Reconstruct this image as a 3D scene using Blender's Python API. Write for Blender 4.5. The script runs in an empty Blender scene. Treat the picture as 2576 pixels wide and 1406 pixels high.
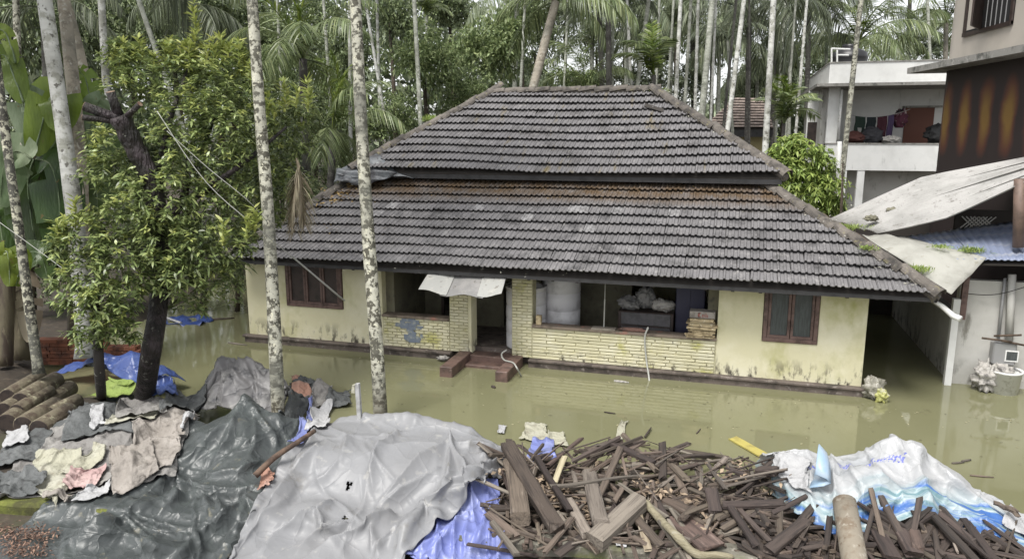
import bpy, math, random
import numpy as np
from mathutils import Vector, Matrix, Euler

R = math.radians
scene = bpy.context.scene
COL = scene.collection

# ------------------------------------------------------------------ camera, sky, sun, exposure
YAW, PIT, FPX, IW, IH = R(16.5), R(11.0), 1870.0, 2576.0, 1406.0
CAM = Vector((0, 0, 4.75))
cd = bpy.data.cameras.new('camera')
cam = bpy.data.objects.new('camera', cd)
COL.objects.link(cam)
cam.location = CAM
cam.rotation_euler = (R(90) - PIT, 0, YAW)
cd.sensor_width = 36.0
cd.lens = 36.0 * FPX / IW
cd.clip_end = 1500
cd.clip_start = 0.1
scene.camera = cam

SUN_EL, SUN_AZ = R(62), R(200)
world = bpy.data.worlds.new('World')
scene.world = world
world.use_nodes = True
wn = world.node_tree
wn.nodes.clear()
w_out = wn.nodes.new('ShaderNodeOutputWorld')
w_bg = wn.nodes.new('ShaderNodeBackground')
w_sky = wn.nodes.new('ShaderNodeTexSky')
w_sky.sky_type = 'NISHITA'
w_sky.sun_disc = False
w_sky.sun_elevation = SUN_EL
w_sky.sun_rotation = SUN_AZ
w_sky.air_density = 1.0
w_sky.dust_density = 1.5
w_sky.ozone_density = 1.0
w_hs = wn.nodes.new('ShaderNodeHueSaturation')      # overcast: the blue is nearly gone
w_hs.inputs['Saturation'].default_value = 0.12
w_bg.inputs['Strength'].default_value = 0.095
wn.links.new(w_sky.outputs[0], w_hs.inputs['Color'])
wn.links.new(w_hs.outputs[0], w_bg.inputs['Color'])
wn.links.new(w_bg.outputs[0], w_out.inputs[0])

sd = bpy.data.lights.new('sun', 'SUN')
sun = bpy.data.objects.new('sun', sd)
COL.objects.link(sun)
sd.energy = 1.5
sd.angle = R(24)
sd.color = (1.0, 0.97, 0.92)
# sun high, behind the camera on its left
sdir = Vector((math.sin(SUN_AZ) * math.cos(SUN_EL), math.cos(SUN_AZ) * math.cos(SUN_EL), math.sin(SUN_EL)))
sun.rotation_euler = sdir.to_track_quat('Z', 'Y').to_euler()

scene.view_settings.view_transform = 'Standard'
scene.view_settings.look = 'None'
scene.view_settings.exposure = 1.42
scene.view_settings.gamma = 1.0
scene.view_settings.use_curve_mapping = False
scene.render.engine = 'CYCLES'
scene.cycles.max_bounces = 7
scene.cycles.transparent_max_bounces = 8
scene.cycles.use_denoising = True

# ------------------------------------------------------------------ layout: photograph measurements to metres
_f = Vector((-math.sin(YAW) * math.cos(PIT), math.cos(YAW) * math.cos(PIT), -math.sin(PIT)))
_r = Vector((math.cos(YAW), math.sin(YAW), 0))
_u = _r.cross(_f)

def ray(x, y):
    return _f + _r * ((x - IW / 2) / FPX) + _u * ((IH / 2 - y) / FPX)

def PY(x, y, Y):
    d = ray(x, y); return CAM + d * ((Y - CAM.y) / d.y)

def PZ(x, y, z):
    d = ray(x, y); return CAM + d * ((z - CAM.z) / d.z)

def PX(x, y, X):
    d = ray(x, y); return CAM + d * ((X - CAM.x) / d.x)

def PD(x, y, d):
    return CAM + ray(x, y) * d

# ------------------------------------------------------------------ object helpers
ORG = {}

def tag(o, label=None, cat=None, group=None, kind=None):
    if label: o['label'] = label
    if cat: o['category'] = cat
    if group: o['group'] = group
    if kind: o['kind'] = kind
    return o

def thing(name, label, cat, loc=(0, 0, 0), group=None, rot=(0, 0, 0)):
    o = bpy.data.objects.new(name, None)
    o.empty_display_size = 0.2
    COL.objects.link(o)
    o.location = loc
    o.rotation_euler = rot
    ORG[o.name] = Vector(loc)
    return tag(o, label, cat, group)

def link_mesh(name, me, parent=None, loc=None, rot=None):
    o = bpy.data.objects.new(name, me)
    COL.objects.link(o)
    if parent is not None:
        o.parent = parent
    if loc is not None:
        o.location = loc
    if rot is not None:
        o.rotation_euler = rot
    return o

class MB:
    """collects simple shapes in world coordinates; build() links them as one mesh object"""
    def __init__(s):
        s.v = []; s.f = []
    def add(s, vs, fs):
        n = len(s.v)
        s.v += [tuple(p) for p in vs]
        s.f += [tuple(i + n for i in f) for f in fs]
        return s
    def box(s, a, b):
        (x0, y0, z0), (x1, y1, z1) = a, b
        return s.add([(x0, y0, z0), (x1, y0, z0), (x1, y1, z0), (x0, y1, z0), (x0, y0, z1), (x1, y0, z1), (x1, y1, z1), (x0, y1, z1)],
                     [(0, 3, 2, 1), (4, 5, 6, 7), (0, 1, 5, 4), (1, 2, 6, 5), (2, 3, 7, 6), (3, 0, 4, 7)])
    def hexa(s, p):
        return s.add(p, [(0, 3, 2, 1), (4, 5, 6, 7), (0, 1, 5, 4), (1, 2, 6, 5), (2, 3, 7, 6), (3, 0, 4, 7)])
    def poly(s, pts):
        return s.add(pts, [tuple(range(len(pts)))])
    def slab(s, pts, th):
        """a polygon given thickness th along its own normal (downwards)"""
        p = [Vector(q) for q in pts]
        n = (p[1] - p[0]).cross(p[2] - p[0]).normalized()
        if n.z < 0: n = -n
        q = [a - n * th for a in p]
        k = len(p)
        fs = [tuple(range(k)), tuple(range(2 * k - 1, k - 1, -1))]
        fs += [(i, i + k, (i + 1) % k + k, (i + 1) % k) for i in range(k)]
        return s.add(p + q, fs)
    def tube(s, path, rad, n=8, cap=True, flat=1.0):
        path = [Vector(p) for p in path]
        if not hasattr(rad, '__len__'): rad = [rad] * len(path)
        b = len(s.v); prev = None
        for i, p in enumerate(path):
            t = (path[min(i + 1, len(path) - 1)] - path[max(i - 1, 0)]).normalized()
            if prev is None:
                a = Vector((0, 0, 1)) if abs(t.z) < .9 else Vector((1, 0, 0))
                x = t.cross(a).normalized()
            else:
                x = (prev - t * prev.dot(t)).normalized()
            prev = x; y = t.cross(x)
            for k in range(n):
                an = 2 * math.pi * k / n
                s.v.append(tuple(p + (x * math.cos(an) + y * math.sin(an) * flat) * rad[i]))
        for i in range(len(path) - 1):
            for k in range(n):
                s.f.append((b + i * n + k, b + i * n + (k + 1) % n, b + (i + 1) * n + (k + 1) % n, b + (i + 1) * n + k))
        if cap:
            s.f.append(tuple(b + k for k in range(n - 1, -1, -1)))
            e = b + (len(path) - 1) * n
            s.f.append(tuple(e + k for k in range(n)))
        return s
    def lathe(s, prof, c, n=20):
        b = len(s.v)
        for r, z in prof:
            for k in range(n):
                an = 2 * math.pi * k / n
                s.v.append((c[0] + r * math.cos(an), c[1] + r * math.sin(an), c[2] + z))
        for i in range(len(prof) - 1):
            for k in range(n):
                s.f.append((b + i * n + k, b + i * n + (k + 1) % n, b + (i + 1) * n + (k + 1) % n, b + (i + 1) * n + k))
        return s
    def mesh(s, name, mat, org=(0, 0, 0), smooth=False):
        me = bpy.data.meshes.new(name)
        o = Vector(org)
        me.from_pydata([tuple(Vector(p) - o) for p in s.v], [], s.f)
        me.materials.append(mat)
        if smooth:
            me.polygons.foreach_set('use_smooth', [True] * len(me.polygons))
        me.update()
        return me
    def build(s, name, mat, parent=None, smooth=False, bevel=0.0):
        org = ORG.get(parent.name, Vector((0, 0, 0))) if parent is not None else Vector((0, 0, 0))
        if parent is None and s.v:      # a one-mesh thing: origin at its base
            a = np.array(s.v); org = Vector((float(a[:, 0].mean()), float(a[:, 1].mean()), float(a[:, 2].min())))
        o = link_mesh(name, s.mesh(name, mat, org, smooth), parent)
        if parent is None: o.location = org
        ORG[o.name] = org
        if bevel:
            m = o.modifiers.new('bevel', 'BEVEL'); m.width = bevel; m.segments = 1; m.limit_method = 'ANGLE'
        return o

def np_mesh(name, V, Fq, mat, smooth=False):
    """mesh from numpy arrays: V (n,3), Fq (m,4) or (m,3)"""
    me = bpy.data.meshes.new(name)
    k = Fq.shape[1]
    me.vertices.add(len(V)); me.vertices.foreach_set('co', np.ascontiguousarray(V, dtype=np.float32).ravel())
    me.loops.add(Fq.size); me.loops.foreach_set('vertex_index', np.ascontiguousarray(Fq, dtype=np.int32).ravel())
    me.polygons.add(len(Fq))
    me.polygons.foreach_set('loop_start', np.arange(0, Fq.size, k, dtype=np.int32))
    me.polygons.foreach_set('use_smooth', np.full(len(Fq), smooth))
    me.materials.append(mat)
    me.update(calc_edges=True)
    return me

# ------------------------------------------------------------------ material helper
def mat(name, col, rough=.8, layers=(), jitter=0.0, hjit=0.0, bump=(), spec=.5, metal=0.0, translucent=None, coord='pos', two=None):
    """col base; layers: (colour, scale, lo, hi, detail, (sx,sy,sz)) noise patches laid over it;
    jitter: value change per piece; bump: (scale, strength, (sx,sy,sz), distance) list"""
    m = bpy.data.materials.new(name); m.use_nodes = True
    nt = m.node_tree; N = nt.nodes; L = nt.links
    N.clear()
    out = N.new('ShaderNodeOutputMaterial'); bs = N.new('ShaderNodeBsdfPrincipled')
    if coord == 'pos':
        src = N.new('ShaderNodeNewGeometry').outputs['Position']
    else:
        src = N.new('ShaderNodeTexCoord').outputs['Object']
    def vec(sc):
        if sc is None: return src
        mp = N.new('ShaderNodeMapping'); mp.inputs['Scale'].default_value = sc
        L.new(src, mp.inputs['Vector']); return mp.outputs[0]
    rgb = N.new('ShaderNodeRGB'); rgb.outputs[0].default_value = (*col, 1); cur = rgb.outputs[0]
    geo = N.new('ShaderNodeNewGeometry'); oi = N.new('ShaderNodeObjectInfo')
    rnd = N.new('ShaderNodeMath'); rnd.operation = 'ADD'
    L.new(geo.outputs['Random Per Island'], rnd.inputs[0]); L.new(oi.outputs['Random'], rnd.inputs[1])
    fr = N.new('ShaderNodeMath'); fr.operation = 'FRACT'; L.new(rnd.outputs[0], fr.inputs[0])
    if two is not None:
        mx = N.new('ShaderNodeMix'); mx.data_type = 'RGBA'
        L.new(fr.outputs[0], mx.inputs['Factor']); L.new(cur, mx.inputs['A'])
        mx.inputs['B'].default_value = (*two, 1); cur = mx.outputs['Result']
    for ly in layers:
        c, sc, lo, hi = ly[:4]
        det = ly[4] if len(ly) > 4 else 5
        no = N.new('ShaderNodeTexNoise'); no.inputs['Scale'].default_value = sc; no.inputs['Detail'].default_value = det
        no.inputs['Roughness'].default_value = .62
        L.new(vec(ly[5] if len(ly) > 5 else None), no.inputs['Vector'])
        mr = N.new('ShaderNodeMapRange'); mr.inputs['From Min'].default_value = lo; mr.inputs['From Max'].default_value = hi
        L.new(no.outputs[0], mr.inputs['Value'])
        fac = mr.outputs[0]
        if len(ly) > 6:          # (axis, from, to): only in a band of world height/depth
            ax, a, b = ly[6]
            g2 = N.new('ShaderNodeNewGeometry'); sx = N.new('ShaderNodeSeparateXYZ'); L.new(g2.outputs['Position'], sx.inputs[0])
            m2 = N.new('ShaderNodeMapRange'); m2.inputs['From Min'].default_value = a; m2.inputs['From Max'].default_value = b
            L.new(sx.outputs[ax], m2.inputs['Value'])
            mu = N.new('ShaderNodeMath'); mu.operation = 'MULTIPLY'; L.new(fac, mu.inputs[0]); L.new(m2.outputs[0], mu.inputs[1]); fac = mu.outputs[0]
        mx = N.new('ShaderNodeMix'); mx.data_type = 'RGBA'
        L.new(fac, mx.inputs['Factor']); L.new(cur, mx.inputs['A']); mx.inputs['B'].default_value = (*c, 1)
        cur = mx.outputs['Result']
    if jitter or hjit:
        hs = N.new('ShaderNodeHueSaturation')
        a = N.new('ShaderNodeMapRange'); a.inputs['To Min'].default_value = 1 - jitter; a.inputs['To Max'].default_value = 1 + jitter
        L.new(fr.outputs[0], a.inputs['Value']); L.new(a.outputs[0], hs.inputs['Value'])
        if hjit:
            r2 = N.new('ShaderNodeMath'); r2.operation = 'MULTIPLY'; r2.inputs[1].default_value = 7.31; L.new(fr.outputs[0], r2.inputs[0])
            f2 = N.new('ShaderNodeMath'); f2.operation = 'FRACT'; L.new(r2.outputs[0], f2.inputs[0])
            h = N.new('ShaderNodeMapRange'); h.inputs['To Min'].default_value = .5 - hjit; h.inputs['To Max'].default_value = .5 + hjit
            L.new(f2.outputs[0], h.inputs['Value']); L.new(h.outputs[0], hs.inputs['Hue'])
        L.new(cur, hs.inputs['Color']); cur = hs.outputs[0]
    L.new(cur, bs.inputs['Base Color'])
    bs.inputs['Roughness'].default_value = rough
    bs.inputs['Specular IOR Level'].default_value = spec
    bs.inputs['Metallic'].default_value = metal
    nrm = None
    for bp in bump:
        sc, st = bp[:2]
        no = N.new('ShaderNodeTexNoise'); no.inputs['Scale'].default_value = sc; no.inputs['Detail'].default_value = 6
        L.new(vec(bp[2] if len(bp) > 2 else None), no.inputs['Vector'])
        b = N.new('ShaderNodeBump'); b.inputs['Strength'].default_value = st
        b.inputs['Distance'].default_value = bp[3] if len(bp) > 3 else .02
        L.new(no.outputs[0], b.inputs['Height'])
        if nrm is not None: L.new(nrm, b.inputs['Normal'])
        nrm = b.outputs[0]
    if nrm is not None: L.new(nrm, bs.inputs['Normal'])
    if translucent:
        tr = N.new('ShaderNodeBsdfTranslucent'); L.new(cur, tr.inputs['Color'])
        ms = N.new('ShaderNodeMixShader'); ms.inputs[0].default_value = translucent
        L.new(bs.outputs[0], ms.inputs[1]); L.new(tr.outputs[0], ms.inputs[2]); L.new(ms.outputs[0], out.inputs[0])
    else:
        L.new(bs.outputs[0], out.inputs[0])
    m['bsdf'] = bs.name
    return m

# ------------------------------------------------------------------ materials
M = {}
M['tile'] = mat('roof_tile', (.160, .154, .156), .6, [((.06, .058, .058), 2.2, .5, .72), ((.25, .24, .235), 5, .56, .7), ((.11, .075, .045), 3, .2, .55, 5, None, (1, 15.6, 16.1)), ((.42, .41, .38), 26, .66, .72, 3)], jitter=.10, bump=[(40, .25)])
M['tile_up'] = mat('upper_roof_tile', (.158, .152, .155), .6, [((.075, .07, .068), 1.8, .5, .75), ((.23, .22, .215), 5, .56, .72), ((.16, .13, .07), 2.2, .6, .72, 5, (1.6, .3, .3)), ((.40, .39, .36), 26, .68, .73, 3)], jitter=.09, bump=[(40, .25)])
M['tile_pale'] = mat('pale_roof_tile', (.27, .265, .265), .8, [((.15, .145, .145), 7, .42, .62)], jitter=.12, bump=[(40, .25)])
M['ridge'] = mat('ridge_tile', (.13, .115, .10), .9, [((.05, .045, .04), 5, .45, .65), ((.2, .18, .1), 7, .6, .7), ((.36, .35, .31), 18, .64, .7)], jitter=.25, bump=[(30, .4)])
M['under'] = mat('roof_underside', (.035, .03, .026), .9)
M['fascia'] = mat('fascia_board', (.035, .034, .035), .7, [((.02, .02, .02), 6, .5, .65)])
M['wall'] = mat('yellow_wall', (.60, .565, .385), .85, [((.68, .645, .49), 1.2, .45, .65), ((.38, .37, .15), 1.3, .5, .75, 5, (1, 1, .7)), ((.07, .06, .045), 5, .50, .60, 7, (1.6, 1, .6), (2, .62, .22)), ((.12, .11, .06), 9, .70, .74)], bump=[(30, .12)])
M['wall_in'] = mat('porch_wall', (.15, .14, .095), .9, [((.09, .083, .06), 2, .45, .7), ((.08, .075, .06), 6, .58, .68)], bump=[(25, .1)])  # yellow wall made much darker: the porch shade is put into its colour
M['brick'] = mat('yellow_brick', (.60, .565, .385), .8, [((.66, .63, .48), 2.5, .45, .65), ((.45, .43, .16), 2.2, .56, .7), ((.06, .05, .035), 7, .54, .62, 6, None, (2, .42, .2)), ((.10, .09, .06), 6, .68, .74)], jitter=.10, bump=[(50, .15)])
M['mortar'] = mat('mortar', (.45, .42, .28), .95, [((.16, .14, .08), 6, .5, .7)])
M['plinth'] = mat('plinth', (.13, .105, .09), .75, [((.05, .04, .035), 4, .45, .65), ((.24, .21, .19), 9, .58, .68)], bump=[(30, .3)])
M['step'] = mat('red_oxide', (.15, .095, .078), .6, [((.075, .05, .042), 5, .45, .65), ((.2, .15, .125), 8, .6, .7)], bump=[(30, .2)])
M['sill'] = mat('porch_sill', (.20, .16, .125), .7, [((.10, .08, .06), 5, .45, .65), ((.30, .15, .11), 4, .6, .7)], bump=[(20, .2)])
M['frame'] = mat('brown_window_wood', (.14, .088, .076), .55, [((.06, .035, .03), 6, .45, .65), ((.17, .11, .095), 10, .58, .68)])
M['darkwood'] = mat('dark_wood', (.045, .03, .026), .5, [((.02, .015, .012), 5, .45, .65)])
M['glass'] = mat('dark_glass', (.02, .022, .025), .12)
M['greyglass'] = mat('frosted_glass', (.075, .085, .085), .35, [((.05, .055, .055), 40, .4, .6, 2, (1, 1, .1))])
M['black'] = mat('dark_interior', (.012, .012, .012), .95)
M['water'] = mat('flood_water', (.190, .187, .107), .02, [((.168, .166, .093), .5, .4, .65), ((.208, .208, .122), .25, .5, .7)], bump=[(1.6, .010, (1, 1.6, 1), .1), (9, .008, (1, 1.8, 1), .05)], spec=.5)
M['ground'] = mat('wet_soil', (.055, .042, .03), .85, [((.03, .024, .018), 1.5, .4, .6), ((.09, .07, .05), 6, .55, .7), ((.05, .06, .02), .8, .55, .7)], bump=[(6, .5, None, .05)])
M['grass'] = mat('moss', (.10, .13, .02), .95, [((.05, .06, .015), 6, .45, .6)], bump=[(40, .6)])
M['kerb'] = mat('kerb_concrete', (.17, .16, .13), .9, [((.07, .065, .05), 4, .45, .65), ((.28, .26, .22), 12, .58, .68), ((.10, .115, .025), 1.1, .52, .66)], bump=[(30, .4)])
M['mosskerb'] = mat('mossy_kerb', (.13, .145, .03), .95, [((.06, .06, .02), 3, .45, .62), ((.2, .2, .05), 9, .58, .7)], bump=[(40, .6)])
M['white'] = mat('white_paint', (.72, .72, .70), .7, [((.60, .60, .58), 1.2, .45, .7), ((.42, .42, .40), 3, .62, .75, 5, (1, 1, .25))])
M['greywall'] = mat('grey_white_wall', (.50, .49, .46), .8, [((.40, .39, .36), 1.2, .45, .7), ((.20, .19, .165), 4, .60, .72, 6, (1, 1, .3)), ((.10, .095, .08), 4, .5, .62, 6, (1, 1, .5), (2, .55, .05))])
M['beige'] = mat('beige_wall', (.44, .40, .35), .85, [((.37, .34, .30), 1.0, .45, .7)])
M['concrete'] = mat('slab_concrete', (.27, .26, .24), .9, [((.10, .10, .09), 3, .5, .65), ((.38, .37, .34), 8, .58, .68)], bump=[(20, .3)])
M['door'] = mat('brown_door', (.14, .05, .03), .6)
M['metalgrey'] = mat('grey_metal', (.30, .30, .30), .5, metal=.3)
M['pvc'] = mat('white_pvc', (.70, .70, .68), .45, [((.45, .44, .40), 8, .55, .7)])
M['tank'] = mat('white_plastic_tank', (.66, .65, .66), .45, [((.45, .44, .44), 3, .5, .7)])
M['blacktank'] = mat('black_plastic', (.02, .02, .022), .4)
M['cement'] = mat('cement_sheet', (.38, .37, .355), .9, [((.29, .285, .27), 1.3, .45, .65), ((.19, .18, .165), 5, .58, .7), ((.12, .115, .1), 14, .64, .7)], bump=[(25, .2)])
M['bluesheet'] = mat('blue_metal_sheet', (.19, .22, .31), .5, [((.28, .30, .35), 2.5, .5, .65, 5, (.4, 2, 1)), ((.10, .13, .2), 5, .55, .7)])
M['brownpole'] = mat('brown_pole', (.17, .115, .09), .6, [((.10, .07, .055), 5, .45, .65)])
M['cable'] = mat('cable', (.02, .02, .02), .6)
M['rope'] = mat('pale_cable', (.35, .35, .32), .6)
M['hose'] = mat('grey_hose', (.40, .40, .37), .5)
# ------------------------------------------------------------------ the setting: ground and flood water
def sstep(a, b, x):
    t = np.clip((x - a) / (b - a), 0, 1); return t * t * (3 - 2 * t)

def ground_h(x, y):
    """height of the soil; negative where the flood covers it"""
    edge = 10.6 + .35 * np.sin(x * .9) + .2 * np.sin(x * 2.3 + 1)
    front = .06 * (1 - sstep(edge - 1.2, edge, y)) - .55 * sstep(edge - .6, edge + .6, y)
    land_left = sstep(-12.2, -14.5, x + .25 * (y - 12)) * .75
    back = sstep(21.5, 25, y) * .9
    right = sstep(13, 16, x) * .9
    return np.minimum(front + land_left + back + right, .35) + .03 * np.sin(x * 1.7) * np.cos(y * 1.3)

def build_ground():
    xs = np.unique(np.concatenate([np.linspace(-400, -40, 13), np.linspace(-40, 30, 141), np.linspace(30, 400, 13)]))
    ys = np.unique(np.concatenate([np.linspace(-60, 0, 7), np.linspace(0, 40, 81), np.linspace(40, 600, 15)]))
    X, Y = np.meshgrid(xs, ys)
    V = np.stack([X, Y, ground_h(X, Y)], -1).reshape(-1, 3)
    n = len(xs); i = np.arange(len(ys) - 1)[:, None] * n + np.arange(n - 1)[None, :]
    F = np.stack([i, i + 1, i + 1 + n, i + n], -1).reshape(-1, 4)
    tag(link_mesh('ground', np_mesh('ground', V, F, M['ground'], True)), kind='structure')
build_ground()
w = MB(); w.poly([(-45, 8.5, 0), (30, 8.5, 0), (30, 25.5, 0), (-45, 25.5, 0)])
tag(w.build('flood_water', M['water']), kind='structure')

# ------------------------------------------------------------------ the tiled house
house = thing('tiled_house', 'low yellow house with weathered dark tiled hip roof standing in brown flood water', 'house', (-3.8, 16.5, 0))
FY = 14.45          # facade plane
XL, XR = -10.7, 2.47
EZ = 2.07           # eave height
TH1 = R(30); TH2 = math.atan2(1.91, 2.9)
EY = 13.75
UY, UZ = 16.2, 3.91   # upper eave

def sag(x): return .07 * math.sin(math.pi * min(1, max(0, (x + 9.9) / 13.4)))

# --- walls (each face of the house a part)
m = MB(); m.box((XL, FY, .17), (-9.66, FY + .2, 2.25)); m.box((-8.20, FY, .17), (-7.25, FY + .2, 2.3))
m.box((-9.66, FY, .17), (-8.20, FY + .2, .92)); m.box((-9.66, FY, 2.0), (-8.20, FY + .2, 2.3))
m.build('front_wall', M['wall'], house)
m = MB(); m.box((-.15, FY, .17), (.67, FY + .2, 2.3)); m.box((1.66, FY, .17), (XR, FY + .2, 2.3))
m.box((.67, FY, .17), (1.66, FY + .2, .9)); m.box((.67, FY, 2.0), (1.66, FY + .2, 2.3))
m.build('front_wall', M['wall'], house)
m = MB(); m.box((XL, FY + .2, .17), (XL + .2, 20.6, 2.05)); m.build('side_wall', M['wall'], house)
m = MB(); m.box((XR - .2, FY + .2, .17), (XR, 20.6, 2.2)); m.build('side_wall', M['wall'], house)
m = MB(); m.box((XL + .2, 20.4, .17), (XR - .2, 20.6, 2.3)); m.build('rear_wall', M['wall'], house)
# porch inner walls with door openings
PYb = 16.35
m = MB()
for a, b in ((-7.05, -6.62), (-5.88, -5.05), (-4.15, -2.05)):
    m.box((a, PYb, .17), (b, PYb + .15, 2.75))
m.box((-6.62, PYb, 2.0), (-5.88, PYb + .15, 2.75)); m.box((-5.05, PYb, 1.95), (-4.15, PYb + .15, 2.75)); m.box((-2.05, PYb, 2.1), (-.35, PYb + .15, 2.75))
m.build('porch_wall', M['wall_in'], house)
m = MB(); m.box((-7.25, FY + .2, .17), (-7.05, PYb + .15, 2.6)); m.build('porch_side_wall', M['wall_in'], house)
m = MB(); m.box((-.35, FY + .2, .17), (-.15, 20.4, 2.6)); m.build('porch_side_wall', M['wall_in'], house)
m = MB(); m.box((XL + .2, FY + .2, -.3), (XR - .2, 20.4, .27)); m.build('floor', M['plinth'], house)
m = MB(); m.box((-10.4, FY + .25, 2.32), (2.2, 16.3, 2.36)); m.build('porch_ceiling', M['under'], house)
# plinth with a lip
m = MB(); m.box((XL - .08, FY - .10, -.45), (-5.62, FY + .2, .12)); m.box((XL - .12, FY - .14, .12), (-5.62, FY + .02, .175))
m.box((-3.9, FY - .10, -.45), (XR + .08, FY + .2, .12)); m.box((-3.9, FY - .14, .12), (XR + .1, FY + .02, .175))
m.box((XR, FY + .2, -.45), (XR + .08, 20.6, .14)); m.box((XL - .08, FY + .2, -.45), (XL, 20.6, .14))
m.build('plinth', M['plinth'], house, bevel=.012)

# --- porch half walls and pillars, faced with separate bricks
brick_me = {}
def brick_mesh(l, h=.056, d=.03):
    k = round(l, 2)
    if k not in brick_me:
        b = MB(); c = .006
        x, z = l / 2, h / 2
        b.hexa([(-x, 0, -z), (x, 0, -z), (x, d, -z), (-x, d, -z), (-x, 0, z), (x, 0, z), (x, d, z), (-x, d, z)])
        b.v[0] = (-x + c, 0, -z + c); b.v[1] = (x - c, 0, -z + c); b.v[4] = (-x + c, 0, z - c); b.v[5] = (x - c, 0, z - c)
        brick_me[k] = b.mesh('brick', M['brick'])
    return brick_me[k]
rb = random.Random(4)
SILL = .87
def bricks(x0, x1, z0, z1, l, parent, jit=.0):
    n = round((z1 - z0) / .066); ch = (z1 - z0) / n
    org = ORG[parent.name]
    for r_ in range(n):
        z = z0 + ch * (r_ + .5); x = x0
        off = (r_ % 2) * l * .5
        first = True
        while x < x1 - .01:
            w_ = l * (1 + rb.uniform(-jit, jit))
            if first and off: w_ = off
            first = False
            w_ = min(w_, x1 - x)
            if x1 - (x + w_) < .05: w_ = x1 - x
            if w_ > .03:
                link_mesh('brick', brick_mesh(w_ - .012, ch - .013), parent, Vector((x + w_ / 2, FY - .022 + rb.uniform(-.004, .004), z)) - org, (rb.uniform(-.01, .01), 0, rb.uniform(-.006, .006)))
            x += w_
m = MB(); m.box((-7.25, FY, .175), (-5.67, FY + .18, SILL)); hw = m.build('porch_half_wall', M['mortar'], house); bricks(-7.23, -5.67, .175, SILL - .03, .215, hw)
m = MB(); m.box((-3.84, FY, .175), (-.15, FY + .18, SILL)); hw = m.build('porch_half_wall', M['mortar'], house); bricks(-3.84, -.17, .175, SILL - .03, .62, hw, .2)
m = MB(); m.box((-5.67, FY, .175), (-5.24, FY + .3, 2.3)); hw = m.build('pillar', M['mortar'], house); bricks(-5.67, -5.24, .175, 2.15, .215, hw)
m = MB(); m.box((-5.24, FY - .03, .175), (-5.17, FY + .32, 2.2)); m.build('door_post', M['wall'], house)
m = MB(); m.box((-4.28, FY, .175), (-3.84, FY + .3, 2.3)); hw = m.build('pillar', M['mortar'], house); bricks(-4.28, -3.84, .175, 2.15, .22, hw)
m = MB(); m.box((-7.25, FY - .06, SILL - .03), (-5.67, FY + .24, SILL + .025)); m.build('porch_sill', M['sill'], house, bevel=.008)
m = MB(); m.box((-3.84, FY - .06, SILL - .03), (-.15, FY + .24, SILL + .025)); m.build('porch_sill', M['sill'], house, bevel=.008)
# grey-blue smear of paint on the left half wall
GP = mat('smeared_paint', (.17, .20, .25), .8, [((.30, .32, .30), 9, .5, .62)])
rg = random.Random(5)
m = MB()
for i in range(46):
    t = rg.random(); z = .80 - .48 * t
    x = -6.58 + rg.gauss(0, .17 if t < .35 else .085) + .06 * t
    wv, hv = rg.uniform(.03, .10), rg.uniform(.012, .05)
    m.box((x - wv, FY - .0285 - .0003 * i, z - hv), (x + wv, FY - .027, z + hv))
m.build('paint_smear', GP, house)
# steps
m = MB(); m.box((-5.17, 14.3, -.4), (-4.28, FY + .3, .17)); m.build('door_step', M['step'], house, bevel=.01)
m = MB(); m.box((-5.17, 13.98, -.4), (-4.28, 14.3, .06)); m.build('door_step', M['step'], house, bevel=.01)
m = MB(); m.box((-5.17, 13.66, -.4), (-4.28, 13.98, -.04)); m.build('door_step', M['step'], house, bevel=.01)
m = MB(); m.box((-5.44, 13.25, -.4), (-5.17, FY - .02, .21)); m.build('step_flank', M['step'], house, bevel=.012)
m = MB(); m.box((-4.28, 13.28, -.4), (-4.03, FY - .02, .21)); m.build('step_flank', M['step'], house, bevel=.012)

# --- windows
def window(x0, x1, z0, z1, n, pane, depth=.06, slat=False):
    f = MB(); t = .075; y0, y1 = FY - .03, FY + .10
    f.box((x0, y0, z0), (x1, y1, z0 + t)); f.box((x0, y0, z1 - t), (x1, y1, z1))
    f.box((x0, y0, z0 + t), (x0 + t, y1, z1 - t)); f.box((x1 - t, y0, z0 + t), (x1, y1, z1 - t))
    wdw = f.build('window', M['frame'], house, bevel=.008)
    s = (x1 - x0 - 2 * t) / n
    for i in range(n):
        a = x0 + t + s * i; b = a + s; u = .055
        q = MB(); y2, y3 = FY - .012, FY + .06
        q.box((a + .005, y2, z0 + t), (b - .005, y3, z0 + t + u)); q.box((a + .005, y2, z1 - t - u), (b - .005, y3, z1 - t))
        q.box((a + .005, y2, z0 + t + u), (a + u, y3, z1 - t - u)); q.box((b - u, y2, z0 + t + u), (b - .005, y3, z1 - t - u))
        q.build('shutter_frame', M['frame'], wdw, bevel=.005)
        g = MB(); g.box((a + u, FY + .02, z0 + t + u), (b - u, FY + .035, z1 - t - u)); g.build('pane', pane, wdw)
window(.68, 1.65, .91, 1.98, 2, M['greyglass'])
window(-9.64, -8.22, .92, 2.0, 3, M['darkwood'])
m = MB(); m.box((-6.62, PYb - .02, .27), (-6.55, PYb + .05, 2.0)); m.box((-5.95, PYb - .02, .27), (-5.88, PYb + .05, 2.0)); m.build('door_frame', M['darkwood'], house)
m = MB(); m.box((-1.25, 20.0, .3), (-1.2, 20.1, 2.)); 

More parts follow.
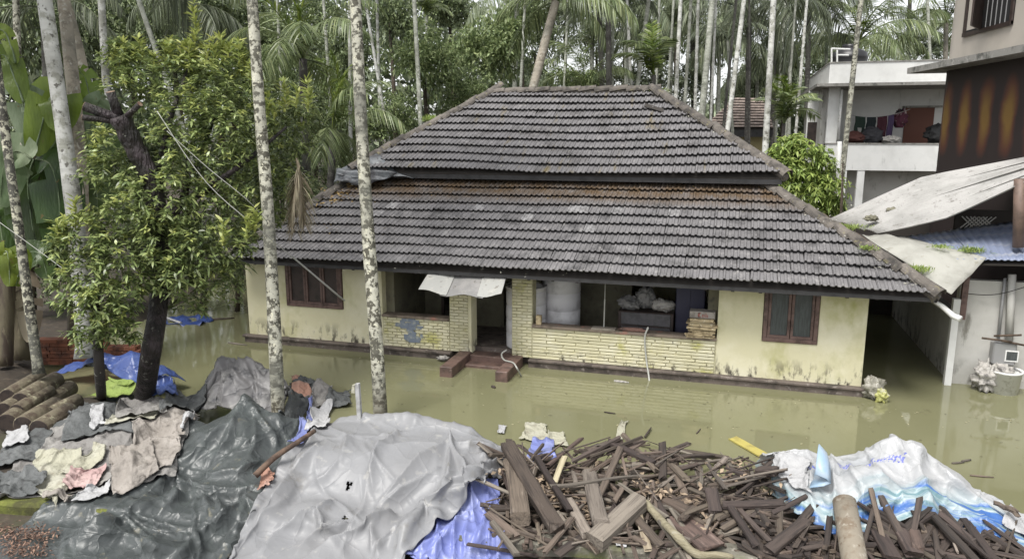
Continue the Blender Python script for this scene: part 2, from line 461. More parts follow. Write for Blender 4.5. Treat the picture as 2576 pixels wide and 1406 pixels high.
# --- roof: deck, fascia, tiles
roof_lo = thing('lower_roof', None, None); roof_lo.parent = house; roof_lo.location = Vector((-3.8, 13.75, EZ)) - ORG[house.name]; ORG[roof_lo.name] = Vector((-3.8, 13.75, EZ))
roof_up = thing('upper_roof', None, None); roof_up.parent = house; roof_up.location = Vector((-3.8, 16.2, UZ)) - ORG[house.name]; ORG[roof_up.name] = Vector((-3.8, 16.2, UZ))
k1 = math.tan(TH1); k2 = math.tan(TH2)
T1 = 3.35           # horizontal run of the lower roof
def lo_left(t): return -10.7 + .66 * t
def lo_right(t): return 3.45 - t
def lo_z(t): return EZ + k1 * t
d = .07
m = MB()
m.slab([(lo_left(0) + .03, EY + .05, lo_z(.05) - d), (lo_right(0) - .03, EY + .05, lo_z(.05) - d), (lo_right(T1), EY + T1, lo_z(T1) - d), (lo_left(T1), EY + T1, lo_z(T1) - d)], .05)
m.slab([(lo_right(0) - .03, EY + .05, lo_z(0) - d), (lo_right(0), 20.9, lo_z(0) - d), (lo_right(T1), 20.9 - T1 * .3, lo_z(T1) - d), (lo_right(T1), EY + T1, lo_z(T1) - d)], .05)
m.slab([(lo_left(0), 20.9, lo_z(0) - d), (lo_left(0) + .03, EY + .05, lo_z(0) - d), (lo_left(T1), EY + T1, lo_z(T1) - d), (lo_left(T1), 20.9 - T1 * .3, lo_z(T1) - d)], .05)
m.build('roof_deck', M['under'], roof_lo)
m = MB(); m.box((-10.6, EY + .05, EZ - .10), (3.38, EY + .07, EZ - .03)); m.build('eave_board', M['fascia'], roof_lo)
m = MB()
for i in range(29):
    x = -10.5 + i * .48
    m.hexa([(x, EY + .07, EZ - .12), (x + .06, EY + .07, EZ - .12), (x + .06, FY + .3, EZ + .22), (x, FY + .3, EZ + .22), (x, EY + .07, EZ - .06), (x + .06, EY + .07, EZ - .06), (x + .06, FY + .3, EZ + .29), (x, FY + .3, EZ + .29)])
tag(m.build('rafters', M['under'], roof_lo), kind='stuff')
UT = 2.9
def up_left(t): return -8.87 + .93 * t
def up_right(t): return 1.05 - 1.072 * t
def up_z(t): return UZ + k2 * t
m = MB()
m.slab([(up_left(0) + .03, UY + .04, up_z(.04) - d), (up_right(0) - .03, UY + .04, up_z(.04) - d), (up_right(UT), UY + UT, up_z(UT) - d), (up_left(UT), UY + UT, up_z(UT) - d)], .05)
m.slab([(up_right(0) - .03, UY + .04, UZ - d), (up_right(0), UY + 2 * UT, UZ - d), (up_right(UT), UY + UT + .01, up_z(UT) - d)], .05)
m.slab([(up_left(0), UY + 2 * UT, UZ - d), (up_left(0) + .03, UY + .04, UZ - d), (up_left(UT), UY + UT + .01, up_z(UT) - d)], .05)
m.slab([(up_right(0), UY + 2 * UT, UZ - d), (up_left(0), UY + 2 * UT, UZ - d), (up_left(UT), UY + UT, up_z(UT) - d), (up_right(UT), UY + UT, up_z(UT) - d)], .05)
m.build('roof_deck', M['under'], roof_up)
m = MB(); m.box((up_left(0) + .1, UY + .05, UZ - .16), (up_right(0) - .1, UY + .09, UZ - .04)); m.build('eave_board', M['fascia'], roof_up)
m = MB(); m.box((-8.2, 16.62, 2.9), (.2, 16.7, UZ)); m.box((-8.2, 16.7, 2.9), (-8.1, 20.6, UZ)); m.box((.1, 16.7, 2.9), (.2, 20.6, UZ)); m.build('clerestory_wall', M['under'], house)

TW, ROW, TL = .2335, .32, .385
PROF = [(0, .0), (.07, .022), (.17, .023), (.25, .004), (.46, .0), (.55, .019), (.66, .02), (.76, .002), (1, 0)]
def tile_pts(w0=0., w1=1.):
    """profile clipped to [w0,w1] of the width"""
    xs = sorted({w0, w1} | {p[0] for p in PROF if w0 < p[0] < w1})
    zs = np.interp(xs, [p[0] for p in PROF], [p[1] for p in PROF])
    return [((x - .5) * TW * .985, z) for x, z in zip(xs, zs)]
def add_tile(mb, mtx, w0=0., w1=1.):
    p = tile_pts(w0, w1); n = len(p)
    lip = .016
    vs = [(x, 0, z * 1.5 + .078) for x, z in p] + [(x, TL, z) for x, z in p] + [(x, .0, z * 1.5 + .078 - lip) for x, z in p]
    vs = [mtx @ Vector(v) for v in vs]
    fs = []
    for i in range(n - 1):
        fs.append((i, i + 1, n + i + 1, n + i)); fs.append((2 * n + i, 2 * n + i + 1, i + 1, i))
    mb.add(vs, fs)
def tile_mesh(mt):
    b = MB(); add_tile(b, Matrix.Identity(4)); return b.mesh('roof_tile', mt)
TM, TMP = tile_mesh(M['tile']), tile_mesh(M['tile_pale'])
rt = random.Random(12)
def tiling(parent, e_y, zf, left, right, run, th, mats, n_single, up=False):
    nrow = int(run / math.cos(th) / ROW) + 1
    cells = []
    rest = MB(); pale = MB()
    for k in range(nrow):
        t = k * ROW * math.cos(th)
        if t > run - .1: break
        for j in range(-60, 40):
            xc = j * TW + .02
            tl = t + .5 * ROW * math.cos(th)
            l, r_ = left(tl) + .02, right(tl) - .02
            w0 = max(0, (l - (xc - TW / 2)) / TW); w1 = min(1, (r_ - (xc - TW / 2)) / TW)
            if w1 - w0 < .12: continue
            cells.append((k, j, xc, t, w0, w1))
    full = [c for c in cells if c[4] == 0 and c[5] == 1]
    full.sort(key=lambda c: (Vector((c[2], e_y + c[3], zf(c[3]))) - CAM).length)
    single = {(c[0], c[1]) for c in full[:n_single]}
    for k, j, xc, t, w0, w1 in cells:
        wob = .012 * math.sin(xc * 1.9 + k) + .012 * math.sin(xc * .7 + k * .4)
        s_ = sag(xc) * (1 - t / run) if not up else .035 * math.sin(xc * .8 + 1)
        loc = Vector((xc + rt.uniform(-.004, .004), e_y + t + rt.uniform(-.008, .008) + wob * .6, zf(t) + s_ + wob * .5 + rt.uniform(-.003, .004)))
        rot = Euler((th + rt.uniform(-.012, .012), rt.uniform(-.012, .012), rt.uniform(-.014, .014)))
        if rt.random() < .025: rot.z += rt.uniform(-.09, .09); loc.z += .008
        isp = (k, j) in PALE
        if (k, j) in single:
            link_mesh('roof_tile', TMP if isp else TM, parent, loc - ORG[parent.name], rot)
        else:
            add_tile(pale if isp else rest, Matrix.Translation(loc) @ rot.to_matrix().to_4x4(), w0, w1)
    tag(rest.build('roof_tiling', mats, parent), kind='stuff')
    if pale.v: tag(pale.build('pale_tiling', M['tile_pale'], parent), kind='stuff')
PALE = set()
def pale_at(px, py):
    # the tile of the lower roof seen at this spot of the photograph
    dr = ray(px, py); n = Vector((0, -math.sin(TH1), math.cos(TH1))); p0 = Vector((0, EY, EZ))
    h = CAM + dr * ((p0 - CAM).dot(n) / dr.dot(n))
    PALE.add((int((h.y - EY) / math.cos(TH1) / ROW), round((h.x - .02) / TW)))
for q in ((968, 536), (950, 548), (1435, 545), (1548, 550), (1698, 555), (1500, 573), (1320, 560), (1205, 540), (1480, 545), (985, 528)): pale_at(*q)
tiling(roof_lo, EY, lo_z, lo_left, lo_right, T1, TH1, M['tile'], 298)
PALE = set()
tiling(roof_up, UY, up_z, up_left, up_right, UT, TH2, M['tile_up'], 0, True)

# right slopes, seen edge-on: plain courses
def side_courses(parent, pts_fn, rows, mt):
    mb = MB()
    for k in range(rows):
        a, b, c, d_ = pts_fn(k)
        mb.slab([a, b, c, d_], .02)
    tag(mb.build('roof_tiling', mt, parent), kind='stuff')
def rc(k):
    t0, t1 = k * ROW * math.cos(TH1), (k + 1.15) * ROW * math.cos(TH1)
    z0, z1 = lo_z(t0) + .015, lo_z(t1) - .02
    return (lo_right(t0), EY + t0, z0), (lo_right(t0), 20.9, z0), (lo_right(t1), 20.9 - t1 * .3, z1), (lo_right(t1), EY + t1, z1)
side_courses(roof_lo, rc, 9, M['tile'])
def ru(k):
    t0, t1 = k * ROW * math.cos(TH2), min(UT - .02, (k + 1.15) * ROW * math.cos(TH2))
    z0, z1 = up_z(t0) + .015, up_z(t1) - .02
    return (up_right(t0), UY + t0, z0), (up_right(t0), UY + 2 * UT - t0, z0), (up_right(t1), UY + 2 * UT - t1, z1), (up_right(t1), UY + t1, z1)
side_courses(roof_up, ru, 10, M['tile_up'])

# hip and ridge caps: half-round, each overlapping the one below
def cap_mesh():
    b = MB(); n = 8; r0, r1, Lc = .15, .115, .46
    vs = []
    for (y, r) in ((0, r0), (0, r0 - .025), (Lc, r1)):
        for i in range(n + 1):
            a = math.pi * i / n
            vs.append((-r * math.cos(a), y, r * math.sin(a) * .85))
    b.add(vs, [(n + 1 + i, n + 2 + i, i + 1, i) for i in range(n)] + [(i, i + 1, 2 * n + 3 + i, 2 * n + 2 + i) for i in range(n)])
    return b.mesh('ridge_tile', M['ridge'])
CAP = cap_mesh()
def caps(parent, a, b, sp=.385, lift=.02):
    a, b = Vector(a), Vector(b); L = (b - a).length; n = int(L / sp)
    q = (b - a).to_track_quat('Y', 'Z')
    for i in range(n + 1):
        p = a.lerp(b, i * sp / L)
        o = link_mesh('ridge_tile', CAP, parent, p + Vector((rt.uniform(-.012, .012), rt.uniform(-.012, .012), lift + rt.uniform(-.008, .012))) - ORG[parent.name])
        e = (q @ Euler((rt.uniform(.06, .15), rt.uniform(-.08, .08), rt.uniform(-.09, .09))).to_quaternion())
        o.rotation_euler = e.to_euler(); o.scale = (1, 1, 1)
caps(roof_lo, (lo_right(0) - .02, EY + .02, lo_z(0) + .0), (lo_right(T1 - .1), EY + T1 - .1, lo_z(T1 - .1)))
caps(roof_lo, (lo_left(0), EY + .02, lo_z(0)), (lo_left(T1), EY + T1, lo_z(T1)))
caps(roof_up, (up_right(0), UY + .02, UZ), (up_right(UT - .05), UY + UT - .05, up_z(UT - .05)))
caps(roof_up, (up_left(0), UY + .02, UZ), (up_left(UT - .05), UY + UT - .05, up_z(UT - .05)))
caps(roof_up, (up_left(UT) - .1, UY + UT, up_z(UT) - .02), (up_right(UT) + .1, UY + UT, up_z(UT) - .02), .40)
# mortar bed under the right hip
m = MB(); m.tube([(lo_right(0) - .05, EY + .05, lo_z(0) - .02), (lo_right(T1 - .1), EY + T1 - .1, lo_z(T1 - .1) - .02)], .11, 6); m.build('hip_mortar', M['ridge'], roof_lo)
m = MB(); m.tube([(up_right(0) - .03, UY + .03, UZ - .02), (up_right(UT), UY + UT, up_z(UT) - .02)], .09, 6); m.tube([(up_left(0) + .03, UY + .03, UZ - .02), (up_left(UT), UY + UT, up_z(UT) - .02), (up_right(UT), UY + UT, up_z(UT) - .03)], .09, 6); m.build('hip_mortar', M['ridge'], roof_up)
# ------------------------------------------------------------------ things on the house and in its porch
# tin awning over the door
def sheet(px, rows, cols, fn, th=.01):
    mb = MB()
    for i in range(rows):
        for j in range(cols):
            mb.v.append(fn(j / (cols - 1), i / (rows - 1)))
    n = rows * cols
    fs = [(i * cols + j, i * cols + j + 1, (i + 1) * cols + j + 1, (i + 1) * cols + j) for i in range(rows - 1) for j in range(cols - 1)]
    mb.f += fs
    return mb
def solid(o, t=.01):
    s = o.modifiers.new('thickness', 'SOLIDIFY'); s.thickness = t; s.offset = -1
    return o
M['tin'] = mat('weathered_tin', (.21, .205, .2), .55, [((.28, .27, .26), 3, .45, .6), ((.13, .12, .11), 6, .6, .68)], bump=[(10, .2)])
M['tinpale'] = mat('pale_sheet', (.34, .34, .32), .6, [((.40, .39, .36), 4, .5, .62), ((.2, .19, .17), 9, .6, .68)], bump=[(10, .2)])
aw = thing('awning', 'rusty grey tin awning with pale end sheets hung under the eave above the doorway', 'awning', (-5.1, 13.6, 1.95))
def aw_fn(a, b, w0, w1, dz):
    def f(u, v):
        s = a + (b - a) * u
        x = -5.87 + 1.62 * s + (s - .5) * .12 * v
        y = 14.05 - .62 * v; z = 2.06 - .1 * s * 0 - .36 * v - .06 * math.sin(s * 3.1) * v + .03 * math.sin(s * 14) * v + dz
        return (x, y, z + .012 * math.sin(9 * s + 3 * v))
    return f
solid(sheet(None, 4, 6, aw_fn(0.0, .34, 0, 0, .012)).build('end_sheet', M['tinpale'], aw), .008)
solid(sheet(None, 5, 8, aw_fn(.26, .78, 0, 0, -.012)).build('middle_sheet', M['tin'], aw), .008)
solid(sheet(None, 4, 6, aw_fn(.71, 1.0, 0, 0, .014)).build('end_sheet', M['tinpale'], aw), .008)
# water tanks
def tank(x, y, r, h, label, cut=0):
    t = thing('water_tank', label, 'tank', (x, y, .27))
    pr = [(0, 0), (r, 0), (r, .02)]
    for i in range(4):
        z = h * (i + 1) / 4.3
        pr += [(r, z - .02), (r - .012, z - .01), (r - .012, z + .01), (r, z + .02)]
    pr += [(r, h - .03), (r + .02, h - .02), (r + .02, h), (r - .02, h), (r - .03, h - .05)]
    MB().lathe(pr, (x, y, .27), 28).build('tank_body', M['tank'], t, True)
    MB().lathe([(r - .03, h - .04), (r * .6, h + .05), (.18, h + .09), (0, h + .09)], (x, y, .27), 24).build('lid', M['tank'], t, True)
tank(-4.14, 15.05, .43, 1.32, 'white plastic water tank behind the brick pillar beside the doorway')
tank(-3.48, 15.55, .42, 1.62, 'taller white plastic water tank further back in the porch behind the first tank')
# chest with cloth bundles, cartons, sticks
ch = thing('chest_of_drawers', 'dark grey chest of drawers standing in the porch under heaps of bundles', 'chest', (-1.6, 15.3, .27))
m = MB(); m.box((-2.15, 15.0, .27), (-1.02, 15.5, 1.18)); m.build('carcass', M['darkwood'], ch, bevel=.01)
M['drawer'] = mat('grey_drawer', (.105, .10, .105), .45, [((.07, .068, .07), 6, .45, .6)])
for z in (.32, .62, .91):
    m = MB(); m.box((-2.08, 14.97, z), (-1.08, 15.0, z + .25)); m.build('drawer', M['drawer'], ch, bevel=.006)
def unit3(a): return a / np.linalg.norm(a, axis=1, keepdims=True)
def lump(name, c, s, mt, label, cat, seed, group=None, sub=3, amp=.25):
    amp = amp * .9
    """a soft crumpled bundle resting at c (its base), size s"""
    rn = np.random.RandomState(seed)
    u, v = 40, 26
    dd = unit3(rn.normal(0, 1, (9, 3))); fr_ = rn.uniform(1.6, 4.5, 9); ph = rn.uniform(0, 6, 9)
    mb = MB()
    for i in range(v + 1):
        th = math.pi * i / v
        for j in range(u):
            a = 2 * math.pi * j / u
            n_ = (math.sin(a) * math.sin(th), math.cos(a) * math.sin(th), math.cos(th))
            k = 1.0
            for q in range(9):
                t = n_[0] * dd[q][0] + n_[1] * dd[q][1] + n_[2] * dd[q][2]
                t2 = n_[1] * dd[q - 1][0] + n_[2] * dd[q - 1][1] + n_[0] * dd[q - 1][2]
                k += amp * .55 * ((1 - abs(math.sin(fr_[q] * t * 1.6 + ph[q] + 1.2 * math.sin(2 * t2)))) ** 2.5 - .3)
            mb.v.append((c[0] + s[0] * .5 * n_[0] * k, c[1] + s[1] * .5 * n_[1] * k, c[2] + max(0, s[2] * (.42 + .5 * n_[2] * k))))
    for i in range(v):
        for j in range(u):
            mb.f.append((i * u + j, (i + 1) * u + j, (i + 1) * u + (j + 1) % u, i * u + (j + 1) % u))
    o = mb.build(name, mt, None, True)
    return tag(o, label, cat, group)
M['clothgrey'] = mat('grey_bundle', (.24, .235, .23), .9, [((.10, .10, .10), 7, .5, .62)], bump=[(14, .8, None, .04)])
M['clothpale'] = mat('pale_bundle', (.42, .40, .37), .9, [((.2, .19, .18), 8, .5, .62)], bump=[(14, .8, None, .04)])
lump('cloth_bundle', (-1.95, 15.2, 1.18), (.5, .4, .33), M['clothgrey'], 'grey cloth bundle at the left end of the chest of drawers', 'bundle', 1)
lump('cloth_bundle', (-1.25, 15.2, 1.18), (.55, .4, .3), M['clothpale'], 'pale plastic-wrapped bundle at the right end of the chest of drawers', 'bundle', 2)
lump('cloth_bundle', (-1.62, 15.3, 1.2), (.42, .4, .52), M['clothgrey'], 'tall grey bundle in the middle of the chest of drawers', 'bundle', 3)
lump('hanging_cloth', (-1.35, 15.8, 1.75), (.9, .3, .5), M['clothpale'], 'pale washing hung in the dark back of the porch above the chest', 'laundry', 4)
cb = thing('cupboard', 'dark blue cupboard standing in the shadow at the right end of the porch', 'cupboard', (-.75, 15.4, .27))
M['navy'] = mat('navy_board', (.028, .028, .06), .5)
m = MB(); m.box((-1.0, 15.15, .27), (-.42, 15.7, 1.75)); m.build('carcass', M['navy'], cb, bevel=.01)
m = MB(); m.box((-.98, 15.125, .31), (-.715, 15.15, 1.7)); m.build('door', M['navy'], cb); m = MB(); m.box((-.705, 15.125, .31), (-.44, 15.15, 1.7)); m.build('door', M['navy'], cb)
# stack of old papers and boards on the sill
M['paper'] = mat('old_paper', (.42, .34, .21), .85, [((.22, .17, .10), 9, .45, .6), ((.55, .49, .36), 14, .58, .66)], jitter=.25)
rs = random.Random(8)
st = thing('paper_stack', 'leaning stack of old brown cartons and papers at the right end of the porch sill', 'paper stack', (-.42, 14.5, SILL))
z = SILL + .025
for i in range(11):
    h = rs.uniform(.018, .045); a = rs.uniform(-.02, .03); x = -.43 + rs.uniform(-.03, .03); w2 = .25 + rs.uniform(-.04, .03)
    m = MB(); m.box((-w2, -.15, 0), (w2, .15, h))
    o = link_mesh('carton_sheet', m.mesh('carton_sheet', M['paper']), st, Vector((x, FY + .07 + rs.uniform(-.03, .02), z)) - ORG[st.name], (rs.uniform(-.03, .03), a, rs.uniform(-.12, .12)))
    z += h + .006
M['carton'] = mat('grey_carton', (.33, .30, .27), .8, [((.2, .18, .16), 6, .5, .62)])
m = MB(); m.box((-.68, FY - .03, z), (-.2, FY + .22, z + .13)); ct = tag(m.build('carton', M['carton'], None, bevel=.005), 'grey carton with faint red marks lying on top of the paper stack', 'carton')
m = MB(); M['redink'] = mat('faded_red_print', (.30, .10, .08), .8)
cx = -.52
for q in ((0, .03, .0, .085), (.0, .055, .07, .085), (0, .055, .0, .015), (.075, .09, 0, .06), (.075, .12, .05, .06), (.105, .12, 0, .06), (.14, .155, 0, .085), (.17, .185, 0, .05)):
    m.box((cx + q[0], FY - .033, z + .02 + q[2]), (cx + q[1], FY - .0305, z + .02 + q[3]))
m.build('printed_mark', M['redink'], ct)
for i in range(3):
    o = MB().box((-.72 - .02 * i, FY - .1 + i * .02, SILL + .03 + .018 * i), (-.38, FY + .0 + i * .02, SILL + .045 + .018 * i)).build('board_offcut', M['paper'])
    tag(o, ('short brown board sticking out under the paper stack, lowest of three', 'short brown board sticking out under the paper stack, middle of three', 'short brown board sticking out under the paper stack, uppermost of three')[i], 'board')
m = MB(); m.tube([(-2.37, FY + .12, SILL + .05), (-2.36, FY + .10, 1.5)], .014, 6); m.tube([(-2.36, FY + .10, 1.5), (-2.36, FY + .1, 2.2)], .008, 6); tag(m.build('thin_pole', M['hose']), 'thin grey pole standing upright on the porch sill near its middle', 'pole')
M['plank_pale'] = mat('pale_plank', (.27, .24, .20), .85, [((.14, .12, .10), 7, .5, .6, 5, (.3, 3, 3))])
m = MB(); m.box((-2.6, FY - .05, SILL + .025), (-2.12, FY + .16, SILL + .055)); tag(m.build('sill_board', M['plank_pale'], None, bevel=.005), 'short pale board lying flat on the porch sill at the foot of the thin pole', 'board')
m = MB(); m.box((-3.77, FY + .01, SILL + .025), (-3.66, FY + .1, SILL + .22)); tag(m.build('wood_block', M['paper'], None, bevel=.006), 'small yellow-brown block at the left end of the porch sill before the tank', 'block')
M['redcloth'] = mat('dull_red_cloth', (.21, .12, .095), .9, [((.12, .08, .065), 7, .45, .6)], bump=[(14, .6, None, .03)])
lump('folded_rag', (-1.78, FY + .06, SILL + .02), (.6, .2, .09), M['redcloth'], 'dull red rag spread on the porch sill in front of the chest', 'rag', 7)
# hoses
def pxline(pts, rad, name, mt, label, cat, n=6):
    return tag(MB().tube(pts, rad, n).build(name, mt, None, True), label, cat)
def smooth(pts, k=6):
    P = [Vector(p) for p in pts]; out = []
    for i in range(len(P) - 1):
        p0, p1, p2, p3 = P[max(i - 1, 0)], P[i], P[i + 1], P[min(i + 2, len(P) - 1)]
        for j in range(k):
            t = j / k
            out.append(.5 * ((2 * p1) + (p2 - p0) * t + (2 * p0 - 5 * p1 + 4 * p2 - p3) * t * t + (3 * p1 - p0 - 3 * p2 + p3) * t ** 3))
    out.append(P[-1]); return out
pxline(smooth([(-1.48, FY + .3, SILL - .1), (-1.5, FY + .1, SILL + .06), PY(1630, 825, FY - .05), PY(1622, 850, FY - .08), PY(1626, 905, FY - .07), PY(1632, 945, FY - .18), PZ(1634, 965, -.05)]), .018, 'water_hose', M['hose'], 'grey hose hanging over the porch sill down into the flood water', 'hose')
pxline(smooth([PY(1275, 880, 14.3), PY(1262, 890, 14.2), PY(1268, 905, 14.0), PY(1290, 912, 13.8), PY(1300, 925, 13.5), PZ(1312, 948, -.03)]), .017, 'water_hose', M['hose'], 'pale hose looping out of the doorway over the right step flank', 'hose')
lump('white_rag', PZ(1115, 905, .03), (.28, .2, .1), M['clothpale'], 'small white rag caught beside the left step flank at the water', 'rag', 9)
# plastic bag at the right corner
M['bagclear'] = mat('clear_plastic', (.30, .285, .24), .22, [((.2, .19, .15), 6, .5, .62)], bump=[(12, .8, None, .05)])
M['bagyellow'] = mat('yellow_plastic', (.36, .36, .12), .3, [((.42, .41, .3), 5, .5, .6)], bump=[(12, .8, None, .05)])
lump('plastic_bag', (2.66, 14.35, -.03), (.42, .35, .50), M['bagclear'], 'crumpled clear plastic bag caught on the right corner of the house at the water', 'bag', 12, amp=.35)
lump('plastic_bag', (2.78, 14.2, -.03), (.26, .22, .30), M['bagyellow'], 'yellow plastic bag in front of the clear one at the right corner of the house', 'bag', 13, amp=.35)

# ------------------------------------------------------------------ shed between the houses
shed = thing('shed', 'grey-walled lean-to shed with cement and blue sheet roofs right of the yellow house', 'shed', (5.5, 16.5, 0))
m = MB(); m.box((4.25, 15.72, -.4), (8.5, 15.9, 2.05)); m.build('front_wall', M['greywall'], shed)
m = MB(); m.box((4.25, 15.9, -.4), (4.4, 23, 1.35)); m.build('side_wall', M['greywall'], shed)
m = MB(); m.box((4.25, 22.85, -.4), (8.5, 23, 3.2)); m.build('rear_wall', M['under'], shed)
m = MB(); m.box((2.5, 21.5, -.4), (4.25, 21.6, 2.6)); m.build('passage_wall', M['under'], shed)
m = MB(); m.slab([(2.6, 15.9, 2.12), (4.3, 15.95, 2.0), (4.3, 21.5, 2.1), (2.6, 21.5, 2.2)], .03); m.build('passage_cover', M['under'], shed)  # unseen sheet added to block light and keep the passage dark
m = MB(); m.box((4.12, 15.55, -.4), (4.24, 15.68, 1.7)); m.build('post', M['white'], shed)
m = MB(); m.box((4.26, 15.6, 1.3), (4.36, 15.7, 2.4)); m.build('post', M['frame'], shed)
def corr_sheet(a, b, c, d_, n, amp, mt, name, parent, per=5, th=.012, wave=.0, mid=(0, 0)):
    """a corrugated sheet: a-b is the low edge, d-c the high edge; ribs run from low to high"""
    a, b, c, d_ = map(Vector, (a, b, c, d_))
    nrm = (b - a).cross(d_ - a).normalized()
    if nrm.z < 0: nrm = -nrm
    mb = MB(); cols = n * per + 1; rows = 12
    for i in range(rows):
        v = i / (rows - 1)
        for j in range(cols):
            u = j / (cols - 1)
            p = (a * (1 - u) + b * u) * (1 - v) + (d_ * (1 - u) + c * u) * v
            p = p + nrm * (amp * math.cos(2 * math.pi * j / per) + wave * math.sin(v * 5 + u * 4) - wave * 1.5 * math.sin(math.pi * v))
            p.z += (mid[0] * (1 - u) + mid[1] * u) * (v / .375 if v < .375 else (1 - v) / .625)
            mb.v.append(tuple(p))
    mb.f = [(i * cols + j, i * cols + j + 1, (i + 1) * cols + j + 1, (i + 1) * cols + j) for i in range(rows - 1) for j in range(cols - 1)]
    return solid(mb.build(name, mt, parent, True), th)
# upper cement sheets: strips running up to the right, low ends at the hip of the house
A0, A1 = PY(2085, 553, 18.6), PY(2205, 587, 16.5)
B0, B1 = PY(2640, 392, 18.2), PY(2640, 425, 15.3)
B0, B1 = A0 + (B0 - A0) * 1.2, A1 + (B1 - A1) * 1.2
for i in range(4):
    u0, u1 = i / 4, (i + 1.06) / 4
    lf = Vector((0, 0, .012 * (i % 2)))
    corr_sheet(A0.lerp(A1, u0) + lf, A0.lerp(A1, u1) + lf, B0.lerp(B1, u1) + lf, B0.lerp(B1, u0) + lf, 7, .016, M['cement'], 'roof_sheet', shed, wave=.02, mid=(.36 - .54 * u0, .36 - .54 * u1))
# blue metal sheets below
E0, E1, E2, E3 = PY(2330, 651, 15.45), PY(2720, 659, 15.0), PY(2720, 536, 17.2), PY(2232, 600, 16.7)
for i in range(3):
    u0, u1 = i / 3, (i + 1.04) / 3
    lf = Vector((0, 0, .01 * (i % 2)))
    corr_sheet(E3.lerp(E2, u1) + lf, E3.lerp(E2, u0) + lf, E0.lerp(E1, u0) + lf, E0.lerp(E1, u1) + lf, 8, .012, M['bluesheet'], 'blue_roof_sheet', shed)
m = MB(); m.slab([E0 + Vector((.02, .03, -.08)), E1 + Vector((0, .03, -.08)), E2 + Vector((0, 0, -.1)), E3 + Vector((0, 0, -.1))], .03); m.build('roof_frame', M['under'], shed)
m = MB(); m.box((4.4, 17.15, 2.45), (8.5, 17.25, 3.25)); m.build('gable_board', M['under'], shed)
# lattice panel under the upper sheets
la = thing('lattice_panel', None, None); la.parent = shed; LP = PY(2460, 560, 17.05); la.location = LP - ORG[shed.name]; ORG[la.name] = LP
for s in (-1, 1):
    for i in range(-3, 9):
        x0 = i * .075
        p0, p1 = (x0, 0), (x0 + s * .24, .24)
        if s < 0: p0, p1 = (x0 + .24, 0), (x0, .24)
        if min(p0[0], p1[0]) < -.02 or max(p0[0], p1[0]) > .66: continue
        o = MB().tube([LP + Vector((p0[0] - .3, .012 * s, p0[1] - .12)), LP + Vector((p1[0] - .3, .012 * s, p1[1] - .12))], .012, 4).build('lattice_slat', M['greywall'], la)
pole = tag(MB().tube([PY(2562, 622, 15.5), PY(2566, 450, 15.5)], .098, 12).build('chimney_pole', M['brownpole'], None, True), 'thick brown upright pole standing through the blue sheet roof', 'pole')
m = MB(); m.tube([PY(2347, 757, 15.2), PY(2372, 772, 14.9), PY(2398, 795, 14.6), PY(2416, 802, 14.5)], [.045, .05, .055, .06], 8); tag(m.build('gutter_pipe', M['pvc'], None, True), 'short white gutter pipe sticking out under the right eave end of the yellow house', 'pipe')
# cement sheet / tarpaulin bridging house and shed
FL = {}
def quad_cloth(name, corners, nu, nv, mt, label, cat, bulge=.0, seed=0, amp=.02, th=.012, fold=None):
    a, b, c, d_ = map(Vector, corners); rn = np.random.RandomState(seed); ph = rn.uniform(0, 6, 6)
    mb = MB()
    nrm = (b - a).cross(d_ - a).normalized()
    if nrm.z < 0: nrm = -nrm
    for i in range(nv):
        v = i / (nv - 1)
        for j in range(nu):
            u = j / (nu - 1)
            p = (a * (1 - u) + b * u) * (1 - v) + (d_ * (1 - u) + c * u) * v
            k = bulge * math.sin(math.pi * u) * math.sin(math.pi * v)
            k += amp * (math.sin(u * 9 + ph[0] + 2 * v) + math.sin(v * 8 + ph[1] - 3 * u) + .5 * math.sin(21 * u + 9 * v + ph[2]))
            mb.v.append(tuple(p + nrm * k))
    mb.f = [(i * nu + j, i * nu + j + 1, (i + 1) * nu + j + 1, (i + 1) * nu + j) for i in range(nv - 1) for j in range(nu - 1)]
    return tag(solid(mb.build(name, mt, None, True), th), label, cat)
M['tarpgrey'] = mat('faded_grey_sheet', (.35, .345, .31), .75, [((.27, .265, .235), 2, .45, .65), ((.22, .21, .17), 6, .6, .7)], bump=[(12, .3)])
quad_cloth('cover_sheet', [PY(2170, 590, 16.2), PY(2275, 596, 16.6), PY(2480, 652, 15.3), PY(2395, 738, 14.55)], 26, 16, M['tarpgrey'], 'faded grey cement-cloth sheet bridging the roof of the yellow house and the shed', 'sheet', .10, 3, .018)
# meter box, pipes, wires on the shed wall
mb_ = thing('meter_box', 'grey metal electricity meter box with a small window on the shed wall', 'meter box', (4.95, 15.6, .65))
bx0, bx1 = PY(2490, 912, 15.6), PY(2556, 862, 15.6)
m = MB(); m.box((bx0.x, 15.5, bx0.z), (bx1.x, 15.72, bx1.z)); m.build('case', M['metalgrey'], mb_, bevel=.02)
m = MB(); m.box((bx0.x + .22, 15.488, bx0.z + .1), (bx0.x + .40, 15.5, bx0.z + .27)); wdw = m.build('meter_window', M['greyglass'], mb_)
for q in ((.20, .22, .08, .29), (.40, .42, .08, .29), (.22, .40, .08, .10), (.22, .40, .27, .29)):
    m = MB(); m.box((bx0.x + q[0], 15.484, bx0.z + q[2]), (bx0.x + q[1], 15.5, bx0.z + q[3])); m.build('window_rim', M['white'], wdw)
pxline([PY(2510, 860, 15.66), PY(2528, 700, 15.66)], .028, 'conduit', M['metalgrey'], 'dark thin conduit pipe rising from the meter box, left of the pair', 'pipe')
pxline([PY(2538, 860, 15.64), PY(2546, 690, 15.64)], .07, 'conduit', M['greywall'], 'thick pale pipe rising from the meter box, right of the pair', 'pipe')
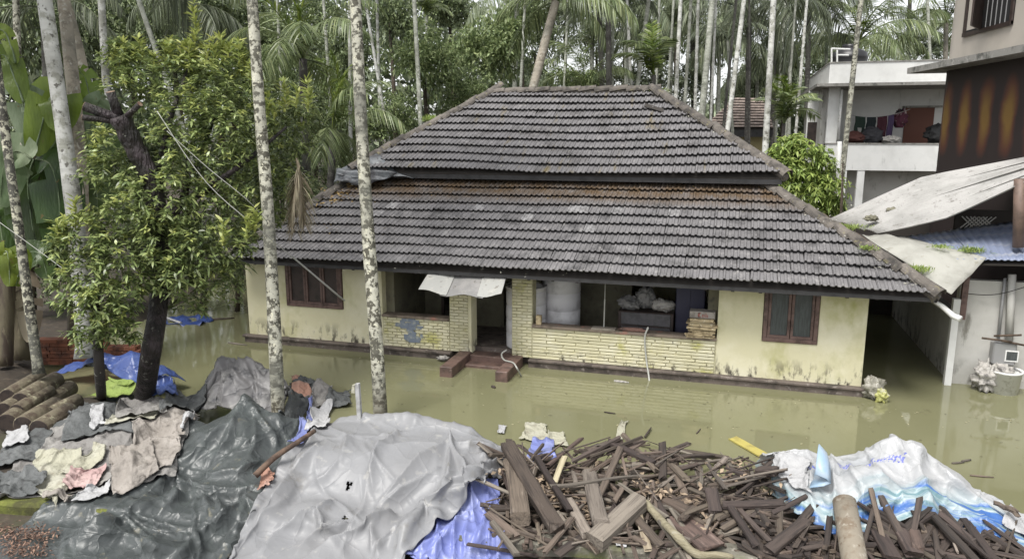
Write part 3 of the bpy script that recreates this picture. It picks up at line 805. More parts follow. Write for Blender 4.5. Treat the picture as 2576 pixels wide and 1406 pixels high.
for k, (x, y, l, a) in enumerate([(2470, 850, 75, .05), (2500, 845, 70, -.12), (2520, 857, 60, .1)]):
    M.setdefault('bark', mat('branch_bark', (.10, .07, .05), .9, [((.05, .035, .025), 9, .45, .6)]))
    pxline([PY(x, y, 15.5), PY(x + l, y + l * a + 6, 15.46)], .02, 'dry_stick', M['bark'], ('dry stick lying across the meter box, lowest', 'dry stick lying across the meter box, uppermost', 'short dry stick at the right end of the meter box top')[k], 'stick')
pxline(smooth([PY(2420, 737, 15.68), PY(2480, 742, 15.6), PY(2530, 736, 15.55), PY(2600, 715, 15.5)]), .008, 'wall_cable', M['cable'], 'thin black cable sagging across the top of the shed wall', 'cable')
bk = thing('bucket', 'white plastic bucket half sunk in flood water below the meter box', 'bucket', PZ(2525, 1000, 0))
bc = PZ(2522, 985, 0)
m = MB(); m.lathe([(.0, -.2), (.22, -.2), (.28, .40), (.30, .4), (.30, .44), (.27, .44), (.24, .1), (0, .08)], bc, 24); m.build('bucket_body', M['pvc'], bk, True)
m = MB(); m.tube([bc + Vector((.27 * math.cos(a), .27 * math.sin(a) - .02, .4 + .02 * math.sin(a * 2))) for a in np.linspace(0, math.pi, 9)], .006, 4); m.build('handle', M['metalgrey'], bk)
lump('rope_tangle', PZ(2474, 985, -.02), (.45, .4, .66), M['clothpale'], 'dirty white tangle of rope and rags leaning on the shed wall beside the bucket', 'tangle', 21, amp=.4)
lump('foam_in_bucket', bc + Vector((-.05, 0, .32)), (.42, .42, .24), M['clothpale'], 'dirty foam heaped in the white bucket', 'foam', 22, amp=.3)

# ------------------------------------------------------------------ grey building top right
gb = thing('grey_building', 'beige upper storey over a dark brown wall with gold flame shapes, at the top right', 'building', (7, 20, 0))
G0 = PY(2388, 170, 22.0); G1x = PY(2576, 170, 18.7).x
def gx(y): return G0.x + (22.0 - y) * (G1x - G0.x) / 3.3
ya, yb = 14.0, 22.0
def gwall(z0, z1, off=0, t=.3, a=ya, b=yb):
    return MB().hexa([(gx(a) + off, a, z0), (gx(a) + off + t, a, z0), (gx(b) + off + t, b, z0), (gx(b) + off, b, z0), (gx(a) + off, a, z1), (gx(a) + off + t, a, z1), (gx(b) + off + t, b, z1), (gx(b) + off, b, z1)])
SL = PY(2388, 178, 22.0).z
MU = mat('flame_painted_wall', (.040, .026, .024), .65)
def mural():
    nt = MU.node_tree; N = nt.nodes; L = nt.links; bs = N[MU['bsdf']]
    g = N.new('ShaderNodeNewGeometry'); sx = N.new('ShaderNodeSeparateXYZ'); L.new(g.outputs['Position'], sx.inputs[0])
    no = N.new('ShaderNodeTexNoise'); no.inputs['Scale'].default_value = 1.6; no.inputs['Detail'].default_value = 4; L.new(g.outputs['Position'], no.inputs['Vector'])
    def mth(op, a, b=None):
        n = N.new('ShaderNodeMath'); n.operation = op
        for i, q in enumerate((a, b)):
            if q is None: continue
            if isinstance(q, (int, float)): n.inputs[i].default_value = q
            else: L.new(q, n.inputs[i])
        return n.outputs[0]
    ph = mth('ADD', mth('MULTIPLY', sx.outputs[1], 2 * math.pi / .95), mth('MULTIPLY', no.outputs[0], 2.2))
    st = mth('ADD', mth('MULTIPLY', mth('SINE', ph), .5), .5)
    zc = mth('SUBTRACT', 1.0, mth('ABSOLUTE', mth('DIVIDE', mth('SUBTRACT', sx.outputs[2], 5.15), 1.05)))
    f = mth('MULTIPLY', mth('POWER', st, 1.2), mth('MAXIMUM', zc, 0.0))
    cr = N.new('ShaderNodeValToRGB'); L.new(f, cr.inputs[0])
    e = cr.color_ramp.elements; e[0].position = .08; e[0].color = (.030, .020, .020, 1); e[1].position = .75; e[1].color = (.21, .12, .03, 1)
    k = e.new(.3); k.color = (.095, .035, .022, 1)
    L.new(cr.outputs[0], bs.inputs['Base Color'])
mural()
gwall(-.3, SL - .001).build('painted_wall', MU, gb)
gwall(SL + .15, 10.5, .02).build('upper_wall', M['beige'], gb)
m = MB(); m.box((gx(22), 22.0, -.3), (gx(22) + 5, 22.2, SL - .001)); m.build('end_wall', MU, gb)
m = MB(); m.box((gx(22) + .02, 22.0, SL + .15), (gx(22) + 5, 22.2, 10.5)); m.build('end_wall', M['beige'], gb)
gwall(SL, SL + .15, -.62, 3, 13, 22.9).build('ledge_slab', M['concrete'], gb)
# window in the upper wall
wy1, wy0 = 21.45, 19.35
zt, zb = 8.6, PY(2425, 92, 21.4).z
gw = gwall(zb, zt, .005, .05, wy0, wy1).build('window', M['black'], gb)
for a, b in ((wy1 - .09, wy1), (wy0, wy0 + .09), (wy1 - .78, wy1 - .70)):
    gwall(zb, zt, -.03, .06, a, b).build('window_frame', M['darkwood'], gw)
gwall(zb - .02, zb + .07, -.04, .08, wy0, wy1).build('window_frame', M['darkwood'], gw)
m = MB(); p0 = Vector((gx(20.67) - .02, 20.67, 0)); p1 = p0 + Vector((-.42, -.85, 0))
m.hexa([(p0.x, p0.y, zb + .05), (p0.x + .04, p0.y, zb + .05), (p1.x + .04, p1.y, zb + .05), (p1.x, p1.y, zb + .05), (p0.x, p0.y, zt), (p0.x + .04, p0.y, zt), (p1.x + .04, p1.y, zt), (p1.x, p1.y, zt)])
sh = m.build('open_shutter', M['darkwood'], gw)
m = MB(); a, b = p0.lerp(p1, .12), p0.lerp(p1, .88)
m.hexa([(a.x - .012, a.y, zb + .16), (a.x + .01, a.y, zb + .16), (b.x + .01, b.y, zb + .16), (b.x - .012, b.y, zb + .16), (a.x - .012, a.y, zt - .1), (a.x + .01, a.y, zt - .1), (b.x + .01, b.y, zt - .1), (b.x - .012, b.y, zt - .1)])
m.build('pane', M['greyglass'], sh)
gwall(zb + .12, zt, .0, .02, wy1 - .68, wy1 - .12).build('pane', M['beige'], gw)
for k in range(5):
    y = wy0 + .3 + k * .2
    m = MB(); m.tube([(gx(y) - .005, y, zb + .05), (gx(y) - .005, y, zt)], .012, 5); m.build('window_bar', M['metalgrey'], gw)

# ------------------------------------------------------------------ white neighbouring house
WY = 34.0
def wp(x, y): return PY(x, y, WY)
wh = thing('white_house', 'white two-storey house with flat roof parapet and a balcony behind the palms', 'house', (7, WY + 4, 0))
xl = wp(2085, 200).x; xr = 14.0
zp1, zp0 = wp(2085, 160).z, wp(2085, 213).z
zb1, zb0 = wp(2100, 360).z, wp(2100, 428).z
m = MB(); m.box((xl, WY, zp0), (xr, WY + .2, zp1)); m.build('parapet', M['white'], wh)
m = MB(); m.box((xl, WY + .2, zp0), (xl + .2, WY + 9, zp1)); m.build('parapet', M['white'], wh)
m = MB(); m.box((xl - .03, WY - .03, zp1), (xr, WY + .24, zp1 + .05)); m.box((xl - .03, WY + .24, zp1), (xl + .24, WY + 9, zp1 + .05)); m.build('coping', M['concrete'], wh)
m = MB(); m.box((xl - .5, WY - .7, zp0 - .12), (xr, WY + 9, zp0)); m.build('roof_slab', M['concrete'], wh)
xb = wp(2085, 300).x + .05; xbr = wp(2378, 300).x
m = MB(); m.box((xb - .7, WY + 2.4, -.3), (xr, WY + 2.6, zp0 - .12)); m.build('balcony_back_wall', M['white'], wh)
m = MB(); m.box((xb, WY, zb0 - 3.6 if zb0 < 3.3 else -.3), (xb + .2, WY + 2.4, zp0 - .12)) if False else m.box((xb - .1, WY + .12, zb1), (xb + .32, WY + .5, zp0 - .12)); m.build('pillar', M['white'], wh)
m = MB(); m.box((xb - .1, WY, zb0), (xr, WY + .16, zb1 - .05)); m.build('balcony_wall', M['white'], wh)
m = MB(); m.box((xb - .13, WY - .03, zb1 - .05), (xr, WY + .2, zb1)); m.build('balcony_coping', M['concrete'], wh)
m = MB(); m.box((xb - .1, WY + .16, zb0), (xr, WY + 2.4, zb0 + .14)); m.build('balcony_floor', M['concrete'], wh)
m = MB(); m.box((xl - .1, WY + .9, -.3), (xl + .1, WY + 9, zp0 - .12)); m.build('side_wall', M['greywall'], wh)
m = MB(); m.box((xb, WY + 1.2, -.3), (xr, WY + 1.4, zb0)); m.build('ground_floor_wall', M['greywall'], wh)
for px in (2165, 2120):
    c = wp(px, 450); m = MB(); m.box((c.x - .14, WY + .02, -.3), (c.x + .14, WY + .3, zb0)); m.build('pillar', M['white'], wh)
c0, c1 = PY(2278, 272, WY + 2.4), PY(2342, 362, WY + 2.4)
m = MB(); m.box((c0.x, WY + 2.36, zb0 + .14), (c1.x, WY + 2.4, c0.z)); dr = m.build('door', M['door'], wh)
m = MB(); m.box((c0.x - .12, WY + 2.2, c0.z), (c1.x + .25, WY + 2.4, c0.z + .08)); m.build('door_lintel', M['concrete'], wh)
c2 = PY(2125, 290, WY + 2.4)
wdw = MB().box((c2.x - 1.5, WY + 2.36, zb0 + .9), (c2.x - .5, WY + 2.4, zb0 + 2.0)).build('window', M['darkwood'], wh)
m = MB(); m.box((xl - .12, WY + 2.5, zb1 - .1), (xl - .1, WY + 3.6, zb1 + .9)); m.build('window', M['darkwood'], wh)
pxline([wp(2118, 226), wp(2108, 352)], .06, 'down_pipe', M['pvc'], 'thin white downpipe on the balcony corner of the white house', 'pipe')
pxline([wp(2112, 356), wp(2105, 520)], .10, 'down_pipe', M['pvc'], 'thick white downpipe below the balcony corner of the white house', 'pipe')
rl = thing('roof_rail', 'pale yellow pipe rail on the flat roof of the white house beside the black tank', 'rail', wp(2100, 155))
pa = [(2090, 157, 0), (2090, 120, 0), (2140, 122, 2)]
for i, (x0, y0, x1, y1) in enumerate(((2092, 158, 2092, 123), (2106, 157, 2106, 126), (2092, 123, 2138, 125), (2106, 139, 2134, 140))):
    MB().tube([PY(x0, y0, WY + .6), PY(x1, y1, WY + .6 + (.8 if i > 1 else 0))], .04, 5).build('rail_pipe', M['bagyellow'] if False else M['pvc'], rl)
tk = thing('black_water_tank', 'black plastic water tank on the flat roof of the white house', 'tank', PY(2135, 158, WY + 2.5))
tc = PY(2135, 160, WY + 2.5)
m = MB(); m.lathe([(0, -.6), (.75, -.6), (.75, -.2), (.77, -.15), (.75, -.1), (.75, .2), (.77, .25), (.75, .3), (.7, .45), (.35, .62), (.3, .7), (0, .7)], tc, 22); m.build('tank_body', M['blacktank'], tk, True)
m = MB(); m.lathe([(.32, .68), (.32, .78), (0, .8)], tc, 16); m.build('lid', M['blacktank'], tk, True)
# washing line
LY = WY + .9
wa, wb_ = PY(2140, 290, LY), PY(2290, 275, LY)
def lp(t): p = wa.lerp(wb_, t); p.z -= .32 * 4 * t * (1 - t) * .6; return p
pxline([lp(t) for t in np.linspace(0, 1, 12)], .012, 'washing_line', M['rope'], 'sagging white washing line across the balcony of the white house', 'washing line')
def garment(name, t0, t1, h, col, label, cat, legs=False):
    mt = mat(name + '_cloth', col, .9)
    mb = MB(); a, b = lp(t0), lp(t1); n = 7
    for i in range(6):
        for j in range(n):
            p = a.lerp(b, j / (n - 1)); k = i / 5
            mb.v.append((p.x + .02 * math.sin(9 * k + j), p.y + .05 * math.sin(j * 2.3 + i) * k, p.z - h * k))
    for i in range(5):
        for j in range(n - 1):
            if legs and i >= 2 and j in (2, 3): continue
            mb.f.append((i * n + j, i * n + j + 1, (i + 1) * n + j + 1, (i + 1) * n + j))
    return tag(solid(mb.build(name, mt), .015), label, cat)
garment('trousers', .08, .26, 1.15, (.015, .03, .022), 'dark green trousers hanging at the left of the washing line', 'trousers', True)
garment('shorts', .28, .44, .95, (.012, .018, .02), 'dark shorts hanging between the green trousers and the maroon cloth', 'shorts', True)
garment('maroon_cloth', .46, .63, 1.5, (.05, .012, .02), 'long maroon cloth hanging in the middle of the washing line', 'cloth')
garment('purple_cloth', .64, .74, 1.45, (.06, .04, .09), 'purple cloth hanging beside the maroon one on the washing line', 'cloth')
lump('clothes_bunch', PY(2262, 322, LY + .5), (.6, .4, .85), mat('mixed_clothes', (.10, .03, .05), .9, [((.4, .3, .3), 4, .55, .6), ((.02, .02, .02), 3, .55, .6)]), 'bunch of dark and pink clothes hung by the balcony door', 'clothes', 31)
lump('balcony_bundle', PY(2150, 360, WY + .6), (1.0, .5, .5), mat('dark_red_bundle', (.07, .025, .02), .9), 'dark red bundle behind the balcony wall under the trousers', 'bundle', 32)
lump('balcony_bundle', PY(2192, 360, WY + .6), (.9, .5, .75), mat('dark_bundle', (.03, .03, .035), .9), 'dark bundle behind the balcony wall under the maroon cloth', 'bundle', 33)
lump('balcony_bundle', PY(2240, 361, WY + .6), (.8, .5, .35), M['clothpale'], 'small pale bundle behind the balcony wall near the door', 'bundle', 34)
lump('covered_scooter', PY(2358, 362, WY + .8), (1.1, .6, .9), mat('dark_cover', (.03, .03, .03), .7), 'dark covered heap at the right end of the balcony', 'heap', 35)

# ------------------------------------------------------------------ small far tiled house
FH = 44.0
fh = thing('far_house', 'small distant house with a pinkish tiled roof and ochre wall between the palm trunks', 'house', PY(1860, 340, FH))
r0, r1 = PY(1768, 322, FH), PY(1945, 322, FH)
t0, t1 = PY(1850, 246, FH + 4), PY(1925, 248, FH + 4)
M['fartile'] = mat('pink_roof_tile', (.29, .235, .205), .85, [((.15, .12, .11), 3, .5, .65)], jitter=.2)
mb = MB(); nr = 11
for i in range(nr):
    u0, u1 = i / nr, (i + 1) / nr
    a, b, c, d_ = r0.lerp(t0, u0), r1.lerp(t1, u0), r1.lerp(t1, u1), r0.lerp(t0, u1)
    for j in range(26):
        f0, f1 = j / 26, (j + .96) / 26
        up_ = Vector((0, -.03, .07))
        mb.slab([a.lerp(b, f0) + up_, a.lerp(b, f1) + up_, d_.lerp(c, f1), d_.lerp(c, f0)], .03)
rf = MB().slab([r0 - Vector((0, 0, .06)), r1 - Vector((0, 0, .06)), t1 - Vector((0, 0, .06)), t0 - Vector((0, 0, .06))], .1).build('roof', M['under'], fh)
tag(mb.build('roof_tiling', M['fartile'], rf), kind='stuff')
m = MB(); m.slab([r1, (r1.x + .2, FH + 8, r1.z), t1], .1); m.slab([(r0.x - .2, FH + 8, r0.z), r0, t0], .1); m.build('roof_end', M['fartile'], rf)
m = MB(); m.box((r0.x + .5, FH + .6, -.3), (r1.x - .4, FH + 7, r0.z - .15)); m.build('wall', mat('ochre_wall', (.42, .36, .19), .85), fh)
m = MB(); m.box((r0.x, FH - .05, r0.z - .5), (r1.x, FH + .1, r0.z - .12)); m.build('eave_board', M['fascia'], fh)
# ------------------------------------------------------------------ plants: leaf builders
LA = {}
def leafmat(name, a, b, jit=.35, rough=.45, tr=.3, spec=.5, hj=.015, layers=(), bump=()):
    M[name] = mat(name, a, rough, layers, jit, hj, bump, spec, translucent=tr, two=b)
leafmat('leaf_fg', (.11, .155, .055), (.27, .32, .12), .35, .34, .25)
leafmat('leaf_young', (.27, .32, .08), (.44, .48, .17), .25, .4, .35)
leafmat('leaf_mid', (.15, .21, .085), (.29, .345, .16), .35, .55, .3)
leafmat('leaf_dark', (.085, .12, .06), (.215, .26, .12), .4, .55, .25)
leafmat('leaf_far', (.17, .21, .13), (.28, .32, .21), .35, .6, .3)  # greyer than the near leaves: distance haze put into the colour
leafmat('leaf_lime', (.18, .26, .055), (.34, .42, .12), .3, .45, .35)
leafmat('frond', (.11, .15, .06), (.22, .26, .12), .3, .42, .3)
leafmat('frond_far', (.17, .21, .12), (.29, .33, .20), .3, .5, .3)  # light grey-green, the mist over far palms painted into the fronds
leafmat('frond_dark', (.08, .10, .06), (.16, .185, .11), .3, .5, .25)
leafmat('frond_lime', (.11, .17, .025), (.19, .24, .05), .25, .42, .35)
leafmat('frond_dry', (.25, .21, .14), (.40, .35, .25), .25, .7, .2)
leafmat('banana_bright', (.13, .20, .02), (.20, .27, .035), .15, .35, .4, layers=[((.10, .15, .02), 2.2, .45, .65, 5, (1, 1, .4)), ((.17, .12, .04), 6, .66, .72)], bump=[(26, .5, (1, 1, .12), .02)])
leafmat('banana_dark', (.045, .085, .02), (.075, .12, .03), .2, .32, .3, layers=[((.03, .06, .015), 2.2, .45, .65, 5, (1, 1, .4)), ((.17, .12, .04), 6, .66, .72)], bump=[(26, .5, (1, 1, .12), .02)])
leafmat('banana_pale', (.20, .26, .15), (.26, .31, .19), .12, .5, .35, layers=[((.13, .19, .09), 2.2, .45, .65, 5, (1, 1, .4)), ((.17, .12, .04), 6, .66, .72)], bump=[(26, .5, (1, 1, .12), .02)])

def unit(a): return a / np.maximum(np.linalg.norm(a, axis=-1, keepdims=True), 1e-9)

def leaves(base, dirs, L, W, droop, rn, seg=3):
    """lanceolate leaves: returns V (n*2*(seg+1),3), F"""
    n = len(base)
    d = unit(dirs)
    up = np.tile([0, 0, 1.0], (n, 1)) + rn.normal(0, .35, (n, 3))
    side = unit(np.cross(d, up)); nrm = np.cross(side, d)
    prof = {3: [.25, .95, .8, .06], 2: [.3, 1, .08], 1: [.8, .8]}[seg]
    V = np.zeros((n, seg + 1, 2, 3))
    for k in range(seg + 1):
        t = k / seg
        c = base + d * (L[:, None] * t) - np.array([0, 0, 1.0]) * (droop * L * t * t)[:, None]
        w = side * (W * .5 * prof[k])[:, None]
        V[:, k, 0] = c - w; V[:, k, 1] = c + w
    idx = np.arange(n)[:, None] * (2 * (seg + 1)); fs = []
    for k in range(seg):
        fs.append(np.concatenate([idx + 2 * k, idx + 2 * k + 1, idx + 2 * k + 3, idx + 2 * k + 2], 1))
    return V.reshape(-1, 3), np.concatenate(fs)

def rosettes(cent, axis, nl, L, W, rn, droop=.35, spread=(15, 65)):
    """whorls of leaves round each shoot tip"""
    n = len(cent)
    ax = unit(axis)
    t1 = unit(np.cross(ax, np.array([.31, .77, .2]))); t2 = np.cross(ax, t1)
    B, D = [], []
    for k in range(nl):
        a = 2 * np.pi * (k / nl) + rn.uniform(-.4, .4, n) + np.arange(n)
        e = np.radians(rn.uniform(spread[0], spread[1], n))
        D.append(ax * np.sin(e)[:, None] + (t1 * np.cos(a)[:, None] + t2 * np.sin(a)[:, None]) * np.cos(e)[:, None])
        B.append(cent + ax * rn.uniform(-.06, .05, n)[:, None])
    B = np.concatenate(B); D = np.concatenate(D)
    return leaves(B, D, L * rn.uniform(.7, 1.2, len(B)), W * rn.uniform(.8, 1.2, len(B)), droop, rn)

def crown_mesh(name, seed, mt, n_clump=420, per=13, leaf=.085, lobes=9, hang=.2):
    """a unit crown (radius about 1) of leaf clumps gathered in uneven lobes"""
    rn = np.random.RandomState(seed)
    lc = unit(rn.normal(0, 1, (lobes, 3))) * rn.uniform(.35, .62, (lobes, 1)); lr = rn.uniform(.32, .52, lobes)
    lc[0] = 0; lr[0] = .55
    k = rn.randint(0, lobes, n_clump)
    dv = unit(rn.normal(0, 1, (n_clump, 3))); dv[:, 2] = np.where(rn.rand(n_clump) < .7, np.abs(dv[:, 2]), dv[:, 2])
    cc = lc[k] + dv * (lr[k] * rn.uniform(.75, 1.05, n_clump))[:, None]
    cc = np.repeat(cc, per, 0); out = np.repeat(dv, per, 0)
    b = cc + rn.normal(0, .055, cc.shape)
    d = out + rn.normal(0, .8, cc.shape); d[:, 2] -= hang
    V, F = leaves(b, d, leaf * rn.uniform(.6, 1.3, len(b)), leaf * .5 * rn.uniform(.7, 1.2, len(b)), .3, rn, 2)
    return np_mesh(name, V, F, mt)
CR = {}
def crown(kind, var):
    key = (kind, var)
    if key not in CR:
        CR[key] = crown_mesh('crown', 100 + var * 7 + sum(map(ord, kind)), M[kind], leaf=(.085, .07, .10)[var % 3])
    return CR[key]

M['trunk_brown'] = mat('tree_bark', (.06, .045, .032), .9, [((.03, .022, .016), 5, .45, .6, 6, (1, 1, .3)), ((.16, .15, .12), 8, .6, .7)], bump=[(12, .7, (1, 1, .25), .04)])
M['trunk_black'] = mat('dark_wet_bark', (.022, .017, .014), .6, [((.010, .008, .007), 6, .45, .6, 6, (1, 1, .3)), ((.20, .20, .17), 7, .63, .68, 4), ((.06, .045, .05), 3, .5, .65)], bump=[(22, 1.0, (1, 1, .22), .10)])
def palmbark(name, a, b, c, s=5.5, lo=.47, hi=.53):
    m = mat(name, a, .85, [(b, s, lo, hi, 5), (c, s * 2.1, .58, .63, 5), ((.12, .12, .10), .8, .46, .72, 4), ((.10, .085, .06), 3, .25, .5, 5, None, (2, .7, .1))], bump=[(30, .3), (2.2, .8, (.01, .01, 3.2), .04)])
    M[name] = m
palmbark('areca_lichen', (.46, .45, .37), (.085, .08, .06), (.62, .60, .46), 9)
palmbark('areca_lichen_dark', (.40, .39, .30), (.045, .042, .034), (.55, .53, .40), 10, .43, .5)
palmbark('areca_white', (.50, .50, .47), (.30, .30, .26), (.12, .115, .10), 4, .5, .6)
palmbark('areca_grey', (.33, .34, .29), (.18, .19, .15), (.48, .48, .43), 5, .5, .6)
palmbark('coconut', (.36, .32, .26), (.22, .19, .15), (.46, .44, .38), 5, .5, .6)
palmbark('palm_dark', (.055, .05, .045), (.03, .028, .025), (.14, .14, .12), 5, .5, .6)

def frond_mesh(name, mt, L=4.2, n=44, leaf=.85, w=.05, e0=50, curl=95, hang=.45, vee=.35, seed=0, start=.14):
    """a feather frond: base at the origin, growing along +X; arched midrib with two rows of leaflets"""
    rn = np.random.RandomState(seed)
    m = 24; ang = np.radians(e0 - curl * np.linspace(0, 1, m) ** 1.3)
    step = L / (m - 1)
    px = np.concatenate([[0], np.cumsum(np.cos(ang[:-1]) * step)]); pz = np.concatenate([[0], np.cumsum(np.sin(ang[:-1]) * step)])
    B, D, LL = [], [], []
    for s in (-1, 1):
        t = np.linspace(start, 1, n) + rn.uniform(-.006, .006, n); t = np.clip(t, 0, 1)
        x = np.interp(t, np.linspace(0, 1, m), px); z = np.interp(t, np.linspace(0, 1, m), pz); a = np.interp(t, np.linspace(0, 1, m), ang)
        fwd = .35 + .55 * t
        tang = np.stack([np.cos(a), np.zeros(n), np.sin(a)], 1); nor = np.stack([-np.sin(a), np.zeros(n), np.cos(a)], 1)
        d = tang * fwd[:, None] + np.array([0, s, 0]) * .9 + nor * (vee * (1 - t))[:, None] + rn.normal(0, .07, (n, 3)); d[:, 2] -= hang * .4
        B.append(np.stack([x, np.zeros(n), z], 1)); D.append(d); LL.append(leaf * (.45 + .6 * np.sin(np.pi * np.clip(t * .95 + .05, 0, 1)) ** .7) * rn.uniform(.85, 1.1, n))
    B = np.concatenate(B); D = np.concatenate(D); LL = np.concatenate(LL)
    V, F = leaves(B, D, LL, np.full(len(B), w), hang, rn, 3)
    rb_ = MB(); rb_.tube([(px[i], 0, pz[i]) for i in range(0, m, 3)] + [(px[-1], 0, pz[-1])], list(np.linspace(.04, .006, len(range(0, m, 3)) + 1)), 4, False)
    V2 = np.array(rb_.v); F2 = np.array(rb_.f) + len(V)
    return np_mesh(name, np.concatenate([V, V2]), np.concatenate([F, F2]), mt)
FR = {
    'coco': [frond_mesh('frond', M['frond'], 4.4, 46, .95, .055, 60, 100, .5, .3, 1), frond_mesh('frond', M['frond'], 4.2, 46, .95, .055, 35, 95, .6, .2, 2), frond_mesh('frond', M['frond'], 4.0, 44, .9, .055, 5, 75, .8, .1, 3), frond_mesh('frond', M['frond_lime'], 3.4, 40, .8, .05, 82, 45, .25, .4, 4)],
    'cocod': [frond_mesh('frond', M['frond_dark'], 4.4, 46, .95, .05, 40, 105, .8, .2, 5), frond_mesh('frond', M['frond_dark'], 4.0, 46, .95, .05, 0, 80, .95, .1, 6), frond_mesh('frond', M['frond_dark'], 4.2, 46, .9, .05, 62, 105, .6, .3, 7)],
    'areca': [frond_mesh('frond', M['frond'], 2.1, 26, .55, .07, 65, 95, .35, .35, 8), frond_mesh('frond', M['frond'], 2.0, 26, .55, .07, 40, 95, .4, .3, 9), frond_mesh('frond', M['frond_lime'], 1.8, 24, .5, .07, 80, 50, .2, .4, 10)],
    'arecad': [frond_mesh('frond', M['frond_dark'], 2.2, 28, .55, .06, 55, 100, .5, .3, 11), frond_mesh('frond', M['frond_dark'], 2.1, 28, .55, .06, 25, 90, .6, .2, 12)],
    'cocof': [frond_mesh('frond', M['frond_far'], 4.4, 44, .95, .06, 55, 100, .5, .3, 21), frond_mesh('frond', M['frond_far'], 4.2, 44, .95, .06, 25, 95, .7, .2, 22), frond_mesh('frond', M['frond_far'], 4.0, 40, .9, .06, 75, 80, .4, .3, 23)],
    'dry': [frond_mesh('dry_frond', M['frond_dry'], 2.5, 44, .75, .035, -80, 8, .5, .1, 13)],
}
def palm(name, label, cat, path, r, bark, kind, nf, scale=1.0, seed=0, group=None, elev=(-10, 25), rings=True):
    """path: world points of the trunk from the ground to the crown"""
    rn = random.Random(seed)
    P = smooth(path, 5)
    t = thing(name, label, cat, P[0], group)
    n = len(P); rad = []
    for i in range(n):
        k = i / (n - 1)
        rad.append(r * (1.0 - .25 * k) * (1.25 if i == 0 else 1) * (1 + rn.uniform(-.03, .03)))
    MB().tube(P, rad, 12).build('trunk', M[bark], t, True)
    top = P[-1]
    az0 = rn.uniform(0, 6.28)
    for i in range(nf):
        ms = FR[kind]
        j = i % len(ms) if i < nf - 1 or kind not in ('coco', 'areca') else len(ms) - 1
        o = link_mesh('frond', ms[j], t, top - P[0])
        s = scale * rn.uniform(.85, 1.12)
        o.scale = (s, s, s)
        o.rotation_euler = Euler((rn.uniform(-.25, .25), -R(rn.uniform(*elev)), az0 + 2.4 * i + rn.uniform(-.2, .2)))
    return t
def tline(x0, y0, x1, y1, d, ztop, zbot=-.1, mid=0.0):
    """trunk path through two image points at depth d, run on to the ground and up to ztop"""
    a, b = PD(x0, y0, d), PD(x1, y1, d)
    u = (b - a) / (b.z - a.z)
    p0 = a + u * (zbot - a.z); p1 = a + u * (ztop - a.z)
    return [p0, a.lerp(b, .5) if False else p0.lerp(p1, .5) + Vector((mid, 0, 0)), p1]

def tree(name, label, cat, cx, cy, w, h, d, kind, var, group=None, lobes=1, zb=.1, trunk='trunk_brown'):
    c = PD(cx, cy, d); rw, rh = w / 2 * d / FPX, h / 2 * d / FPX
    base = Vector((c.x, c.y, zb))
    t = thing(name, label, cat, base, group)
    o = link_mesh('crown', crown(kind, var), t, c - base, (0, 0, var * 1.7 + cx * .01))
    o.scale = (rw, rw * .9, rh)
    tr_ = max(.06, min(.22, rw * .07))
    MB().tube([base, base.lerp(c, .5) + Vector((.1 * rw, 0, 0)), c], [tr_ * 1.2, tr_, tr_ * .5], 8).build('trunk', M[trunk], t, True)
    return t

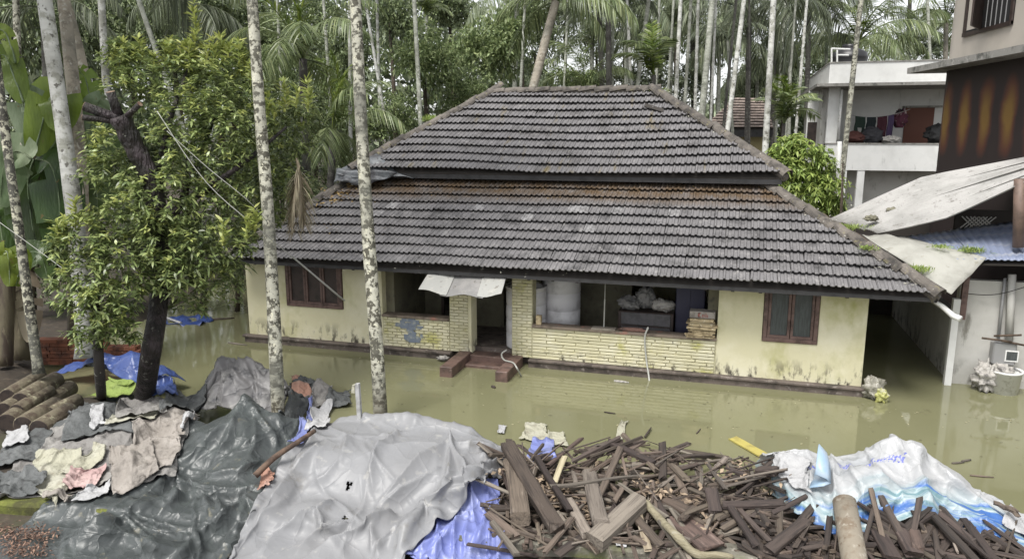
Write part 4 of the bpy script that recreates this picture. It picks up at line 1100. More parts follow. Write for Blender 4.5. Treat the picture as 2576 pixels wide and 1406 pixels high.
# ------------------------------------------------------------------ the wood behind the house
BT = [  # cx cy w h depth leaf variant label
 (1065, 175, 230, 270, 30, 'leaf_mid', 0, 'round mid-green tree behind the left hip of the upper roof'),
 (1000, 285, 190, 170, 28.5, 'leaf_mid', 1, 'low bushy green tree just left of the upper roof hip'),
 (1235, 120, 230, 290, 34, 'leaf_mid', 2, 'tall mid-green tree rising behind the middle-left of the ridge'),
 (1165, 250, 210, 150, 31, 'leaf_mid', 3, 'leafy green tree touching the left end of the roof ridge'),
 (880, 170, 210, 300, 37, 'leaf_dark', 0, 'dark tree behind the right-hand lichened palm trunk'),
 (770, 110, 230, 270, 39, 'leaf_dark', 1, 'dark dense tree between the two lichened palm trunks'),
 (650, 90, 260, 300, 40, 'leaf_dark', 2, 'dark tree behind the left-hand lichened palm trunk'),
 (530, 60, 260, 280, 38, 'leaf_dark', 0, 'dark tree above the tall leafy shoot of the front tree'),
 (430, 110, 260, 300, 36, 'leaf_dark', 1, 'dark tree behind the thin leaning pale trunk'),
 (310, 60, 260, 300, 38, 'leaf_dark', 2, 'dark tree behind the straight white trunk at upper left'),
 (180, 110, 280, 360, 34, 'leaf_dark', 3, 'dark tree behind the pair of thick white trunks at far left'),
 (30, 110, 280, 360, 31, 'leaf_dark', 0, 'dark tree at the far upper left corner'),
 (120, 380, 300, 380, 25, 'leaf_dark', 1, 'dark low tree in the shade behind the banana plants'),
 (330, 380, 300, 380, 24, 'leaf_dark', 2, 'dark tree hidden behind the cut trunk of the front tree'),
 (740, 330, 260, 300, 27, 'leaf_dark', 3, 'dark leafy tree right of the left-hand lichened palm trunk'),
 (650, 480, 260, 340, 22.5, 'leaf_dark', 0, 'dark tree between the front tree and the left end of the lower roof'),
 (830, 420, 180, 200, 24, 'leaf_dark', 1, 'dark undergrowth tree beside the torn tarpaulin on the upper roof'),
 (900, 310, 200, 180, 28, 'leaf_mid', 2, 'green undergrowth tree behind the right-hand lichened palm trunk'),
 (980, 60, 190, 220, 46, 'leaf_dark', 3, 'dark far tree above the round mid-green tree'),
 (1130, 40, 200, 160, 50, 'leaf_dark', 0, 'dark far tree at the top between two mid-green trees'),
 (1345, 130, 170, 250, 46, 'leaf_dark', 1, 'dark tree behind the thick leaning coconut trunk'),
 (1450, 205, 190, 120, 44, 'leaf_mid', 2, 'low green tree behind the middle of the ridge'),
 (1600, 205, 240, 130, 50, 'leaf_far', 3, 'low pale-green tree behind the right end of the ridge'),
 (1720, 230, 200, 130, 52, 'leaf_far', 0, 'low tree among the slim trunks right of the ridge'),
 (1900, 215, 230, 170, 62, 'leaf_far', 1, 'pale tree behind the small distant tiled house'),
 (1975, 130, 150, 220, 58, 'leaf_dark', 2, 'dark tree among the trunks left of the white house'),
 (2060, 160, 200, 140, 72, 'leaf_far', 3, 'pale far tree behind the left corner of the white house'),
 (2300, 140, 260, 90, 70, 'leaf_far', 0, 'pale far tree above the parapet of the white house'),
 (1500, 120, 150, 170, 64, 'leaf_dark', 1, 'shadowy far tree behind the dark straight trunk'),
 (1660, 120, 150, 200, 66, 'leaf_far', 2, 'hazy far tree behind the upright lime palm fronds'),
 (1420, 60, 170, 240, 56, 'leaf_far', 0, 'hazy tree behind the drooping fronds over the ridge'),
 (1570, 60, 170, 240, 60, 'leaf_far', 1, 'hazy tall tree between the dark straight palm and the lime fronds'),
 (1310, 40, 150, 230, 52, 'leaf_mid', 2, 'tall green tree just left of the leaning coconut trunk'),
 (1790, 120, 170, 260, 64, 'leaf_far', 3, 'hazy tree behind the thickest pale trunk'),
 (1700, 60, 130, 220, 62, 'leaf_mid', 0, 'far green tree behind the first white trunk at the ridge end'),
 (580, 250, 260, 260, 30, 'leaf_mid', 1, 'green tree behind the upper middle of the front tree'),
 (690, 200, 170, 220, 31, 'leaf_mid', 3, 'green tree just right of the left-hand lichened trunk'),
 (850, 250, 160, 220, 31, 'leaf_mid', 0, 'green tree between the broad fronds and the right-hand lichened trunk'),
 (1850, 90, 140, 200, 68, 'leaf_dark', 3, 'hazy dark far tree behind the slim trunks right of the ridge'),
]
for i, (cx, cy, w_, h_, d_, kd, va, lb) in enumerate(BT):
    tree('broadleaf_tree', lb, 'tree', cx, cy, w_, h_, d_, kd, va, 'trees behind the house')
# far wood closing the horizon
rn = np.random.RandomState(77)
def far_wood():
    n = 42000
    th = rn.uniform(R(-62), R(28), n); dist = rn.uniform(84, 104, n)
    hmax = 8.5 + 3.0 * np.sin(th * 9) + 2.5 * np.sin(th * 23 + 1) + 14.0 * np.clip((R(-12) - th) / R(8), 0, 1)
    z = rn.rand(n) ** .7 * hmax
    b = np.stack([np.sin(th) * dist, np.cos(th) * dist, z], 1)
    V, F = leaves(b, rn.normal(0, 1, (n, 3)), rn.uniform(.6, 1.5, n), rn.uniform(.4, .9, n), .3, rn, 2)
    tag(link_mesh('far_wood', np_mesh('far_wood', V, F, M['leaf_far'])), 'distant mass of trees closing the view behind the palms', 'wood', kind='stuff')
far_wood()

# ------------------------------------------------------------------ palms
PL = [ # x0 y0 x1 y1 depth ztop radius bark crown nf scale label
 (708, 240, 700, 60, 30, 13.5, .065, 'areca_grey', 'arecad', 7, 1, 'very thin grey palm trunk right of the left-hand lichened trunk'),
 (830, 240, 815, 20, 27, 13, .065, 'areca_grey', 'arecad', 7, 1, 'thin spotted palm trunk midway between the two lichened trunks'),
 (882, 400, 880, 30, 25, 13, .075, 'areca_white', 'arecad', 7, 1, 'thin white palm trunk just left of the right-hand lichened trunk'),
 (960, 250, 925, 40, 28, 13.5, .065, 'areca_white', 'areca', 7, 1, 'thin white trunk leaning left beside the right-hand lichened trunk'),
 (955, 270, 948, 0, 29, 13.5, .07, 'areca_white', 'areca', 7, 1, 'thin straight white trunk beside the leaning one'),
 (1058, 310, 1042, 0, 25, 13, .085, 'areca_grey', 'areca', 7, 1, 'greenish slim palm trunk standing in front of the round mid-green tree'),
 (262, 130, 255, 0, 22, 12, .125, 'areca_white', 'arecad', 8, 1.1, 'straight white palm trunk above the front tree at upper left'),
 (400, 150, 362, 40, 24, 12.5, .09, 'areca_grey', 'arecad', 7, 1, 'thin pale trunk leaning left behind the front tree'),
 (48, 250, 40, 0, 19, 10.5, .10, 'areca_lichen', 'arecad', 7, 1, 'spotted thin trunk at the far upper left behind the banana leaves'),
 (1310, 225, 1318, 60, 30, 13, .07, 'areca_grey', 'arecad', 7, 1, 'thin trunk left of the thick leaning coconut trunk'),
 (1532, 220, 1530, 0, 28, 13, .13, 'palm_dark', 'cocod', 12, .8, 'straight dark palm trunk behind the middle of the ridge'),
 (1541, 220, 1542, 30, 33, 14, .06, 'areca_grey', 'arecad', 7, 1, 'thin pale trunk just right of the straight dark palm'),
 (1588, 220, 1578, 20, 29, 13, .07, 'areca_white', 'areca', 7, 1, 'slim white trunk leaning left right of the straight dark palm'),
 (1574, 215, 1572, 60, 36, 15, .07, 'areca_grey', 'arecad', 7, 1, 'faint grey trunk behind the slim white leaning one'),
 (1605, 205, 1632, 0, 30, 13, .10, 'areca_grey', 'arecad', 7, 1, 'grey trunk leaning right left of the upright lime fronds'),
 (1700, 250, 1712, 0, 27, 13, .085, 'areca_white', 'areca', 7, 1, 'white trunk leaning right at the right end of the ridge'),
 (1722, 270, 1737, 20, 29, 13.5, .075, 'areca_grey', 'arecad', 7, 1, 'pale trunk leaning right, second right of the ridge end'),
 (1748, 290, 1755, 50, 28, 13.5, .07, 'areca_white', 'areca', 7, 1, 'slim bright trunk in the cluster right of the ridge end'),
 (1765, 300, 1792, 0, 26, 13, .125, 'areca_grey', 'areca', 8, 1.1, 'thickest pale trunk in the cluster right of the ridge end'),
 (1788, 300, 1800, 30, 30, 14, .06, 'areca_white', 'arecad', 7, 1, 'thin white trunk just right of the thickest pale one'),
 (1832, 200, 1852, 0, 32, 14, .07, 'palm_dark', 'arecad', 7, 1, 'thin dark trunk leaning right among the pale trunks'),
 (1830, 330, 1872, 0, 24, 12, .09, 'areca_white', 'areca', 8, 1, 'white trunk leaning right in front of the small distant house'),
 (1843, 335, 1838, 240, 34, 9, .08, 'areca_grey', 'arecad', 6, .9, 'short pale trunk in front of the small distant house'),
 (1885, 330, 1885, 60, 33, 14, .055, 'palm_dark', 'arecad', 6, 1, 'very thin dark trunk in front of the small distant house'),
 (1925, 380, 1946, 0, 23, 12, .105, 'areca_white', 'areca', 8, 1.1, 'tall white trunk right of the small distant house'),
 (1985, 230, 2002, 0, 34, 14, .06, 'areca_grey', 'arecad', 7, 1, 'thin grey trunk left of the white house, first of two'),
 (2010, 240, 2030, 0, 33, 14, .075, 'areca_white', 'arecad', 7, 1, 'slim pale trunk nearest the left corner of the white house'),
 (2112, 500, 2166, 0, 25, 12.5, .10, 'areca_lichen', 'areca', 8, 1.1, 'spotted trunk leaning right in front of the white house balcony'),
 (2340, 150, 2336, 60, 48, 17, .11, 'areca_grey', 'areca', 7, 1.2, 'straight pale trunk behind the white house near its right end'),
 (1680, 240, 1690, 80, 40, 17, .08, 'areca_grey', 'arecad', 7, 1.1, 'faint far trunk behind the white trunk at the ridge end'),
 (1960, 220, 1975, 20, 42, 18, .085, 'areca_grey', 'arecad', 7, 1.1, 'faint far trunk between the tall white trunk and the white house'),
 (1420, 200, 1425, 90, 42, 16, .08, 'areca_grey', 'arecad', 7, 1.1, 'faint far trunk right of the thick coconut trunk'),
 (1650, 230, 1655, 100, 44, 17, .085, 'areca_grey', 'arecad', 7, 1.1, 'faint far trunk behind the upright lime fronds'),
]
for i, (x0, y0, x1, y1, d_, zt_, r_, bk_, kd, nf, sc, lb) in enumerate(PL):
    palm('areca_palm', lb, 'palm', tline(x0, y0, x1, y1, d_, zt_), r_, bk_, kd, nf, sc, i + 1, 'slim palms behind the house')
def crown_palm(label, x0, y0, cx, cy, d, r, bark, kind, nf, sc, seed, elev=(-15, 30), name='coconut_palm', grp='coconut palms behind the house'):
    top = PD(cx, cy, d); a = PD(x0, y0, d)
    k = (a - top) / (a.z - top.z); base = top + k * (0 - top.z)
    return palm(name, label, 'palm', [base, base.lerp(top, .5), top], r, bark, kind, nf, sc, seed, grp, elev)
crown_palm('coconut palm with thick trunk leaning right and fronds drooping over the middle of the ridge', 1340, 225, 1398, 5, 26, .19, 'coconut', 'coco', 18, .72, 51)
crown_palm('dark coconut crown with hanging fronds at the top right of the leaning coconut palm', 1515, 220, 1505, -20, 31, .13, 'palm_dark', 'cocod', 16, .8, 52)
crown_palm('big pale coconut crown behind the black tank of the white house', 2165, 330, 2160, 105, 47, .2, 'coconut', 'coco', 20, 1.15, 53)
crown_palm('coconut palm at the right edge of the white house parapet', 2375, 330, 2380, 60, 52, .2, 'coconut', 'coco', 18, 1.1, 54)
crown_palm('coconut palm with grey hanging fronds right of the ridge', 1880, 330, 1885, 40, 38, .16, 'palm_dark', 'cocod', 18, 1.0, 55, (-35, 10))
crown_palm('coconut palm at the top above the left corner of the white house', 2030, 300, 2035, -10, 44, .18, 'palm_dark', 'cocod', 18, 1.05, 56)
crown_palm('low young coconut palm peeping over the middle of the ridge', 1450, 330, 1470, 228, 30, .12, 'palm_dark', 'coco', 11, .62, 57, (-5, 35))
crown_palm('coconut palm with broad fronds between the two lichened trunks', 770, 400, 762, 150, 23, .16, 'palm_dark', 'coco', 15, .75, 58)
crown_palm('low coconut palm with long fronds beside the torn tarpaulin on the roof', 830, 500, 838, 330, 21.5, .13, 'palm_dark', 'coco', 13, .62, 59)
crown_palm('palm with dark feathery fronds at the top left above the front tree', 480, 300, 470, 10, 30, .14, 'palm_dark', 'cocod', 15, .8, 60)
crown_palm('palm with dark feathery fronds at the far upper left corner', 120, 300, 110, 20, 24, .14, 'palm_dark', 'cocod', 14, .7, 61)
crown_palm('young palm with upright lime fronds behind the right end of the ridge', 1640, 330, 1645, 190, 27, .10, 'palm_dark', 'areca', 9, .95, 62, (20, 55), 'areca_palm', 'slim palms behind the house')
crown_palm('small dark palm beside the left wall of the white house', 1966, 420, 1972, 312, 25, .07, 'palm_dark', 'areca', 12, .8, 63, (-5, 40), 'areca_palm', 'slim palms behind the house')
crown_palm('small palm crown over the round mid-green tree', 1075, 200, 1072, 40, 31, .08, 'areca_grey', 'areca', 9, .75, 64, (0, 40), 'areca_palm', 'slim palms behind the house')
crown_palm('hazy coconut crown between the white trunks and the white house', 1945, 300, 1950, -30, 56, .2, 'palm_dark', 'coco', 18, 1.2, 65)
crown_palm('hazy coconut crown above the cluster of slim trunks', 1745, 300, 1740, -10, 54, .2, 'palm_dark', 'cocod', 18, 1.15, 66)
crown_palm('coconut crown at the top right above the grey building ledge', 2280, 330, 2290, -40, 60, .2, 'palm_dark', 'coco', 18, 1.2, 67)

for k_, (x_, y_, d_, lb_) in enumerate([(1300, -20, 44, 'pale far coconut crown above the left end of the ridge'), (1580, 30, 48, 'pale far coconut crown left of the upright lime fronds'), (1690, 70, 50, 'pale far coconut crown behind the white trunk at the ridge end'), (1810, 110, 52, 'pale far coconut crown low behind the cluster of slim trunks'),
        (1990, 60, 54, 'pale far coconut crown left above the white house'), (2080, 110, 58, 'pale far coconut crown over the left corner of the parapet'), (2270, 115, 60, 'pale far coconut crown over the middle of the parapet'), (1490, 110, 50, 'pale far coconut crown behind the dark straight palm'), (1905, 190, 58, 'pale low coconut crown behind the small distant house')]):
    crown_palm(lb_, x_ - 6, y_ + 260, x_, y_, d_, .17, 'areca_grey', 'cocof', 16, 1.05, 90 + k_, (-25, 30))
# the two lichened palms in front of the house and the trunks at the left
def fg(name, label, pts, r, bark, zt, kind='areca', nf=9, seed=0):
    P = [PD(x, y, d) for x, y, d in pts]
    u = (P[0] - P[1]) / (P[0].z - P[1].z)
    top = P[0] + u * (zt - P[0].z)
    P[-1].z = -.25 if P[-1].z < .2 else P[-1].z
    return palm(name, label, 'palm', list(reversed([top] + P)), r, bark, kind, nf, 1.1, seed)
fg('areca_palm', 'left-hand lichen-blotched slim palm trunk standing in front of the house', [(634, 0, 12.1), (655, 300, 12.1), (673, 520, 12.1), (690, 820, 12.1), (700, 1070, 12.1)], .110, 'areca_lichen', 10.5, seed=71)
fg('areca_palm', 'right-hand lichen-blotched slim palm trunk standing in front of the house', [(894, 0, 12.4), (908, 300, 12.4), (927, 600, 12.4), (948, 880, 12.4), (958, 1040, 12.4)], .118, 'areca_lichen', 10.3, seed=72)
fg('areca_palm', 'lichened slim trunk leaning across the banana plants at the left edge', [(-5, 190, 13), (22, 400, 13), (45, 560, 13), (72, 760, 13), (98, 940, 13)], .088, 'areca_lichen_dark', 9.5, seed=73)
fg('coconut_palm', 'thick white-barked palm trunk at far left, front one of the pair', [(112, 0, 14), (150, 260, 14), (180, 480, 14), (200, 660, 14), (216, 900, 14)], .165, 'areca_white', 10.5, 'coco', 14, 74)
fg('coconut_palm', 'ringed beige palm trunk at far left, back one of the pair', [(160, 0, 14.8), (182, 200, 14.8), (200, 400, 14.8), (208, 620, 14.8), (222, 880, 14.8)], .15, 'coconut', 11, 'coco', 14, 75)
fg('coconut_palm', 'beige palm trunk leaning left behind the pair at far left', [(155, -30, 16), (180, 60, 16), (205, 160, 16), (250, 400, 16), (290, 800, 16)], .125, 'coconut', 10.5, 'cocod', 12, 76)
# ------------------------------------------------------------------ the leafy tree in front at the left
def project(P):
    v = P - np.array(CAM); z = v @ np.array(_f)
    return np.stack([IW / 2 + FPX * (v @ np.array(_r)) / z, IH / 2 - FPX * (v @ np.array(_u)) / z], -1)
FT = [ # px, py, radius px, depth, density
 (300, 145, 55, 12.6, 1), (350, 200, 85, 12.6, 1), (300, 240, 60, 12.3, .8), (430, 190, 95, 12.9, 1), (520, 165, 85, 13.0, 1), (590, 150, 60, 13.0, .9), (540, 240, 100, 12.6, 1),
 (610, 240, 75, 12.8, 1), (640, 320, 75, 12.6, 1), (560, 330, 110, 12.2, 1), (460, 300, 100, 12.2, 1), (720, 290, 55, 13.2, .9), (770, 280, 45, 13.3, .9), (755, 350, 60, 13.4, .8), (700, 370, 70, 13.3, .9),
 (270, 370, 65, 12.0, .9), (250, 430, 60, 11.9, .9), (330, 430, 80, 11.9, .9), (440, 400, 90, 11.9, 1), (560, 430, 110, 12.3, 1), (650, 450, 90, 13.0, 1), (730, 460, 70, 13.5, .9), (690, 540, 55, 13.3, .8),
 (400, 500, 105, 11.7, 1), (300, 540, 85, 11.6, 1), (520, 530, 100, 12.2, 1), (610, 540, 80, 12.8, 1), (220, 600, 75, 11.5, 1), (160, 620, 50, 11.4, .9), (300, 640, 80, 11.5, 1), (400, 620, 90, 11.6, 1),
 (500, 620, 75, 11.8, 1), (580, 640, 60, 12.2, .9), (620, 610, 40, 12.3, .8), (440, 690, 70, 11.6, 1), (350, 700, 60, 11.6, 1), (520, 700, 55, 12.0, .9), (480, 740, 60, 12.2, .8), (570, 720, 55, 12.8, .8),
]
FT2 = [(230, 690, 75, 11.3, 1), (190, 760, 50, 11.2, .9), (250, 770, 75, 11.2, 1), (310, 750, 60, 11.4, .9), (220, 830, 60, 11.2, .9), (290, 820, 55, 11.3, .9), (160, 700, 45, 11.3, .8), (330, 830, 35, 11.5, .7)]
def rosette_crown(name, blobs, parent, seed, dens=1.0):
    rn = np.random.RandomState(seed)
    C_, A_, O_ = [], [], []
    for px, py, rp, d_, dn in blobs:
        c = np.array(PD(px, py, d_)); r = rp * d_ / FPX
        rp *= .9; r *= .9
        n = int(90 * dn * dens * (rp / 80) ** 2) + 6
        u_ = unit(rn.normal(0, 1, (n, 3)))
        rr = rn.uniform(.45, 1.08, n)
        C_.append(c + u_ * (r * rr)[:, None] * np.array([1, .95, 1])); A_.append(u_ * .55 + np.array([0, 0, 1.0]) + rn.normal(0, .25, (n, 3))); O_.append(rr * (.55 + .45 * u_[:, 2]))
    C_ = np.concatenate(C_); A_ = np.concatenate(A_); O_ = np.concatenate(O_)
    # the sawn trunk stays clear of leaves in front
    pq = project(C_); a_, b_ = np.array([290., 262.]), np.array([366., 405.]); t = np.clip(((pq - a_) @ (b_ - a_)) / ((b_ - a_) @ (b_ - a_)), 0, 1)
    ok = (np.linalg.norm(pq - (a_ + t[:, None] * (b_ - a_)), axis=1) > 34) & ~((pq[:, 0] > 195) & (pq[:, 0] < 335) & (pq[:, 1] > 225) & (pq[:, 1] < 315))
    tx = np.interp(pq[:, 1], [0, 300, 520, 820], [634, 655, 673, 690]); ok &= (np.abs(pq[:, 0] - tx) > 27) | ((C_ - np.array(CAM)) @ np.array(_f) > 12.35)
    C_, A_, O_ = C_[ok], A_[ok], O_[ok]
    yg = (O_ > .62) & (rn.rand(len(O_)) < .42)
    org = ORG[parent.name]
    for nm, sel, mt, l in ((name, ~yg, M['leaf_fg'], .125), ('young_' + name, yg, M['leaf_young'], .11)):
        V, F = rosettes(C_[sel], A_[sel], 9, l, l * .30, rn, .28, (-8, 42))
        tag(link_mesh(nm, np_mesh(nm, V - np.array(org), F, mt), parent), kind='stuff')
    return C_
tr = thing('leafy_tree', 'big leafy tree at the left with a dark wet trunk and sawn-off top', 'tree', PZ(360, 1010, 0))
b0 = PZ(362, 1012, -.02)
tp = smooth([b0, PD(378, 900, 12.0), PD(398, 770, 12.05), PD(404, 640, 12.1), PD(384, 470, 11.9), PD(338, 370, 11.7), PD(300, 292, 11.5)], 6)
MB().tube(tp, list(np.linspace(.165, .145, 13)) + [.145 + .012 * i / max(1, len(tp) - 14) + .012 * math.sin(i * 2.1) for i in range(len(tp) - 13)], 16).build('trunk', M['trunk_black'], tr, True)
M['cutwood'] = mat('sawn_wood', (.24, .17, .12), .8, [((.12, .06, .04), 14, .5, .62)])
top = PD(292, 278, 11.5)
for a, b, r in (((300, 300), (212, 268), .075), ((296, 305), (208, 296), .05), ((298, 290), (278, 232), .07), ((312, 300), (352, 262), .045)):
    p, q = PD(*a, 11.5), PD(*b, 11.35)
    lb = MB().tube([p, p.lerp(q, .5), q], [r * 1.15, r, r * .95], 10).build('sawn_limb', M['trunk_black'], tr, True)
    dn = (q - p).normalized()
    MB().tube([q, q + dn * .006], [r * .93, r * .93], 12).build('cut_face', M['cutwood'], lb)
limbs = [((398, 770), (470, 620), (520, 520)), ((400, 700), (330, 600), (260, 560)), ((400, 640), (480, 450), (540, 300)), ((395, 560), (600, 420), (720, 320)), ((390, 500), (420, 330), (470, 180)), ((398, 740), (520, 690), (600, 620))]
for i, (a, b, c) in enumerate(limbs):
    MB().tube(smooth([PD(*a, 12.05), PD(*b, 12.2), PD(*c, 12.7)], 4), list(np.linspace(.07, .02, 9)), 7).build('branch', M['trunk_black'], tr, True)
rosette_crown('foliage', FT, tr, 5)
# tall shoot and side shoots on top of the crown
def shoot(px, y0, y1, d_, parent, seed, mt='leaf_young'):
    rn = np.random.RandomState(seed)
    n = max(3, int((y0 - y1) / 8)); ys = np.linspace(y0, y1, n)
    C_ = np.array([PD(px + 4 * math.sin(i * .6), y, d_) for i, y in enumerate(ys)])
    A_ = np.tile([0, 0, 1.0], (n, 1)) + rn.normal(0, .15, (n, 3))
    V, F = rosettes(C_, A_, 8, .17, .04, rn, .1, (15, 50))
    st_ = MB().tube([PD(px, y0 + 8, d_), PD(px, y1, d_)], [.012, .006], 5)
    V2 = np.array(st_.v); F2 = np.array(st_.f[:-2]) + len(V)
    tag(link_mesh('shoot', np_mesh('shoot', np.concatenate([V, V2]) - np.array(ORG[parent.name]), np.concatenate([F, F2]), M[mt]), parent), kind='stuff')
for q_ in range(26):
    rs_ = random.Random(q_ + 40); sx_ = [285, 320, 350, 385, 415, 455, 475, 515, 535, 575, 600, 630, 650, 670, 715, 745, 775, 690, 250, 235, 160, 140, 190, 620, 560, 640][q_]; sy_ = [150, 175, 150, 165, 150, 150, 165, 150, 150, 145, 150, 200, 250, 280, 265, 255, 265, 300, 360, 400, 590, 600, 560, 590, 600, 570][q_]
    shoot(sx_, sy_ + 10, sy_ - rs_.uniform(25, 60), 12.7 if sy_ < 500 else 11.4, tr, q_ + 20)
shoot(490, 190, 15, 12.9, tr, 1); shoot(430, 170, 105, 12.9, tr, 2); shoot(558, 160, 95, 12.9, tr, 3); shoot(612, 190, 130, 12.9, tr, 4); shoot(305, 150, 110, 12.6, tr, 5)
t2 = thing('small_leafy_tree', 'small leafy tree with a thin spotted trunk left of the big leafy tree', 'tree', PZ(256, 1000, 0))
M['bark_spot'] = mat('spotted_bark', (.035, .03, .026), .85, [((.30, .30, .25), 8, .62, .67, 4)], bump=[(14, .7, (1, 1, .4), .03)])
MB().tube(smooth([PZ(256, 1002, -.02), PD(250, 930, 11.6), PD(246, 850, 11.5), PD(240, 760, 11.4), PD(235, 690, 11.4)], 4), list(np.linspace(.085, .05, 17)), 10).build('trunk', M['bark_spot'], t2, True)
rosette_crown('foliage', FT2, t2, 9)

# lime-green shrub right of the house
sb = thing('lime_shrub', 'bright lime-green shrub behind the right hip of the house', 'shrub', (2.9, 22.2, .1))
rn = np.random.RandomState(15); C_, A_ = [], []
for px, py, rp in ((2010, 400, 60), (1985, 450, 60), (2050, 420, 50), (2080, 480, 50), (2030, 490, 70), (1970, 385, 35), (2000, 365, 25), (2095, 520, 30), (2050, 520, 45), (1950, 470, 35)):
    c = np.array(PD(px, py, 21.5)); r = rp * 21.5 / FPX; n = int(rp * 2.3)
    u_ = unit(rn.normal(0, 1, (n, 3))); C_.append(c + u_ * r * rn.uniform(.6, 1.05, (n, 1))); A_.append(u_ + np.array([0, -.2, .5]))
C_ = np.concatenate(C_); A_ = np.concatenate(A_)
V, F = rosettes(C_, A_, 9, .19, .055, rn, .35, (-10, 40))
link_mesh('foliage', np_mesh('foliage', V - np.array(ORG[sb.name]), F, M['leaf_lime']), sb)
MB().tube([(2.9, 22.2, -.1), (2.9, 22.1, 2.2), (2.8, 22, 4.0)], [.07, .05, .02], 7).build('stem', M['trunk_brown'], sb, True)

# banana plants
def banana_leaf(parent, pts, w_px, d_, mt, seed=0, dz=0.0, tears=3):
    rn = np.random.RandomState(seed)
    P = smooth([PD(x, y, d_ + dz * i) for i, (x, y) in enumerate(pts)], 6)
    n = len(P); W = w_px * d_ / FPX / 2
    vw = (PD(pts[0][0], pts[0][1], d_) - CAM).normalized()
    mb = MB(); K = 4
    tear = set(rn.choice(range(3, n - 2), tears, replace=False)) if tears and n > 7 else set()
    sides = []
    for s in (-1, 1):
        b = len(mb.v)
        for i, p in enumerate(P):
            t = (P[min(i + 1, n - 1)] - P[max(i - 1, 0)]).normalized()
            sd_ = t.cross(vw).normalized() * s
            f = math.sin(math.pi * min(1, (i + .35) / (n - .3))) ** .55 * W
            for k in range(K):
                u = k / (K - 1)
                q = p + sd_ * (f * u) + vw * (.18 * f * u * u * (1 if s > 0 else .5) + .02 * math.sin(i * 1.3 + s)) - Vector((0, 0, .12 * f * u * u))
                if i in tear and u > .4: q = q + t * .05 * u
                mb.v.append(tuple(q))
        for i in range(n - 1):
            for k in range(K - 1):
                if i in tear and k >= 1: continue
                a = b + i * K + k
                mb.f.append((a, a + 1, a + K + 1, a + K))
    o = mb.build('leaf', mt, parent, True)
    rib = MB().tube(P, list(np.linspace(.022, .006, n)), 5)
    rib.build('midrib', M['banana_pale'], o, True)
    return o
def stem(parent, pts, r, mt):
    MB().tube(smooth([PD(*p) for p in pts], 4), r, 10).build('stem', mt, parent, True)
M['banana_stem'] = mat('banana_stem', (.10, .085, .05), .7, [((.045, .03, .02), 4, .45, .6, 6, (1, 1, .25)), ((.22, .19, .12), 5, .6, .68, 5, (1, 1, .2))], bump=[(8, .5, (1, 1, .15), .04)])
bp = thing('banana_plant', 'banana plant with broad bright leaves behind the white trunks at far left', 'banana plant', PZ(60, 900, .2))
stem(bp, [(58, 905, 14.8), (62, 700, 14.8), (70, 500, 14.8), (85, 380, 14.8)], .17, M['banana_stem'])
B, Dk, Pl = M['banana_bright'], M['banana_dark'], M['banana_pale']
for k, (pts, w_, d_, mt) in enumerate([
    ([(85, 390), (110, 300), (100, 250), (60, 225)], 95, 14.3, Pl), ([(85, 390), (125, 250), (150, 250), (150, 330)], 110, 14.1, B), ([(85, 385), (60, 270), (30, 200), (0, 165)], 80, 14.4, Pl),
    ([(80, 400), (40, 380), (10, 420), (0, 520)], 120, 13.9, Pl), ([(90, 400), (130, 420), (150, 520), (140, 620)], 120, 14.4, Dk), ([(85, 400), (70, 460), (80, 560), (95, 640)], 110, 14.5, Dk),
    ([(60, 260), (30, 180), (10, 140), (-20, 150)], 70, 14.0, B), ([(40, 160), (20, 95), (0, 75), (-30, 85)], 40, 14.0, B)]):
    banana_leaf(bp, pts, w_, d_, mt, k)
bp = thing('banana_plant', 'banana plant whose leaves show between the white trunks and the cut treetop', 'banana plant', PZ(190, 860, .2))
stem(bp, [(190, 865, 15.6), (195, 650, 15.6), (205, 450, 15.6), (215, 350, 15.6)], .16, M['banana_stem'])
for k, (pts, w_, d_, mt) in enumerate([
    ([(215, 360), (225, 260), (215, 200), (190, 170)], 70, 15.2, B), ([(215, 360), (235, 300), (245, 260), (265, 240)], 70, 15.0, Pl), ([(215, 360), (250, 330), (265, 350), (275, 400)], 75, 15.2, Dk),
    ([(210, 370), (170, 420), (150, 500), (140, 560)], 110, 15.3, Dk), ([(215, 370), (230, 420), (245, 500), (240, 560)], 100, 15.4, Dk), ([(290, 200), (310, 140), (345, 125), (382, 150)], 45, 15.2, B), ([(205, 380), (180, 330), (165, 340), (140, 400)], 80, 15.5, Dk)]):
    banana_leaf(bp, pts, w_, d_, mt, 20 + k)
bp = thing('banana_plant', 'low banana plant with hanging yellow-green leaves at the left edge below the leaning trunk', 'banana plant', PZ(10, 910, .2))
stem(bp, [(12, 920, 14.2), (15, 780, 14.2), (20, 680, 14.2)], .14, M['banana_stem'])
for k, (pts, w_, d_, mt) in enumerate([
    ([(20, 690), (40, 640), (50, 660), (40, 720)], 55, 13.9, B), ([(15, 690), (10, 640), (20, 640), (25, 720)], 60, 13.8, B), ([(20, 690), (60, 640), (100, 640), (120, 700)], 70, 14.4, Dk), ([(20, 690), (0, 560), (-10, 520), (-30, 520)], 90, 14.5, Dk), ([(20, 700), (60, 700), (75, 780), (75, 860)], 60, 14.5, M['frond_dry'])]):
    banana_leaf(bp, pts, w_, d_, mt, 40 + k)
